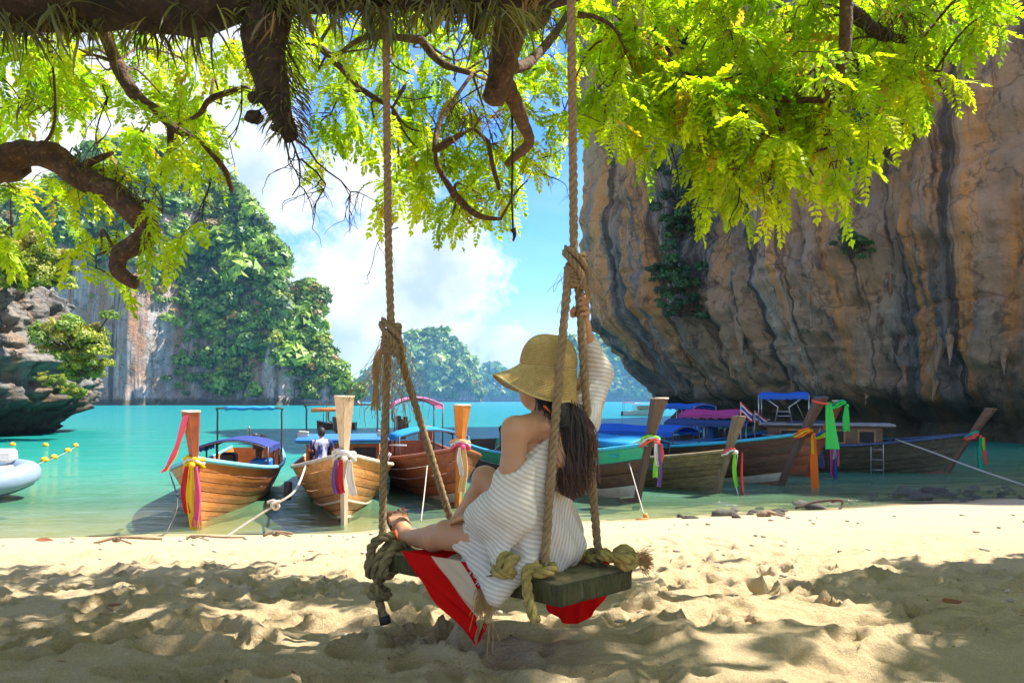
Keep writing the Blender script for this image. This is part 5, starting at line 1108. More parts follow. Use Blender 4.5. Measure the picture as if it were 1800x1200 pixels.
def bare_twigs():
    mb = MB()
    def grow(p, d, L, r, lev):
        pts = [p]; n = 5
        for k in range(n): d = (d+Vector((random.gauss(0, .3), random.gauss(0, .2), random.gauss(-.08, .22)))).normalized(); pts.append(pts[-1]+d*(L/n))
        mb.tube([q-TO for q in pts], [r*(1-.6*i/n) for i in range(n+1)], 4)
        if lev:
            for k in range(3): i = random.randint(1, n); grow(pts[i], (d+Vector((random.gauss(0, .7), random.gauss(0, .3), random.gauss(0, .5)))).normalized(), L*.6, r*.55, lev-1)
    for px, py, Y, dx, dz, L in [(510, 240, 3.2, .3, -1, .28), (500, 240, 3.2, -.1, -1, .25), (520, 245, 3.2, .6, -.8, .32), (530, 280, 3.3, .7, -.6, .3), (190, 170, 5, 0, -1, .5), (180, 150, 5, .2, -1, .45), (650, 320, 5.6, -1, -.2, .3), (700, 400, 5.6, -.8, -.6, .35),
                                  (940, 300, 5.8, .8, -.1, .3), (945, 280, 5.8, .8, .2, .3), (425, 150, 4.5, 0, -1, .4), (850, 150, 5.5, -1, 0, .6), (760, 170, 5.4, -1, -.1, .6), (720, 130, 5.4, -1, .2, .5), (370, 320, 4.6, .1, -1, .3), (1180, 260, 5, .4, -.8, .4), (1300, 330, 4.9, .3, -.6, .3), (1520, 290, 5, .5, -.5, .3)]:
        grow(P(px, py, Y), Vector((dx, random.gauss(0, .2), dz)).normalized(), L, .006, 2)
    tag(mb.build('bare_twig', BARK, TREE, False), kind='stuff')
bare_twigs()
def nests():
    for px, py, r in [(447, 206, .036), (449, 172, .03)]:
        mb = MB(); mb.ball(P(px, py, 3.2)-TO, r, 12, (1.1, 1, .8)); V = np.array(mb.v); c = V.mean(0); V = c+(V-c)*(1+.35*fbm(V*40, 3, 5))[:, None]
        mesh_np('bark_burl', V, mb.f, BARK, TREE)
nests()
# ============================================================ rope swing
PA, PB, PD = Vector((.172, 2.60, .310)), Vector((.482, 2.90, .300)), Vector((-.585, 3.20, .310)); PCn = PD+(PB-PA)
LONG = (PD-PA); SHORT = (PB-PA)
def on(u, v, h=0): return PA+LONG*u+SHORT*v+Vector((0, 0, h))           # u along the plank from its right end, v towards its far edge
SWING = thing('rope_swing', 'rope swing with a thick mossy plank seat hanging from the tree limb', 'swing', on(.5, .5))
SO = Vector(SWING.location)
def sw(mb, name, mat, smooth=True, parent=None):
    mb.v = [(a-SO.x, b-SO.y, c-SO.z) for a, b, c in mb.v]; return mb.build(name, mat, parent or SWING, smooth)
MOSSY = pmat('mossy_wood', (.27, .20, .11), (.155, .135, .055), .85, 5, (1, 1, 1), .7, 40, wear=(.06, .055, .03))
MOSSEND = pmat('mossy_end_grain', (.055, .055, .022), (.105, .10, .035), .9, 9, (5, 5, .6), .9, 30, wear=(.02, .022, .012))
ROPE = pmat('hemp_rope', (.37, .25, .125), (.25, .16, .08), .9, 60, (1, 1, 1), .6, 220)
ROPEY = pmat('yellowed_rope', (.42, .31, .095), (.27, .205, .055), .9, 30, (1, 1, 1), .5, 160)
ROPEM = pmat('mouldy_rope', (.26, .20, .085), (.13, .105, .045), .95, 20, (1, 1, 1), .6, 120)
FRAY = pmat('frayed_fibre', (.46, .29, .11), (.34, .20, .075), .9, 30, bump=0)
def plank():
    nu, nv, nw = 60, 22, 7; th = .092; V = []; idx = {}
    def q(i, j, k):
        if (i, j, k) not in idx:
            u, v, w = i/nu, j/nv, k/nw; e = .012
            p = on(u, v, -th*w)
            # worn arrises
            cu = max(0, 1-min(u, 1-u)*.96/.03); cv = max(0, 1-min(v, 1-v)*.43/.025); cw = max(0, 1-min(w, 1-w)*th/.016)
            ctr = on(.5, .5, -th/2); k2 = (cu*cv+cu*cw+cv*cw)
            p = p+(Vector(((ctr-p).x*.02, (ctr-p).y*.02, (ctr.z-p.z)*.16)))*min(1, k2)
            idx[(i, j, k)] = len(V); V.append(p-SO)
        return idx[(i, j, k)]
    T, E = [], []
    for i in range(nu):
        for j in range(nv):
            T.append((q(i, j, 0), q(i, j+1, 0), q(i+1, j+1, 0), q(i+1, j, 0))); T.append((q(i, j, nw), q(i+1, j, nw), q(i+1, j+1, nw), q(i, j+1, nw)))
    for i in range(nu):
        for k in range(nw):
            T.append((q(i, 0, k), q(i+1, 0, k), q(i+1, 0, k+1), q(i, 0, k+1))); T.append((q(i, nv, k), q(i, nv, k+1), q(i+1, nv, k+1), q(i+1, nv, k)))
    for j in range(nv):
        for k in range(nw):
            E.append((q(0, j, k), q(0, j, k+1), q(0, j+1, k+1), q(0, j+1, k))); E.append((q(nu, j, k), q(nu, j+1, k), q(nu, j+1, k+1), q(nu, j, k+1)))
    V = np.array([tuple(v) for v in V]); nd = V-np.array(on(.5, .5, -th/2)-SO); nd[:, 2] *= 4; nd /= np.linalg.norm(nd, axis=1)[:, None]+1e-9; V = V+nd*(.008*fbm(V*np.array([9, 9, 22]), 4, 3))[:, None]
    o = mesh_np('seat_plank', V, T+E, [MOSSY, MOSSEND], SWING); mi = [0]*len(T)+[1]*len(E)
    # the long near side carries as much moss as the end
    n0 = 2*nu*nv
    for k in range(n0, len(T)): mi[k] = 1
    o.data.polygons.foreach_set('material_index', mi); o.data.update()
plank()
RR = .0172
KL = P(688, 588, 3.22); KR = P(1009, 462, 2.80)
ATT = dict(nl=on(.985, .04), fl=on(.93, .88), nr=on(.105, .08), fr=on(.13, .88))
def ropes():
    top_l = P(678, -60, 3.2); top_r = P(1003, -345, 2.76)
    sw(rope(MB(), [top_l, P(680, 200, 3.2), P(683, 430, 3.21), KL], RR), 'rope', ROPE)
    sw(rope(MB(), [top_r, P(1004, 0, 2.77), P(1007, 250, 2.79), KR], RR), 'rope', ROPE)
    def leg(a, b, sag): return [a, a.lerp(b, .33)+Vector(sag)*.8, a.lerp(b, .66)+Vector(sag), b]
    sw(rope(MB(), leg(KL+Vector((-.012, -.01, -.02)), ATT['nl']+Vector((.0, 0, .05)), (-.004, 0, 0)), RR), 'rope', ROPE)
    sw(rope(MB(), leg(KL+Vector((.015, .01, -.02)), ATT['fl']+Vector((0, 0, .02)), (.0, 0, 0)), RR), 'rope', ROPE)
    sw(rope(MB(), leg(KR+Vector((-.02, -.015, -.02)), ATT['nr']+Vector((0, 0, .03)), (-.004, 0, 0)), RR), 'rope', ROPE)
    sw(rope(MB(), leg(KR+Vector((.015, .015, -.02)), ATT['fr']+Vector((0, 0, .0)), (-.004, 0, 0)), RR), 'rope', ROPE)
    # whipping knots where each rope forks
    def head_knot(c, s, seed):
        mb = MB(); rnd = random.Random(seed)
        for k in range(5):
            pts = []
            for i in range(15):
                a = 2*math.pi*i/14*1.0+k; r = .027*s; tilt = .5+.35*k
                pts.append(c+Vector((r*math.cos(a), r*.85*math.sin(a), .022*s*(k-2)*.6+.02*s*math.sin(a+tilt))))
            rope(mb, pts, .011*s, sides=5, sub=3)
        rope(mb, [c+Vector((-.035, -.01, .055))*s, c+Vector((-.02, -.035, .03))*s, c+Vector((.015, -.038, -.02))*s, c+Vector((.02, -.02, -.06))*s], .011*s, sides=5)
        rope(mb, [c+Vector((-.03, .0, .07))*s, c+Vector((.0, -.04, .04))*s, c+Vector((.03, -.02, .0))*s, c+Vector((.03, .03, -.04))*s], .010*s, sides=5)
        return sw(mb, 'fork_knot', ROPE)
    head_knot(KL+Vector((0, 0, -.02)), 1.25, 1); head_knot(KR+Vector((.006, 0, -.03)), 1.25, 2)
    def fray(c, n, L, spread, name='frayed_end', dx=0.0):
        mb = MB()
        for k in range(n):
            p = Vector(c)+Vector((random.gauss(0, .012), random.gauss(0, .012), random.gauss(0, .01))); d = Vector((random.gauss(dx, spread), random.gauss(0, spread), -1)).normalized(); pts = [p]; m = 12; l = L*random.uniform(.45, 1.05)
            for i in range(m): d = (d+Vector((random.gauss(0, .28), random.gauss(0, .28), -.16))).normalized(); pts.append(pts[-1]+d*(l/m))
            mb.tube(pts, .00125, 4, cap=False)
        return sw(mb, name, FRAY, False)
    fray(KL+Vector((-.03, 0, -.03)), 42, .44, .22, dx=-.15); fray(KL+Vector((.03, 0, -.03)), 34, .40, .22, dx=.15); fray(KR+Vector((.045, .01, -.005)), 34, .22, .30, dx=.4); fray(KR+Vector((-.03, 0, -.04)), 8, .12, .35, dx=-.6)
    mb = MB()
    for k in range(4): rope(mb, [KL+Vector((-.03, -.01, -.04)), KL+Vector((-.05-.008*k, -.01, -.12)), KL+Vector((-.06-.005*k, -.0, -.22)), KL+Vector((-.05-.012*k, 0, -.33))], .005, sides=4)
    sw(mb, 'unlaid_strand', FRAY)
ropes()
def knots():
    R2 = .0205
    def coil(c, ax, n, rad, R, sq=1.0, step=.03):
        """turns of rope round axis ax"""
        ax = Vector(ax).normalized(); a = ax.orthogonal().normalized(); b = ax.cross(a); pts = []
        for k in range(int(n*12)+1): t = k/12; th = 2*math.pi*t; pts.append(Vector(c)+a*(rad*math.cos(th))+b*(rad*sq*math.sin(th))+ax*(step*(t-n/2)))
        return pts
    L = LONG.normalized(); Sx = SHORT.normalized()
    # near right: fat knot on the plank edge, tail hanging over the side
    c = on(.15, .02, .045)
    mb = MB(); rope(mb, coil(on(.105, .06, .03), (0, 0, 1), 1.3, .038, R2, step=.026), R2, sub=3); sw(mb, 'knot', ROPEY)
    mb = MB(); rope(mb, coil(on(.205, -.12, .050), L+Vector((0, 0, .35)), 2.0, .030, R2, step=.034), R2, sub=3); rope(mb, coil(on(.205, -.14, .02), Vector((.3, 0, 1)), 1.2, .030, R2, step=.03), R2, sub=3); sw(mb, 'knot', ROPEY)
    mb = MB(); rope(mb, [on(.105, .02, .05), on(.12, -.09, .03), on(.11, -.11, -.04), on(.09, -.12, -.09), on(.06, -.14, -.135)], R2, sub=6); sw(mb, 'rope_tail', ROPEY)
    mb = MB(); rope(mb, [on(.22, -.13, .03), on(.27, -.15, -.01), on(.29, -.16, -.055)], R2*.95, sub=6); sw(mb, 'rope_tail', ROPEM)
    # far right: coil and stopper knot lying on the plank
    mb = MB(); rope(mb, [on(.19, .70, .03), on(.155, .92, .045), on(.09, .86, .05), on(.06, .70, .055), on(.03, .80, .04)], R2, sub=6); rope(mb, coil(on(.13, .86, .03), (0, 0, 1), 1.1, .036, R2, step=.02), R2, sub=3); sw(mb, 'knot', ROPEY)
    mb = MB(); rope(mb, coil(on(.0, .86, .045), L*.8+Sx*.6, 2.0, .030, R2, step=.030), R2, sub=3); rope(mb, coil(on(-.0, .82, .05), (Vector((.2, 0, 1))), 1.2, .032, R2, step=.022), R2, sub=3); sw(mb, 'knot', ROPEY)
    tuft = MB()
    for k in range(150):
        p = on(-.05, .90, .045)+Vector((random.gauss(0, .006), random.gauss(0, .01), random.gauss(0, .016))); d = Vector((1, .3, random.gauss(-.15, .5))).normalized(); pts = [p, p+d*.025, p+d*.045+Vector((random.gauss(0, .006), 0, random.gauss(-.012, .008)))]; tuft.tube(pts, .0012, 3, cap=False)
    sw(tuft, 'frayed_end', FRAY, False)
    tuft = MB()
    for k in range(170):
        p = on(.30, -.16, -.055)+Vector((random.gauss(0, .012), random.gauss(0, .008), 0)); l = random.uniform(.05, .11) if k > 8 else random.uniform(.15, .26); pts = [p]; d = Vector((random.gauss(0, .22), random.gauss(0, .15), -1))
        for i in range(5): d = (d+Vector((random.gauss(0, .22), random.gauss(0, .1), -.2))).normalized(); pts.append(pts[-1]+d*l/5)
        tuft.tube(pts, .0012, 3, cap=False)
    sw(tuft, 'frayed_end', FRAY, False)
    mb = MB(); mb.tube([on(.115, .80, -.002), on(.115, .80, .035)], .026, 10); sw(mb, 'rope_whipping', MOSSEND)
    # near left: mouldy wraps and a dangling knotted tail
    mb = MB(); rope(mb, coil(on(.955, .06, -.045), L, 2.2, .085, R2*1.05, .55, .045), R2*1.15, sub=3); rope(mb, [on(.945, .10, .06), on(.955, -.06, .05), on(1.0, -.07, .0), on(.985, -.07, -.06), on(.95, -.08, -.12)], R2*1.1, sub=6); sw(mb, 'knot', ROPEM)
    kx = on(.935, -.10, -.165)
    mb = MB(); rope(mb, [on(.955, -.07, -.06), on(.945, -.09, -.11), kx, kx+Vector((.012, -.01, -.06)), kx+Vector((.03, -.01, -.115))], R2*.95, sub=6); rope(mb, coil(kx+Vector((.008, 0, -.01)), (.25, 0, 1), 1.5, .034, R2, step=.03), R2*.95, sub=3); rope(mb, coil(kx+Vector((.008, 0, -.005)), (1, .3, .3), 1.0, .026, R2, step=.03), R2*.95, sub=3); sw(mb, 'rope_tail', ROPEM)
    mb = MB(); e = kx+Vector((.03, -.01, -.115)); mb.tube([e+Vector((-.004, 0, .015)), e+Vector((.003, 0, -.018))], .024, 10); sw(mb, 'rope_end', DARK)
    # far left loop
    mb = MB(); rope(mb, coil(on(.93, .88, .02), (0, 0, 1), 1.2, .034, R2, step=.025), R2, sub=3); sw(mb, 'knot', ROPEY)
knots()
def towel():
    m, N, K = nmat('striped_towel'); out = N.new('ShaderNodeOutputMaterial'); d = N.new('ShaderNodeBsdfDiffuse'); t = N.new('ShaderNodeBsdfTranslucent'); mx = N.new('ShaderNodeMixShader'); mx.inputs[0].default_value = .3
    a = N.new('ShaderNodeAttribute'); a.attribute_name = 'stripe'; cr = N.new('ShaderNodeValToRGB'); cr.color_ramp.interpolation = 'CONSTANT'; e = cr.color_ramp.elements
    e[0].position = 0; e[0].color = (.70, .012, .010, 1); e[1].position = .36; e[1].color = (.74, .55, .38, 1); q = e.new(.70); q.color = (.60, .012, .016, 1)
    fr = N.new('ShaderNodeMath'); fr.operation = 'FRACT'; K.new(a.outputs['Fac'], fr.inputs[0]); K.new(fr.outputs[0], cr.inputs[0]); K.new(cr.outputs[0], d.inputs[0]); K.new(cr.outputs[0], t.inputs[0]); K.new(d.outputs[0], mx.inputs[1]); K.new(t.outputs[0], mx.inputs[2]); K.new(mx.outputs[0], out.inputs[0])
    o = thing('striped_towel', 'red and cream striped cloth hanging over the swing seat under the woman', 'towel', on(.6, .3)); O = Vector(o.location)
    def patch(A, B, Cc, n, name, fn, amp, th=.004):
        # triangle A,B,C subdivided; stripe value from fn(wA,wB,wC)
        V, St, Fc, ix = [], [], [], {}; nn = (B-A).cross(Cc-A).normalized(); nn = nn if nn.y < 0 else -nn
        for i in range(n+1):
            for j in range(n+1-i):
                b, c = i/n, j/n; a_ = 1-b-c; p = A*a_+B*b+Cc*c
                w = amp*(2.2+1.1*math.sin(c*11+b*5)+.7*math.sin(c*23-b*9+1)+.6*math.sin(b*14+c*4))*min(1, 3*b+.1)
                ix[(i, j)] = len(V); V.append(p+nn*w-O); St.append(fn(a_, b, c))
        for i in range(n):
            for j in range(n-i):
                Fc.append((ix[(i, j)], ix[(i+1, j)], ix[(i, j+1)]))
                if i+j < n-1: Fc.append((ix[(i+1, j)], ix[(i+1, j+1)], ix[(i, j+1)]))
        k = len(V); V2 = [v-nn*th for v in V]; Fc += [tuple(k+q for q in f[::-1]) for f in Fc]
        return mesh_np(name, V+V2, Fc, m, o, True, {'stripe': np.array(St+St)})
    off = -SHORT.normalized()*.018
    A = on(.83, .0, .016)+off*.3; Cc = on(.33, .0, .016)+off*.3; tip = P(845, 1131, 2.80)+off
    patch(A, tip, Cc, 40, 'hanging_corner', lambda a, b, c: c*1.02, .012)
    patch(P(872, 1042, 2.78)+off*1.5, P(846, 1131, 2.80)+off*1.2, P(880, 1046, 2.86), 20, 'hanging_fold', lambda a, b, c: .2+b*.9, .002)
    # part lying on the seat
    V, St = [], []; nu, nv = 40, 16
    for i in range(nu+1):
        for j in range(nv+1):
            u, v = .20+.60*i/nu, -.02+1.03*j/nv; V.append(on(u, v, .008+.006*(1+fbm(np.array([[u*14, v*5, 0.]]), 3, 4)[0]))-O); St.append(.05+abs(.8-u)*1.4+v*.3)
    mesh_np('seat_fold', V, grid_faces(nu+1, nv+1), m, o, True, {'stripe': np.array(St)})
    V, St = [], []
    for i in range(nu+1):
        for j in range(nv+1):
            u, v = .14+.42*i/nu, j/nv; dr = .10+.20*math.sin(math.pi*i/nu)**.7; q = on(u, 1.02, .01)+SHORT.normalized()*(.02+.012*math.sin(i*.8)*v); V.append(q+Vector((0, 0, -dr*v))-O); St.append(.05+.5*v*v if v < .8 else .1)
    mesh_np('far_fold', V, grid_faces(nu+1, nv+1), m, o, True, {'stripe': np.array(St)})
towel()
# ============================================================ people (signed-distance bodies, one continuous surface each)
class Field:
    def __init__(s, lo, hi, h):
        s.lo = np.array(lo, float); s.h = h; s.n = np.ceil((np.array(hi)-s.lo)/h).astype(int)+1; s.D = np.full(s.n, .2, np.float32)
    def sub(s, lo, hi):
        a = np.clip(np.floor((np.array(lo)-s.lo)/s.h).astype(int), 0, s.n-1); b = np.clip(np.ceil((np.array(hi)-s.lo)/s.h).astype(int)+1, 1, s.n)
        g = [s.lo[i]+s.h*np.arange(a[i], b[i]) for i in range(3)]; return tuple(slice(a[i], b[i]) for i in range(3)), np.stack(np.meshgrid(*g, indexing='ij'), -1)
    def put(s, lo, hi, fn, k, op='u'):
        m = k+.03; sl, Q = s.sub(np.array(lo)-m, np.array(hi)+m)
        if 0 in Q.shape: return
        d = fn(Q).astype(np.float32); a = s.D[sl]
        if op == 'u': t = np.clip(.5+.5*(a-d)/k, 0, 1); s.D[sl] = a*(1-t)+d*t-k*t*(1-t)
        else: t = np.clip(.5-.5*(a+d)/k, 0, 1); s.D[sl] = a*(1-t)-d*t+k*t*(1-t)
    def cap(s, a, b, ra, rb, k=.015, op='u', flat=None):
        a, b = np.array(a, float), np.array(b, float); R = max(ra, rb)
        if flat is not None: ax = np.array(flat[0], float); ax /= np.linalg.norm(ax)
        def fn(Q):
            pa = Q-a; ba = b-a; t = np.clip((pa@ba)/(ba@ba+1e-12), 0, 1); d = pa-t[..., None]*ba
            if flat is not None: c = d@ax; d = d+(c*(1/flat[1]-1))[..., None]*ax
            return np.linalg.norm(d, axis=-1)-(ra+(rb-ra)*t)
        s.put(np.minimum(a, b)-R, np.maximum(a, b)+R, fn, k, op)
    def chain(s, pts, rs, k=.012, **kw):
        for p, q, r, t in zip(pts, pts[1:], rs, rs[1:]): s.cap(p, q, r, t, k, **kw)
    def ell(s, c, r, k=.015, op='u', R3=None):
        c, r = np.array(c, float), np.array(r, float); M = np.array(R3) if R3 is not None else np.eye(3)
        def fn(Q):
            q = (Q-c)@M; k0 = np.linalg.norm(q/r, axis=-1); k1 = np.linalg.norm(q/(r*r), axis=-1)+1e-9; return k0*(k0-1)/k1
        s.put(c-r.max(), c+r.max(), fn, k, op)
    def tri(s, a, b, c, r, k=.02):
        a, b, c = (np.array(v, float) for v in (a, b, c)); n = np.cross(b-a, c-a); n /= np.linalg.norm(n)
        def fn(Q):
            ins = np.ones(Q.shape[:-1], bool); best = None
            for p, q in ((a, b), (b, c), (c, a)):
                e = q-p; ins &= ((Q-p)@np.cross(n, e)) >= 0; t = np.clip(((Q-p)@e)/(e@e), 0, 1); d = np.linalg.norm(Q-p-t[..., None]*e, axis=-1); best = d if best is None else np.minimum(best, d)
            return np.where(ins, np.abs((Q-a)@n), best)-r
        lo = np.minimum(np.minimum(a, b), c)-r; hi = np.maximum(np.maximum(a, b), c)+r; s.put(lo, hi, fn, k)
    def cut(s, p, n, k=.012):
        """keep the side the normal points away from"""
        n = np.array(n, float); n /= np.linalg.norm(n); sl, Q = s.sub(s.lo, s.lo+s.n*s.h); d = ((Q-np.array(p))@n).astype(np.float32); t = np.clip(.5-.5*(s.D-d)/k, 0, 1); s.D = s.D*(1-t)+d*t+k*t*(1-t)
    def mesh(s):
        D = s.D; ins = D < 0; n = D.shape; sl = [slice(0, -1), slice(1, None)]
        cnt = sum(ins[sl[a], sl[b], sl[c]].astype(np.int8) for a in (0, 1) for b in (0, 1) for c in (0, 1)); act = (cnt > 0) & (cnt < 8); I = np.argwhere(act); idx = np.full(act.shape, -1, np.int64); idx[act] = np.arange(len(I))
        cs = [(a, b, c) for a in (0, 1) for b in (0, 1) for c in (0, 1)]; val = np.stack([D[I[:, 0]+a, I[:, 1]+b, I[:, 2]+c] for a, b, c in cs], 1); acc = np.zeros((len(I), 3)); w = np.zeros(len(I))
        for i in range(8):
            for j in range(i+1, 8):
                if sum(abs(cs[i][q]-cs[j][q]) for q in range(3)) != 1: continue
                vi, vj = val[:, i], val[:, j]; x = (vi < 0) != (vj < 0); t = np.where(x, vi/np.where(x, vi-vj, 1), 0); acc += np.where(x[:, None], np.array(cs[i])+(np.array(cs[j])-np.array(cs[i]))*t[:, None], 0); w += x
        V = (I+acc/w[:, None])*s.h+s.lo; Fs = []
        for ax in range(3):
            o = [q for q in range(3) if q != ax]; A = [slice(None)]*3; B = [slice(None)]*3; A[ax] = slice(0, -1); B[ax] = slice(1, None)
            ch = ins[tuple(A)] != ins[tuple(B)]; E = np.argwhere(ch); E = E[(E[:, o[0]] > 0) & (E[:, o[1]] > 0) & (E[:, o[0]] < n[o[0]]-1) & (E[:, o[1]] < n[o[1]]-1)]
            sg = ins[tuple(A)][tuple(E.T)]; q = []
            for d0, d1 in ((-1, -1), (0, -1), (0, 0), (-1, 0)): c = E.copy(); c[:, o[0]] += d0; c[:, o[1]] += d1; q.append(idx[tuple(c.T)])
            f = np.stack(q, 1); flip = sg if ax != 1 else ~sg; f = np.where(flip[:, None], f, f[:, ::-1]); Fs.append(f)
        Fs = np.concatenate(Fs); Fs = Fs[(Fs >= 0).all(1)]
        return V, Fs
def vnormals(V, Fs):
    n = np.cross(V[Fs[:, 2]]-V[Fs[:, 0]], V[Fs[:, 3]]-V[Fs[:, 1]]); N = np.zeros_like(V)
    for k in range(4): np.add.at(N, Fs[:, k], n)
    return N/(np.linalg.norm(N, axis=1, keepdims=True)+1e-12)
def relax(V, Fs, it=2, f=.5):
    for _ in range(it):
        A = np.zeros_like(V); c = np.zeros(len(V))
        for k in range(4):
            for q in (1, 3): np.add.at(A, Fs[:, k], V[Fs[:, (k+q) % 4]]); np.add.at(c, Fs[:, k], 1)
        V = V+(A/c[:, None].clip(1)-V)*f
    return V
def skinmat(name, col, sss=.12):
    m = pmat(name, col, tuple(c*.90 for c in col), .48, 9, bump=.06, bscale=260, spec=.4); b = [n for n in m.node_tree.nodes if n.type == 'BSDF_PRINCIPLED'][0]
    b.inputs['Subsurface Weight'].default_value = sss; b.inputs['Subsurface Radius'].default_value = (.012, .005, .003); b.inputs['Subsurface Scale'].default_value = 1.0; return m
SKIN = skinmat('skin', (.52, .26, .135))

def woman():
    O = on(.36, .45, .0); W_ = thing('person', 'woman in white knit top and straw hat sitting on the swing, arm raised', 'person', O); O = Vector(W_.location)
    # joints (metres, world)
    hipC = np.array([.105, 2.92, .415]); chest = np.array([.125, 2.885, .70]); neckB = np.array([.140, 2.870, .895])
    Lh, Rh = np.array([.045, 2.86, .41]), np.array([.165, 2.985, .415])
    Lk, La = np.array([-.262, 3.005, .405]), np.array([-.462, 3.255, .350]); Lheel = np.array([-.468, 3.262, .335]); Ltoe = np.array([-.532, 3.405, .440])
    Rk, Ra = np.array([-.112, 3.20, .610]), np.array([-.275, 3.33, .365]); Rtoe = np.array([-.38, 3.46, .335])
    Ls, Le, Lw = np.array([.012, 2.705, .845]), np.array([-.008, 2.715, .575]), np.array([-.125, 2.90, .500])
    Rs, Re = np.array([.250, 2.935, .875]), np.array([.335, 3.02, 1.085])
    # where the raised hand grips the far right rope
    a0, b0 = KR+Vector((.015, .015, -.02)), ATT['fr']; tt = (1.315-a0.z)/(b0.z-a0.z); G = np.array(a0.lerp(b0, tt))+np.array([-.004*.4, 0, 0]); Rw = G+np.array([.022, .055, -.075])
    head = np.array([.120, 2.905, 1.035])
    B = Field((-.66, 2.52, .24), (.46, 3.56, 1.42), .0054)
    # torso
    B.cap(hipC+(-.055, -.06, -.005), hipC+(.055, .06, .0), .105, .105, .03); B.cap(hipC, chest, .105, .105, .06, flat=((-.78, .62, 0), .86)); B.cap(chest+(-.06, -.07, 0), chest+(.06, .07, .0), .098, .098, .05, flat=((-.78, .62, 0), .85))
    B.cap(chest, neckB+(0, 0, -.06), .10, .085, .05, flat=((-.78, .62, 0), .82)); B.chain([Ls+(.0, .0, .0), neckB+(0, 0, -.035), Rs], [.048, .060, .050], .04)
    B.cap(chest+(.05, -.10, .02), chest+(.03, -.085, .11), .038, .035, .05)                 # shoulder blade
    B.chain([neckB+(0, 0, -.03), head+(0.012, -.004, -.06)], [.056, .047], .03)
    f = np.array([-.80, .58, .10]); f /= np.linalg.norm(f); s = np.cross(f, (0, 0, 1)); s /= np.linalg.norm(s); u = np.cross(s, f); R3 = np.stack([f, s, u], 1)
    B.ell(head, (.098, .076, .112), .02, R3=R3); B.ell(head+f*.035-u*.065, (.055, .050, .060), .03, R3=R3)                                   # skull, jaw
    B.cap(head+f*.092+u*.012, head+f*.112-u*.022, .008, .013, .012); B.cap(head+f*.088-u*.052-s*.015, head+f*.088-u*.052+s*.015, .009, .009, .01)  # nose, lips
    for q in (-1, 1): B.ell(head+f*.080+s*.030*q+u*.010, (.014, .018, .013), .01, R3=R3); B.ell(head+s*.077*q-u*.005-f*.005, (.018, .009, .030), .006, R3=R3)
    # arms
    B.chain([Ls, Ls*.5+Le*.5, Le], [.050, .044, .036], .02); B.chain([Le, Le*.6+Lw*.4, Lw], [.037, .036, .024], .015)
    B.chain([Rs, Rs*.5+Re*.5, Re], [.050, .042, .035], .02); B.chain([Re, Re*.6+Rw*.4, Rw], [.036, .034, .023], .015)
    # legs
    B.chain([Lh, Lh*.5+Lk*.5, Lk], [.088, .075, .056], .03); B.chain([Lk, Lk*.68+La*.32+(.0, .0, -.008), La], [.054, .054, .031], .02)
    B.chain([Rh, Rh*.5+Rk*.5, Rk], [.088, .074, .056], .03); B.chain([Rk, Rk*.68+Ra*.32+(.012, .008, -.012), Ra], [.054, .054, .032], .02); B.ell(Rk+(-.012, .006, .012), (.045, .045, .045), .02); B.ell(Lk+(-.01, 0, .018), (.042, .042, .042), .02)
    # feet
    def foot(heel, ankle, toe, side, knuckle):
        ax = toe-heel; ln = np.linalg.norm(ax); ax /= ln; up = ankle-heel; up = up-ax*(up@ax)
        if np.linalg.norm(up) < .02: up = np.array([0, 0, 1.])-ax*ax[2]
        up /= np.linalg.norm(up); sd = np.cross(up, ax)*side
        B.cap(ankle, heel+ax*.015, .031, .032, .02); B.cap(heel+ax*.02, heel+ax*ln*.45, .031, .034, .02, flat=(up, .8)); B.cap(ankle, heel+ax*ln*.55+up*.012, .030, .028, .03)
        ball = heel+ax*ln*.66; B.cap(ball-sd*.022, ball+sd*.024, .023, .018, .018, flat=(up, .8)); B.cap(heel+ax*ln*.4+up*.008, ball, .034, .028, .02, flat=(up, .7))
        tips = []
        for k, (d, l, r) in enumerate([(-.033, .060, .0135), (-.009, .060, .0098), (.010, .052, .0092), (.027, .043, .0088), (.042, .031, .0084)]):
            b = ball+sd*d+ax*.006*(2-k)*.5; m = b+ax*l*.6+up*.006; t = b+ax*l-up*.001+up*knuckle; B.chain([b, m, t], [r*1.05, r, r*.92], .004); tips.append((t, r, ax, up, sd))
        return tips
    upL = np.array([.55, -.55, .62]); tips = foot(Lheel, La, Ltoe, 1, .003); foot(Ra+(0, .0, -.03), Ra, Rtoe, 1, 0)
    # right hand closed round the rope
    Gd = np.array(b0-a0); Gd /= np.linalg.norm(Gd); e1 = np.array([1, .15, 0.]); e1 -= Gd*(e1@Gd); e1 /= np.linalg.norm(e1); e2 = np.cross(Gd, e1)       # e2 away/toward
    if e2[1] < 0: e2 = -e2
    ring = lambda th, r, z: G+e1*(r*math.cos(th))+e2*(r*math.sin(th))-Gd*z
    B.cap(Rw, ring(1.1, .040, -.010), .022, .026, .02); B.cap(ring(1.0, .040, -.03), ring(.9, .040, .032), .019, .018, .015)
    for k in range(4):
        z = .036-.0205*k; r = .0085-.0005*(k == 3); th = [1.0, .35, -.35, -1.05, -1.75-.1*(k == 1)]; B.chain([ring(t, .033-.0035*i+(.004 if i == 1 else 0), z-.002*i) for i, t in enumerate(th)], [.0105, .0098, .0090, .0082, .0075], .004)
    B.chain([ring(1.3, .042, -.025), ring(2.3, .036, -.032), ring(3.1, .031, -.020), ring(3.6, .029, -.006)], [.014, .0115, .0105, .009], .006)
    # left hand resting by the knee
    hd = np.array([-.78, .50, -.10]); hd /= np.linalg.norm(hd); hs = np.cross(hd, (0, 0, 1)); hs /= np.linalg.norm(hs); hu = np.cross(hs, hd)
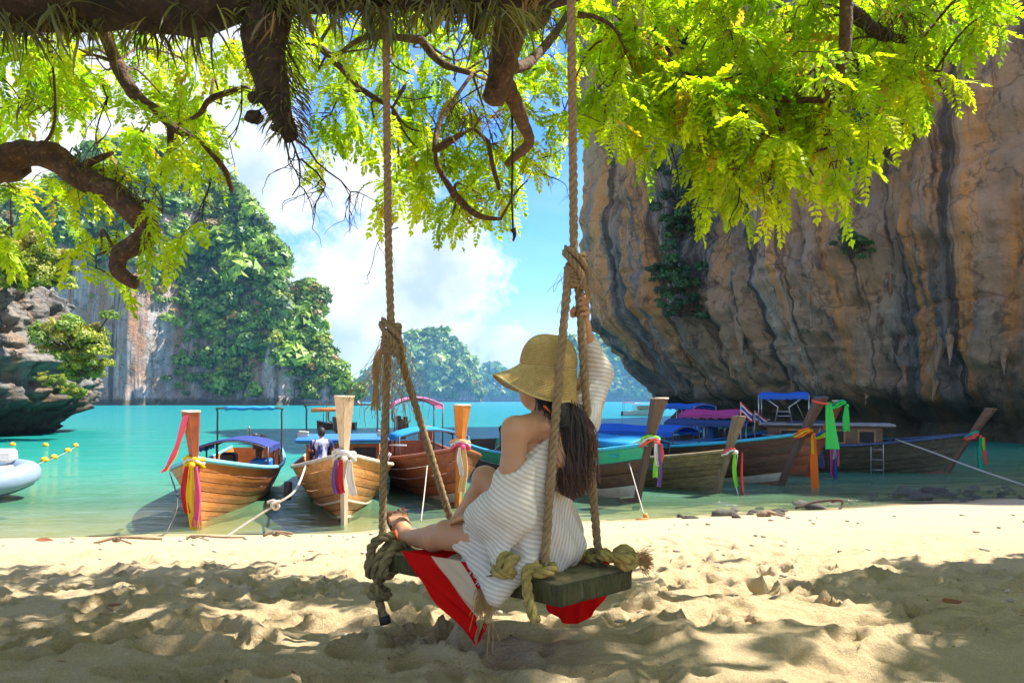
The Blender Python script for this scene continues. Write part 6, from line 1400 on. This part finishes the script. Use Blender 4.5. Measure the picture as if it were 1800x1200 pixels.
    pc = Lw+hd*.05; B.cap(Lw, pc, .022, .022, .02, flat=(hu, .7)); B.cap(pc-hs*.022, pc+hs*.022, .019, .017, .015, flat=(hu, .75))
    for k in range(4):
        b = pc+hd*.018+hs*(-.027+.018*k); l = (.060, .068, .064, .050)[k]; B.chain([b, b+hd*l*.45+hu*.010, b+hd*l*.85-hu*.008, b+hd*l*1.05-hu*.026], [.0092, .0088, .0080, .0070], .004)
    B.chain([Lw+hd*.015-hs*.02, pc-hs*.040+hd*.005, pc-hs*.048+hd*.035-hu*.008, pc-hs*.044+hd*.055-hu*.016], [.012, .0105, .0095, .008], .006)
    V, Fs = B.mesh(); V = relax(V, Fs, 2, .4); mesh_np('body', V-np.array(O), Fs, SKIN, W_)
    # nails
    NAIL = pmat('red_nail', (.55, .012, .022), rough=.2, bump=0)
    for t, r, ax, up, sd in tips:
        q = Vector(up*.8+ax*.4).normalized(); c = Vector(t+up*r*.55+ax*r*.35); M = Matrix((Vector(ax), Vector(sd), Vector(up))).transposed(); MB().ball(c-O, r*.85, 8, (1, 1, 1)).build('toenail', NAIL, W_, True)
        o = W_.children[-1]; vs = np.array([v.co for v in o.data.vertices]); cc = vs.mean(0); Rm = np.array(M); l = (vs-cc)@Rm*np.array([1.05, .85, .42]); vs = l@Rm.T+cc; o.data.vertices.foreach_set('co', vs.ravel())
    # ---------------- knit top
    T = Field((-.36, 2.50, .12), (.46, 3.30, 1.36), .0054)
    T.cap(hipC+(-.06, -.07, .0), hipC+(.06, .07, .0), .128, .12, .04); T.cap(hipC+(.02, -.03, -.03), hipC+(.06, .03, -.03), .125, .12, .04); T.cap(hipC+(0, 0, .04), chest, .125, .118, .08, flat=((-.78, .62, 0), .92)); T.cap(chest+(-.06, -.07, 0), chest+(.06, .07, 0), .118, .118, .06, flat=((-.78, .62, 0), .9))
    T.cap(chest, neckB+(.02, .01, -.05), .115, .085, .05, flat=((-.78, .62, 0), .85)); T.chain([Ls+(.0, 0, -.05), neckB+(0, 0, -.06), Rs], [.070, .07, .066], .04)
    U = Field((-.36, 2.50, .30), (.20, 3.10, .95), .0048)
    U.chain([Ls+(0, 0, -.02), Ls*.45+Le*.55, Le+(.0, -.004, .01)], [.057, .060, .068], .03); U.chain([Le+(-.006, -.004, .0), Le*.5+Lw*.5+(0, -.02, -.012), Lw+(.005, -.02, .0)], [.076, .082, .066], .03)
    U.tri(Ls+(.02, .01, -.10), Le+(.045, -.01, -.05), Le+(0, 0, 0), .045, .05); U.tri(Le+(.03, -.01, -.06), Lw+(.0, -.02, -.035), P(876, 985, 2.70), .024, .06)
    # batwing cloth between arm and body, and the loose folds over the lap and the plank edge
    T.tri(Ls+(.02, .02, -.12), Le+(.0, .0, -.045), hipC+(-.02, -.13, .02), .040, .05); T.tri(chest+(-.02, -.09, -.05), Le+(.03, .01, -.03), hipC+(.02, -.12, .04), .040, .06)
    T.tri(Lw+(-.02, .0, -.05), P(806, 958, 2.94), P(872, 1040, 2.70), .020, .05); T.tri(P(872, 1040, 2.70), hipC+(.0, -.14, -.0), P(836, 980, 2.84), .026, .05)
    T.tri(P(872, 1040, 2.70), P(930, 985, 2.68), hipC+(-.03, -.12, .03), .028, .05); T.cap(Lh+(-.01, -.01, .0), Lh*.6+Lk*.4+(.0, 0, .005), .098, .082, .04)
    T.cap(P(865, 900, 2.86), P(835, 925, 2.92), .05, .042, .04)
    # neckline off the left shoulder
    p2, p3 = np.array(P(915, 822, 2.66)), np.array(P(992, 735, 2.86)); n = np.cross(p3-p2, np.array([-.75, .62, -.10])); n = n if n[2] > 0 else -n; T.cut(p2, n); U.cut(p2, n)
    # right shoulder and raised sleeve
    Rm = Re*.45+Rw*.55
    T.chain([neckB+(.075, .03, -.045), Rs+(.0, .0, .0)], [.055, .066], .04); T.chain([chest+(.07, .06, .05), Rs+(.02, .01, .0), Re+(.012, .01, -.02), Rm], [.10, .068, .060, .044], .04); T.tri(Rs+(.03, .02, -.02), Re+(.01, .01, -.03), chest+(.09, .08, -.02), .035, .05)
    V1, F1 = T.mesh(); V2, F2 = U.mesh(); V = np.concatenate([V1, V2]); Fs = np.concatenate([F1, F2+len(V1)]); V = relax(V, Fs, 3, .5); Nn = vnormals(V, Fs)
    fold = .018*fbm(V*np.array([10, 10, 6]), 3, 5)+.022*(ridged((V@np.array([[.8, .1, .2], [.2, .7, 0], [.5, .2, .25]]))*11, 2, 9)-.6)
    low = np.clip((.62-V[:, 2])/.2, 0, 1); V = V+Nn*(fold*(.35+.65*low))[:, None]
    # rows of the knit: around the arm and body on the left, running down the back on the right
    wr = np.clip((V[:, 0]-.09+.25*(V[:, 1]-2.8))/.06, 0, 1); wl = 1-wr; up_ = np.clip((V[:, 2]-.90)/.08, 0, 1)
    row_l = V@np.array([-.30, .05, -.95])+.012*fbm(V*5, 2, 3); row_r = V@np.array([.92, .35, -.30])+.010*fbm(V*5, 2, 4); row_s = V@np.array([.12, .1, .98])
    row = np.where(up_ > .5, row_s, np.where(wr > .5, row_r, row_l))
    m, N, K = nmat('white_knit'); out = N.new('ShaderNodeOutputMaterial'); d = N.new('ShaderNodeBsdfDiffuse'); t = N.new('ShaderNodeBsdfTranslucent'); mx = N.new('ShaderNodeMixShader'); mx.inputs[0].default_value = .35
    at = N.new('ShaderNodeAttribute'); at.attribute_name = 'row'; mu = N.new('ShaderNodeMath'); mu.operation = 'MULTIPLY'; mu.inputs[1].default_value = 2*math.pi/.0165; K.new(at.outputs['Fac'], mu.inputs[0]); sn = N.new('ShaderNodeMath'); sn.operation = 'SINE'; K.new(mu.outputs[0], sn.inputs[0])
    mr = N.new('ShaderNodeMapRange'); mr.inputs[1].default_value = -.55; mr.inputs[2].default_value = .35; K.new(sn.outputs[0], mr.inputs[0])
    tc = N.new('ShaderNodeTexCoord'); nz = N.new('ShaderNodeTexNoise'); nz.inputs['Scale'].default_value = 330; nz.inputs['Detail'].default_value = 2; K.new(tc.outputs['Object'], nz.inputs['Vector'])
    col = N.new('ShaderNodeMixRGB'); col.inputs[1].default_value = (.80, .71, .59, 1); col.inputs[2].default_value = (.93, .88, .80, 1); K.new(mr.outputs[0], col.inputs[0])
    for q in (d, t): K.new(col.outputs[0], q.inputs[0])
    K.new(d.outputs[0], mx.inputs[1]); K.new(t.outputs[0], mx.inputs[2]); tr = N.new('ShaderNodeBsdfTransparent'); al = N.new('ShaderNodeMapRange'); al.inputs[3].default_value = .93; al.inputs[4].default_value = 1.0; K.new(mr.outputs[0], al.inputs[0])
    m2 = N.new('ShaderNodeMixShader'); K.new(al.outputs[0], m2.inputs[0]); K.new(tr.outputs[0], m2.inputs[1]); K.new(mx.outputs[0], m2.inputs[2]); K.new(m2.outputs[0], out.inputs[0])
    ad = N.new('ShaderNodeMath'); ad.operation = 'MULTIPLY_ADD'; ad.inputs[1].default_value = .35; K.new(nz.outputs[0], ad.inputs[0]); K.new(mr.outputs[0], ad.inputs[2]); bp = N.new('ShaderNodeBump'); bp.inputs['Strength'].default_value = .5; bp.inputs['Distance'].default_value = .003; K.new(ad.outputs[0], bp.inputs['Height'])
    for q in (d, t): K.new(bp.outputs[0], q.inputs['Normal'])
    k1 = len(V1); slv = V[k1:]@np.array([-.50, .12, -.86])+.010*fbm(V[k1:]*5, 2, 3)
    mesh_np('knit_top', V[:k1]-np.array(O), F1, m, W_, attrs={'row': row[:k1]}); mesh_np('sleeve', V[k1:]-np.array(O), F2, m, W_, attrs={'row': slv})
    # fringe along the hem
    fr = MB(); h0, h1, h2 = P(806, 962, 2.93), P(838, 1010, 2.80), P(872, 1044, 2.69)
    for k in range(130):
        q = k/129; p = (h0.lerp(h1, q*2) if q < .5 else h1.lerp(h2, q*2-1))+Vector((.012, 0, .02)); fr.tube([p-O, p+Vector((random.gauss(0, .006), random.gauss(-.006, .004), -.03))-O, p+Vector((random.gauss(-.004, .010), random.gauss(-.006, .005), -.055))-O], .0016, 4, cap=False)
    fr.build('fringe', CLOTH['white'], W_)
    # ---------------- hat: crocheted straw
    ST = pmat('straw', (.76, .56, .22), (.62, .43, .14), .8, 60, bump=.4, bscale=300, rand=0); hc = head+u*.0
    ax = np.array([.10, -.05, 1.0]); ax /= np.linalg.norm(ax); hf = np.array([-.97, .10, 0.]); hf -= ax*(hf@ax); hf /= np.linalg.norm(hf); hs_ = np.cross(ax, hf); base = np.array(P(962, 660, 2.895))
    def hatp(v, th):
        """v 0 crown top .. 1 brim foot line .. 2 brim edge; th 0 = front"""
        if v <= 1:
            a = v*math.pi/2; r = .112*math.sin(a)**.72; z = .035+.125*math.cos(a)**.9 if v < .999 else .035
            r *= 1+.02*math.sin(3*th)
        else:
            w = v-1; fl = max(0, .22+.78*math.cos(th-.28))**1.0; wave = .016*math.sin(3*th+.6)*w
            out_ = .016+.084*fl; dn = .140-.056*fl; r = .112+out_*w**1.1; z = .035-dn*w+.018*fl*w*w+wave
        return base+hf*(r*math.cos(th))+hs_*(r*math.sin(th))*.94+ax*z
    H = thing('straw_hat', None, None); H.parent = W_; H.location = (0, 0, 0)
    V = []; nt = 72; vs = [i/16*.985+.004 for i in range(16)]+[1+i/9 for i in range(0, 5)]
    for k in range(nt):
        for v in vs: p = hatp(v, 2*math.pi*k/nt); c = base+ax*.04; V.append(c+(p-c)*.975-np.array(O))
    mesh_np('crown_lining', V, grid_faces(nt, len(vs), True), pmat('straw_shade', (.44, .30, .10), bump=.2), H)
    st = MB(); Vst = []; oct_f = [(0, 1, 2), (0, 2, 3), (0, 3, 4), (0, 4, 1), (5, 2, 1), (5, 3, 2), (5, 4, 3), (5, 1, 4)]; rows = [.05+.95*(i/27) for i in range(28)]+[1+i/20 for i in range(1, 21)]
    for ri, v in enumerate(rows):
        n = max(10, int(2*math.pi*np.linalg.norm(hatp(v, .5)-(base+ax*((hatp(v, .5)-base)@ax)))/.0072))
        for k in range(n):
            th = 2*math.pi*(k+.5*(ri % 2))/n; p = hatp(v, th); dv = hatp(min(2, v+.03), th)-hatp(max(.001, v-.03), th); dv /= np.linalg.norm(dv)+1e-9; dt = hatp(v, th+.04)-hatp(v, th-.04); dt /= np.linalg.norm(dt)+1e-9; nn = np.cross(dv, dt)
            for q in (-1, 1):
                e = dv*.78+dt*q*.62; e /= np.linalg.norm(e); g = np.cross(nn, e); c = p+dt*q*.0016; b = len(Vst)
                Vst += [c-e*.0050, c-g*.0023, c+nn*.0026, c+g*.0023, c-nn*.0020, c+e*.0050]; st.f.extend(tuple(b+i for i in f) for f in oct_f)
    mesh_np('straw_stitch', np.array(Vst)-np.array(O), np.array(st.f), ST, H, True); tag(H.children[-1], kind='stuff')
    ed = MB(); ed.tube([Vector(hatp(2, 2*math.pi*k/60))-O for k in range(61)], .0034, 6); ed.build('brim_edge', ST, H, True)
    # ---------------- hair
    hm, N, K = nmat('hair'); out = N.new('ShaderNodeOutputMaterial'); b = N.new('ShaderNodeBsdfPrincipled'); a = N.new('ShaderNodeAttribute'); a.attribute_name = 'col'; K.new(a.outputs['Color'], b.inputs['Base Color']); b.inputs['Roughness'].default_value = .42; b.inputs['Specular IOR Level'].default_value = .5; K.new(b.outputs[0], out.inputs[0])
    hb = MB(); cols = []
    back = -f; rt = s
    for k in range(1250):
        th = random.gauss(0, .75); th = max(-1.5, min(1.5, th)); rad = random.uniform(.55, 1.0); side = random.uniform(-1, 1)
        p0 = head+back*(.085*math.cos(th))*rad+rt*(.082*math.sin(th))+u*random.uniform(-.03, .02)
        if k < 150: q1 = np.array(P(random.gauss(952, 6), 760, 2.79+random.gauss(0, .012))); q2 = np.array(P(random.gauss(966, 5), random.uniform(790, 830), 2.765)); q3 = q2+(.004, 0, -.02)
        else:
            x1 = 985+34*math.sin(th)+random.gauss(0, 11); q1 = np.array(P(x1, 765, 2.79+.05*abs(math.sin(th))+random.gauss(0, .014))); e = random.random(); xe = 1004+25*math.sin(th)+random.gauss(0, 9); q2 = np.array(P((x1+xe)/2+random.gauss(3, 4), 820, 2.765+random.gauss(0, .012)+.03*abs(math.sin(th)))); q3 = np.array(P(xe, 880-52*e**2-abs(xe-1008)*.5, 2.755+random.gauss(0, .012)))
        pts = spline([Vector(p0), Vector(p0*.55+q1*.45+back*.028), Vector(q1), Vector(q2), Vector(q3)], 4); n = len(pts); r = random.uniform(.0009, .0020); hb.tube([q-O for q in pts], [r*(1-.55*i/n) for i in range(n)], 3, cap=False)
        c0 = np.array([.030, .017, .012])*random.uniform(.6, 1.6); c1 = np.array([.13, .055, .028])*random.uniform(.4, 1.7); tip = random.uniform(.5, 1.0)
        for i in range(n): cols += [c0+(c1-c0)*min(1, max(0, (i/n-.45)*1.9))*tip]*3
    for k in range(70):    # loose strands blown to the right
        p0 = np.array(P(1018, 712, 2.86)); q1 = np.array(P(1040+random.gauss(0, 5), 760, 2.84)); q3 = np.array(P(1044+random.gauss(0, 6), random.uniform(790, 850), 2.82+random.gauss(0, .02))); pts = spline([Vector(p0), Vector(q1), Vector(q3)], 6); n = len(pts)
        hb.tube([q-O for q in pts], .0013, 4, cap=False); c0 = np.array([.03, .016, .012]); c1 = np.array([.24, .085, .035])*random.uniform(.5, 1.3)
        for i in range(n): cols += [c0+(c1-c0)*(i/n)]*4
    mesh_np('hair', np.array(hb.v), hb.f, hm, W_, True, {'col': np.array(cols)})
    HB = Field((-.02, 2.70, .85), (.30, 3.0, 1.15), .006); HB.ell(head+back*.012+u*.01, (.100, .086, .112), .02, R3=R3); HB.cap(head+back*.06-u*.02, np.array(P(985, 745, 2.815)), .06, .045, .04); V, Fs = HB.mesh()
    keep = ((V-head)@f < .028); Fs = Fs[keep[Fs].all(1)]; mesh_np('hair_base', V-np.array(O), Fs, pmat('hair_dark', (.016, .010, .008), rough=.5, bump=.5, bscale=120), W_)
    MB().tube(spline([P(955, 712, 2.785)-O, P(960, 716, 2.775)-O, P(967, 724, 2.772)-O], 3), [.001, .004, .005, .005, .004, .003, .0015], 8).build('hair_clip', CLOTH['orange'], W_, True)
    # ---------------- sandal
    SB = Field((-.66, 3.16, .25), (-.36, 3.52, .52), .003)
    axf = Ltoe-Lheel; ln = np.linalg.norm(axf); axf /= ln; upv = La-Lheel; upv = upv-axf*(upv@axf); upv /= np.linalg.norm(upv); sdv = np.cross(upv, axf)
    A = Lheel-upv*.036-axf*.024; Bq = Lheel+axf*(ln*.98)-upv*.030+sdv*.004
    SB.cap(A, A+axf*.10, .040, .036, .01, flat=(upv, .26)); SB.cap(A+axf*.10, Bq, .036, .047, .015, flat=(upv, .24)); V, Fs = SB.mesh(); V = relax(V, Fs, 2); SD = thing('sandal', None, None); SD.parent = W_
    mesh_np('sole', V-np.array(O), Fs, pmat('sandal_sole', (.16, .075, .05), rough=.7, bump=.2), SD)
    OR = pmat('orange_strap', (.72, .13, .03), rough=.45, bump=.1)
    ball = Lheel+axf*ln*.66
    for pts in ([Lheel+axf*.03+sdv*.040-upv*.02, Lheel+axf*.085+sdv*.040+upv*.012, ball+upv*.022-axf*.055+sdv*.012, ball+upv*.030-axf*.02-sdv*.008, ball+upv*.016+axf*.03-sdv*.019], [Lheel+axf*.05-sdv*.044-upv*.02, Lheel+axf*.09-sdv*.036+upv*.014, ball+upv*.030-axf*.03-sdv*.010],
                [Lheel-axf*.040+upv*.02, Lheel-axf*.012+sdv*.042+upv*.018, Lheel+axf*.045+sdv*.044+upv*.016], [Lheel-axf*.040+upv*.02, Lheel-axf*.012-sdv*.042+upv*.018, Lheel+axf*.05-sdv*.042+upv*.012], [Lheel-axf*.035-upv*.03+sdv*.02, Lheel+axf*.02+sdv*.046-upv*.01, Lheel+axf*.04+sdv*.044+upv*.012]):
        MB().tube([q-O for q in spline([Vector(p) for p in pts], 6)], .0062, 8, flat=.6).build('strap', OR, SD, True)
    for H_ in (H, SD):
        for key in ('label', 'category'):
            if key in H_: del H_[key]
woman()

def small_person(label, base, rz, pose, shirt, skin=SKIN, scale=1.0):
    o = thing('person', label, 'person', base, rz); h = .016*scale
    B = Field((-.5, -.6, -.1), (.6, .6, 1.9), .016); HL = .0
    if pose == 'sit':   # seen from behind, leaning forward
        hip = np.array([0, 0, .12]); ch = np.array([.06, 0, .52]); nk = np.array([.10, 0, .68]); hd = np.array([.14, 0, .82]); kn = [np.array([.40, q*.14, .22]) for q in (-1, 1)]; an = [np.array([.38, q*.14, -.05]) for q in (-1, 1)]; hands = [np.array([.42, q*.2, .35]) for q in (-1, 1)]
    else:
        hip = np.array([0, 0, .88]); ch = np.array([0, 0, 1.25]); nk = np.array([0, 0, 1.45]); hd = np.array([.02, 0, 1.60]); kn = [np.array([.02, q*.10, .48]) for q in (-1, 1)]; an = [np.array([0, q*.10, .06]) for q in (-1, 1)]; hands = [np.array([.22, q*.22, .95]) for q in (-1, 1)]
    B.cap(hip+(0, -.07, 0), hip+(0, .07, 0), .11, .11, .04); B.cap(hip, ch, .12, .13, .06, flat=((1, 0, 0), .8)); B.cap(ch+(0, -.12, .06), ch+(0, .12, .06), .08, .08, .05); B.cap(ch, nk, .09, .055, .04); B.ell(hd, (.10, .08, .12), .02); B.cap(hd+(.09, 0, -.0), hd+(.11, 0, -.02), .018, .02, .02)
    for i, q in enumerate((-1, 1)):
        hp = hip+(0, q*.09, 0); B.chain([hp, kn[i], an[i]], [.085, .06, .045], .03); B.cap(an[i], an[i]+(.15, 0, -.03), .045, .035, .02); sh = ch+(0, q*.19, .08); el = (sh+hands[i])/2+(-.06, q*.07, -.06); B.chain([sh, el, hands[i]], [.055, .042, .032], .02)
        for k in range(4): B.cap(hands[i], hands[i]+(.08, q*(-.02+.014*k), -.02), .012, .010, .008)
        B.cap(hands[i], hands[i]+(.04, -q*.035, .0), .012, .011, .008)
    V, Fs = B.mesh(); V = relax(V, Fs, 2); mesh_np('body', V*scale, Fs, skin, o)
    T = Field((-.4, -.5, -.1), (.5, .5, 1.6), .016); T.cap(hip+(0, -.07, .02), hip+(0, .07, .02), .13, .13, .05); T.cap(hip, ch, .135, .145, .06, flat=((1, 0, 0), .85)); T.cap(ch+(0, -.12, .06), ch+(0, .12, .06), .095, .095, .05)
    for i, q in enumerate((-1, 1)): sh = ch+(0, q*.19, .08); el = (sh+hands[i])/2+(-.06, q*.07, -.06); T.cap(sh, sh*.4+el*.6, .07, .06, .03)
    V, Fs = T.mesh(); V = relax(V, Fs, 2); mesh_np('shirt', V*scale, Fs, shirt, o)
    Q = Field((-.3, -.3, hd[2]-.25), (.5, .3, hd[2]+.3), .014); Q.ell(hd+(-.018, 0, .02), (.11, .092, .12), .02); V, Fs = Q.mesh(); kp = (V[:, 0]-hd[0] < .045) | (V[:, 2]-hd[2] > .06); Fs = Fs[kp[Fs].all(1)]; mesh_np('hair', V*scale, Fs, pmat('short_dark_hair', (.02, .015, .012), rough=.6), o)
    return o
small_person('man in blue and white shirt sitting in the middle boat, beside its pale prow', b2.w((3.6, .50, .78)), math.pi/2-b2.ang, 'sit', pmat('blue_white_shirt', (.42, .47, .60), (.02, .04, .16), .8, 2.2, (1, 3, 1), bump=.2, lo=.45, hi=.5), skinmat('skin_tan', (.34, .18, .11)))
small_person('tiny standing person in pink and blue in the little far boat', Vector((PX(600, 61.9), 61.9, WZ+.35)), 1.2, 'stand', pmat('pink_blue_shirt', (.55, .12, .20), (.03, .05, .25), .8, 1.5, bump=.1, lo=.48, hi=.52), skinmat('skin_brown', (.30, .16, .10)))
# ============================================================ small things on the sand, haze
STONE = pmat('shore_stone', (.12, .105, .075), (.055, .05, .038), .9, 7, bump=.8, rand=.3, wear=(.22, .19, .13))
def rocks():
    me = []
    for s in range(6):
        mb = MB(); mb.ball((0, 0, 0), 1, 12); V = np.array(mb.v); V = V*(1+.38*fbm(V*1.3+s*7, 4, s))[:, None]*np.array([1, .8, .55])
        o = mesh_np('shore_rock', V, mb.f, STONE); me.append(o.data); bpy.data.objects.remove(o)
    r = random.Random(4)
    for k in range(150):
        px = r.uniform(1180, 1830); py = np.interp(px, [1180, 1400, 1500, 1620, 1700, 1830], [915, 890, 878, 868, 864, 860])+r.gauss(0, 9)
        if r.random() > np.interp(px, [1180, 1400, 1480, 1830], [.12, .35, 1, 1]): continue
        Y = 2.33*F/(py-705); x = PX(px, Y); z = max(float(sand_base(np.array(x), np.array(Y))), WZ-.05); s = min(.34, .065*r.lognormvariate(.25, .55))
        o = bpy.data.objects.new('shore_rock', me[k % 6]); COL.objects.link(o); o.location = (x, Y, z+s*.15); o.rotation_euler = (r.gauss(0, .2), r.gauss(0, .2), r.uniform(0, 6)); o.scale = (s*r.uniform(.9, 1.7), s*r.uniform(.8, 1.2), s*r.uniform(.6, 1.1))
        tag(o, 'dark weathered stone among the stones along the waterline on the right', 'stone', 'stones along the waterline on the right')
rocks()
DRY = leafmat('dry_leaf', .3, (1.2, .9, .6), col=(.24, .085, .03))
def sandz(x, y): return float(sand_base(np.array(x), np.array(y)))
def dry_leaf(px, py, label, s=.06, rz=0.0):
    Y = 4.0
    for _ in range(20): Y = (CZ-sandz(PX(px, Y), Y))*F/(py-705)
    x = PX(px, Y); V = []; n = 8
    for i in range(n+1):
        u = i/n; w = math.sin(math.pi*u**.8)*.42*s
        for v in (-1, 0, 1): V.append((u*s*1.6-s*.8, v*w, .018+.25*s*(u-.4)**2*2+.35*abs(v)*w))
    o = mesh_np('dry_leaf', V, grid_faces(n+1, 3), DRY, loc=(x, Y, sandz(x, Y)+.015)); o.rotation_euler = (.2, .1, rz); tag(o, label, 'leaf')
dry_leaf(1672, 1070, 'curled reddish dry leaf on the sand at the right', .085, .3); dry_leaf(1010, 1105, 'small dark dry leaf on the sand below the swing seat end', .03, 1.2); dry_leaf(1380, 958, 'small dry leaf on the sand right of the swing', .06, 2); dry_leaf(200, 1075, 'pale dry leaf on the shaded sand at the left', .05, .7); dry_leaf(545, 975, 'dry leaf on the sunlit sand left of the swing', .07, 2.6); dry_leaf(78, 955, 'brown dry leaf near the waterline at the far left', .16, 0.1)
DRIFT = pmat('driftwood', (.30, .21, .12), (.18, .12, .07), .9, 6, bump=.6)
def drift(px, py, label, pts, r=.02):
    Y = 11.
    for _ in range(20): Y = (CZ-sandz(PX(px, Y), Y))*F/(py-705)
    x = PX(px, Y); o = thing('driftwood', label, 'driftwood', (x, Y, sandz(x, Y)+.02))
    MB().tube(spline(pts, 4), r, 6).build('stick', DRIFT, o, True); MB().ball((pts[1][0], pts[1][1], .03), r*2.4, 8, (1.3, 1, .7)).build('root', DRIFT, o, True); MB().tube(spline([pts[1], (pts[1][0]+.1, -.12, .06), (pts[1][0]+.3, -.2, .02)], 4), r*.6, 5).build('side_twig', DRIFT, o, True)
drift(205, 955, 'small twisted driftwood by the waterline near the dark mooring line', [(-.25, -.1, 0), (0, 0, .06), (.2, .05, .05), (.55, .12, .02)]); drift(365, 950, 'thin driftwood stick by the end of the pale mooring rope', [(-.3, 0, 0), (-.2, .02, .05), (.2, 0, .03), (.5, .06, .02)], .016)
drift(485, 943, 'knobbly driftwood at the water edge below the middle boat', [(-.2, 0, 0), (0, 0, .06), (.25, .05, .02)], .024); drift(1345, 908, 'yellowish driftwood lump on the sand edge at the right', [(-.15, 0, 0), (0, 0, .08), (.2, .03, .03)], .04)
def coral_bits():
    SH = pmat('shell_bits', (.62, .55, .44), (.42, .34, .24), .8, 9, bump=.4, rand=.4); mb = MB(); r = random.Random(8)
    for k in range(130):
        y = r.uniform(3.2, 13.2); x = r.uniform(-.72, .72)*y; z = sandz(x, y); s = r.uniform(.006, .016)*(1+.12*y)
        if y > float(shore_y(np.array(x)))-.4: continue
        mb.ball((x, y, z+.012+s*.2), s, 4, (r.uniform(.8, 1.7), 1, .55))
    tag(mb.build('shell_litter', SH, None, True), 'small shells and coral crumbs scattered over the beach', 'shells', kind='stuff')
coral_bits()
def haze():
    m, N, K = nmat('haze'); out = N.new('ShaderNodeOutputMaterial'); v = N.new('ShaderNodeVolumePrincipled'); v.inputs['Color'].default_value = (.22, .58, .95, 1); v.inputs['Density'].default_value = .00011; v.inputs['Anisotropy'].default_value = .0
    K.new(v.outputs[0], out.inputs['Volume']); mb = MB(); mb.box((0, 3700, 90), (15000, 7900, 204)); tag(mb.build('haze', m), 'thin sea haze over the whole bay', 'haze', kind='stuff')
haze()
def leaf_litter():
    V, Fc = [], []; r = random.Random(21)
    for k in range(150):
        y = r.uniform(2.6, 8.5); x = r.uniform(-.75, .75)*y; z = sandz(x, y)+.012+.03*r.random(); s = r.uniform(.008, .022); a = r.uniform(0, 6.28); c, d = math.cos(a), math.sin(a); b = len(V)
        for u, w, h in ((-1, 0, 0), (-.3, .35, .15), (1, 0, .25), (-.2, -.35, .1)): V.append((x+s*(u*c-w*d), y+s*(u*d+w*c), z+h*s))
        Fc.append((b, b+1, b+2)); Fc.append((b, b+2, b+3))
    tag(mesh_np('leaf_litter', np.array(V), Fc, DRY, None, False), 'tiny dry leaflets strewn over the shaded sand', 'leaves', kind='stuff')
leaf_litter()
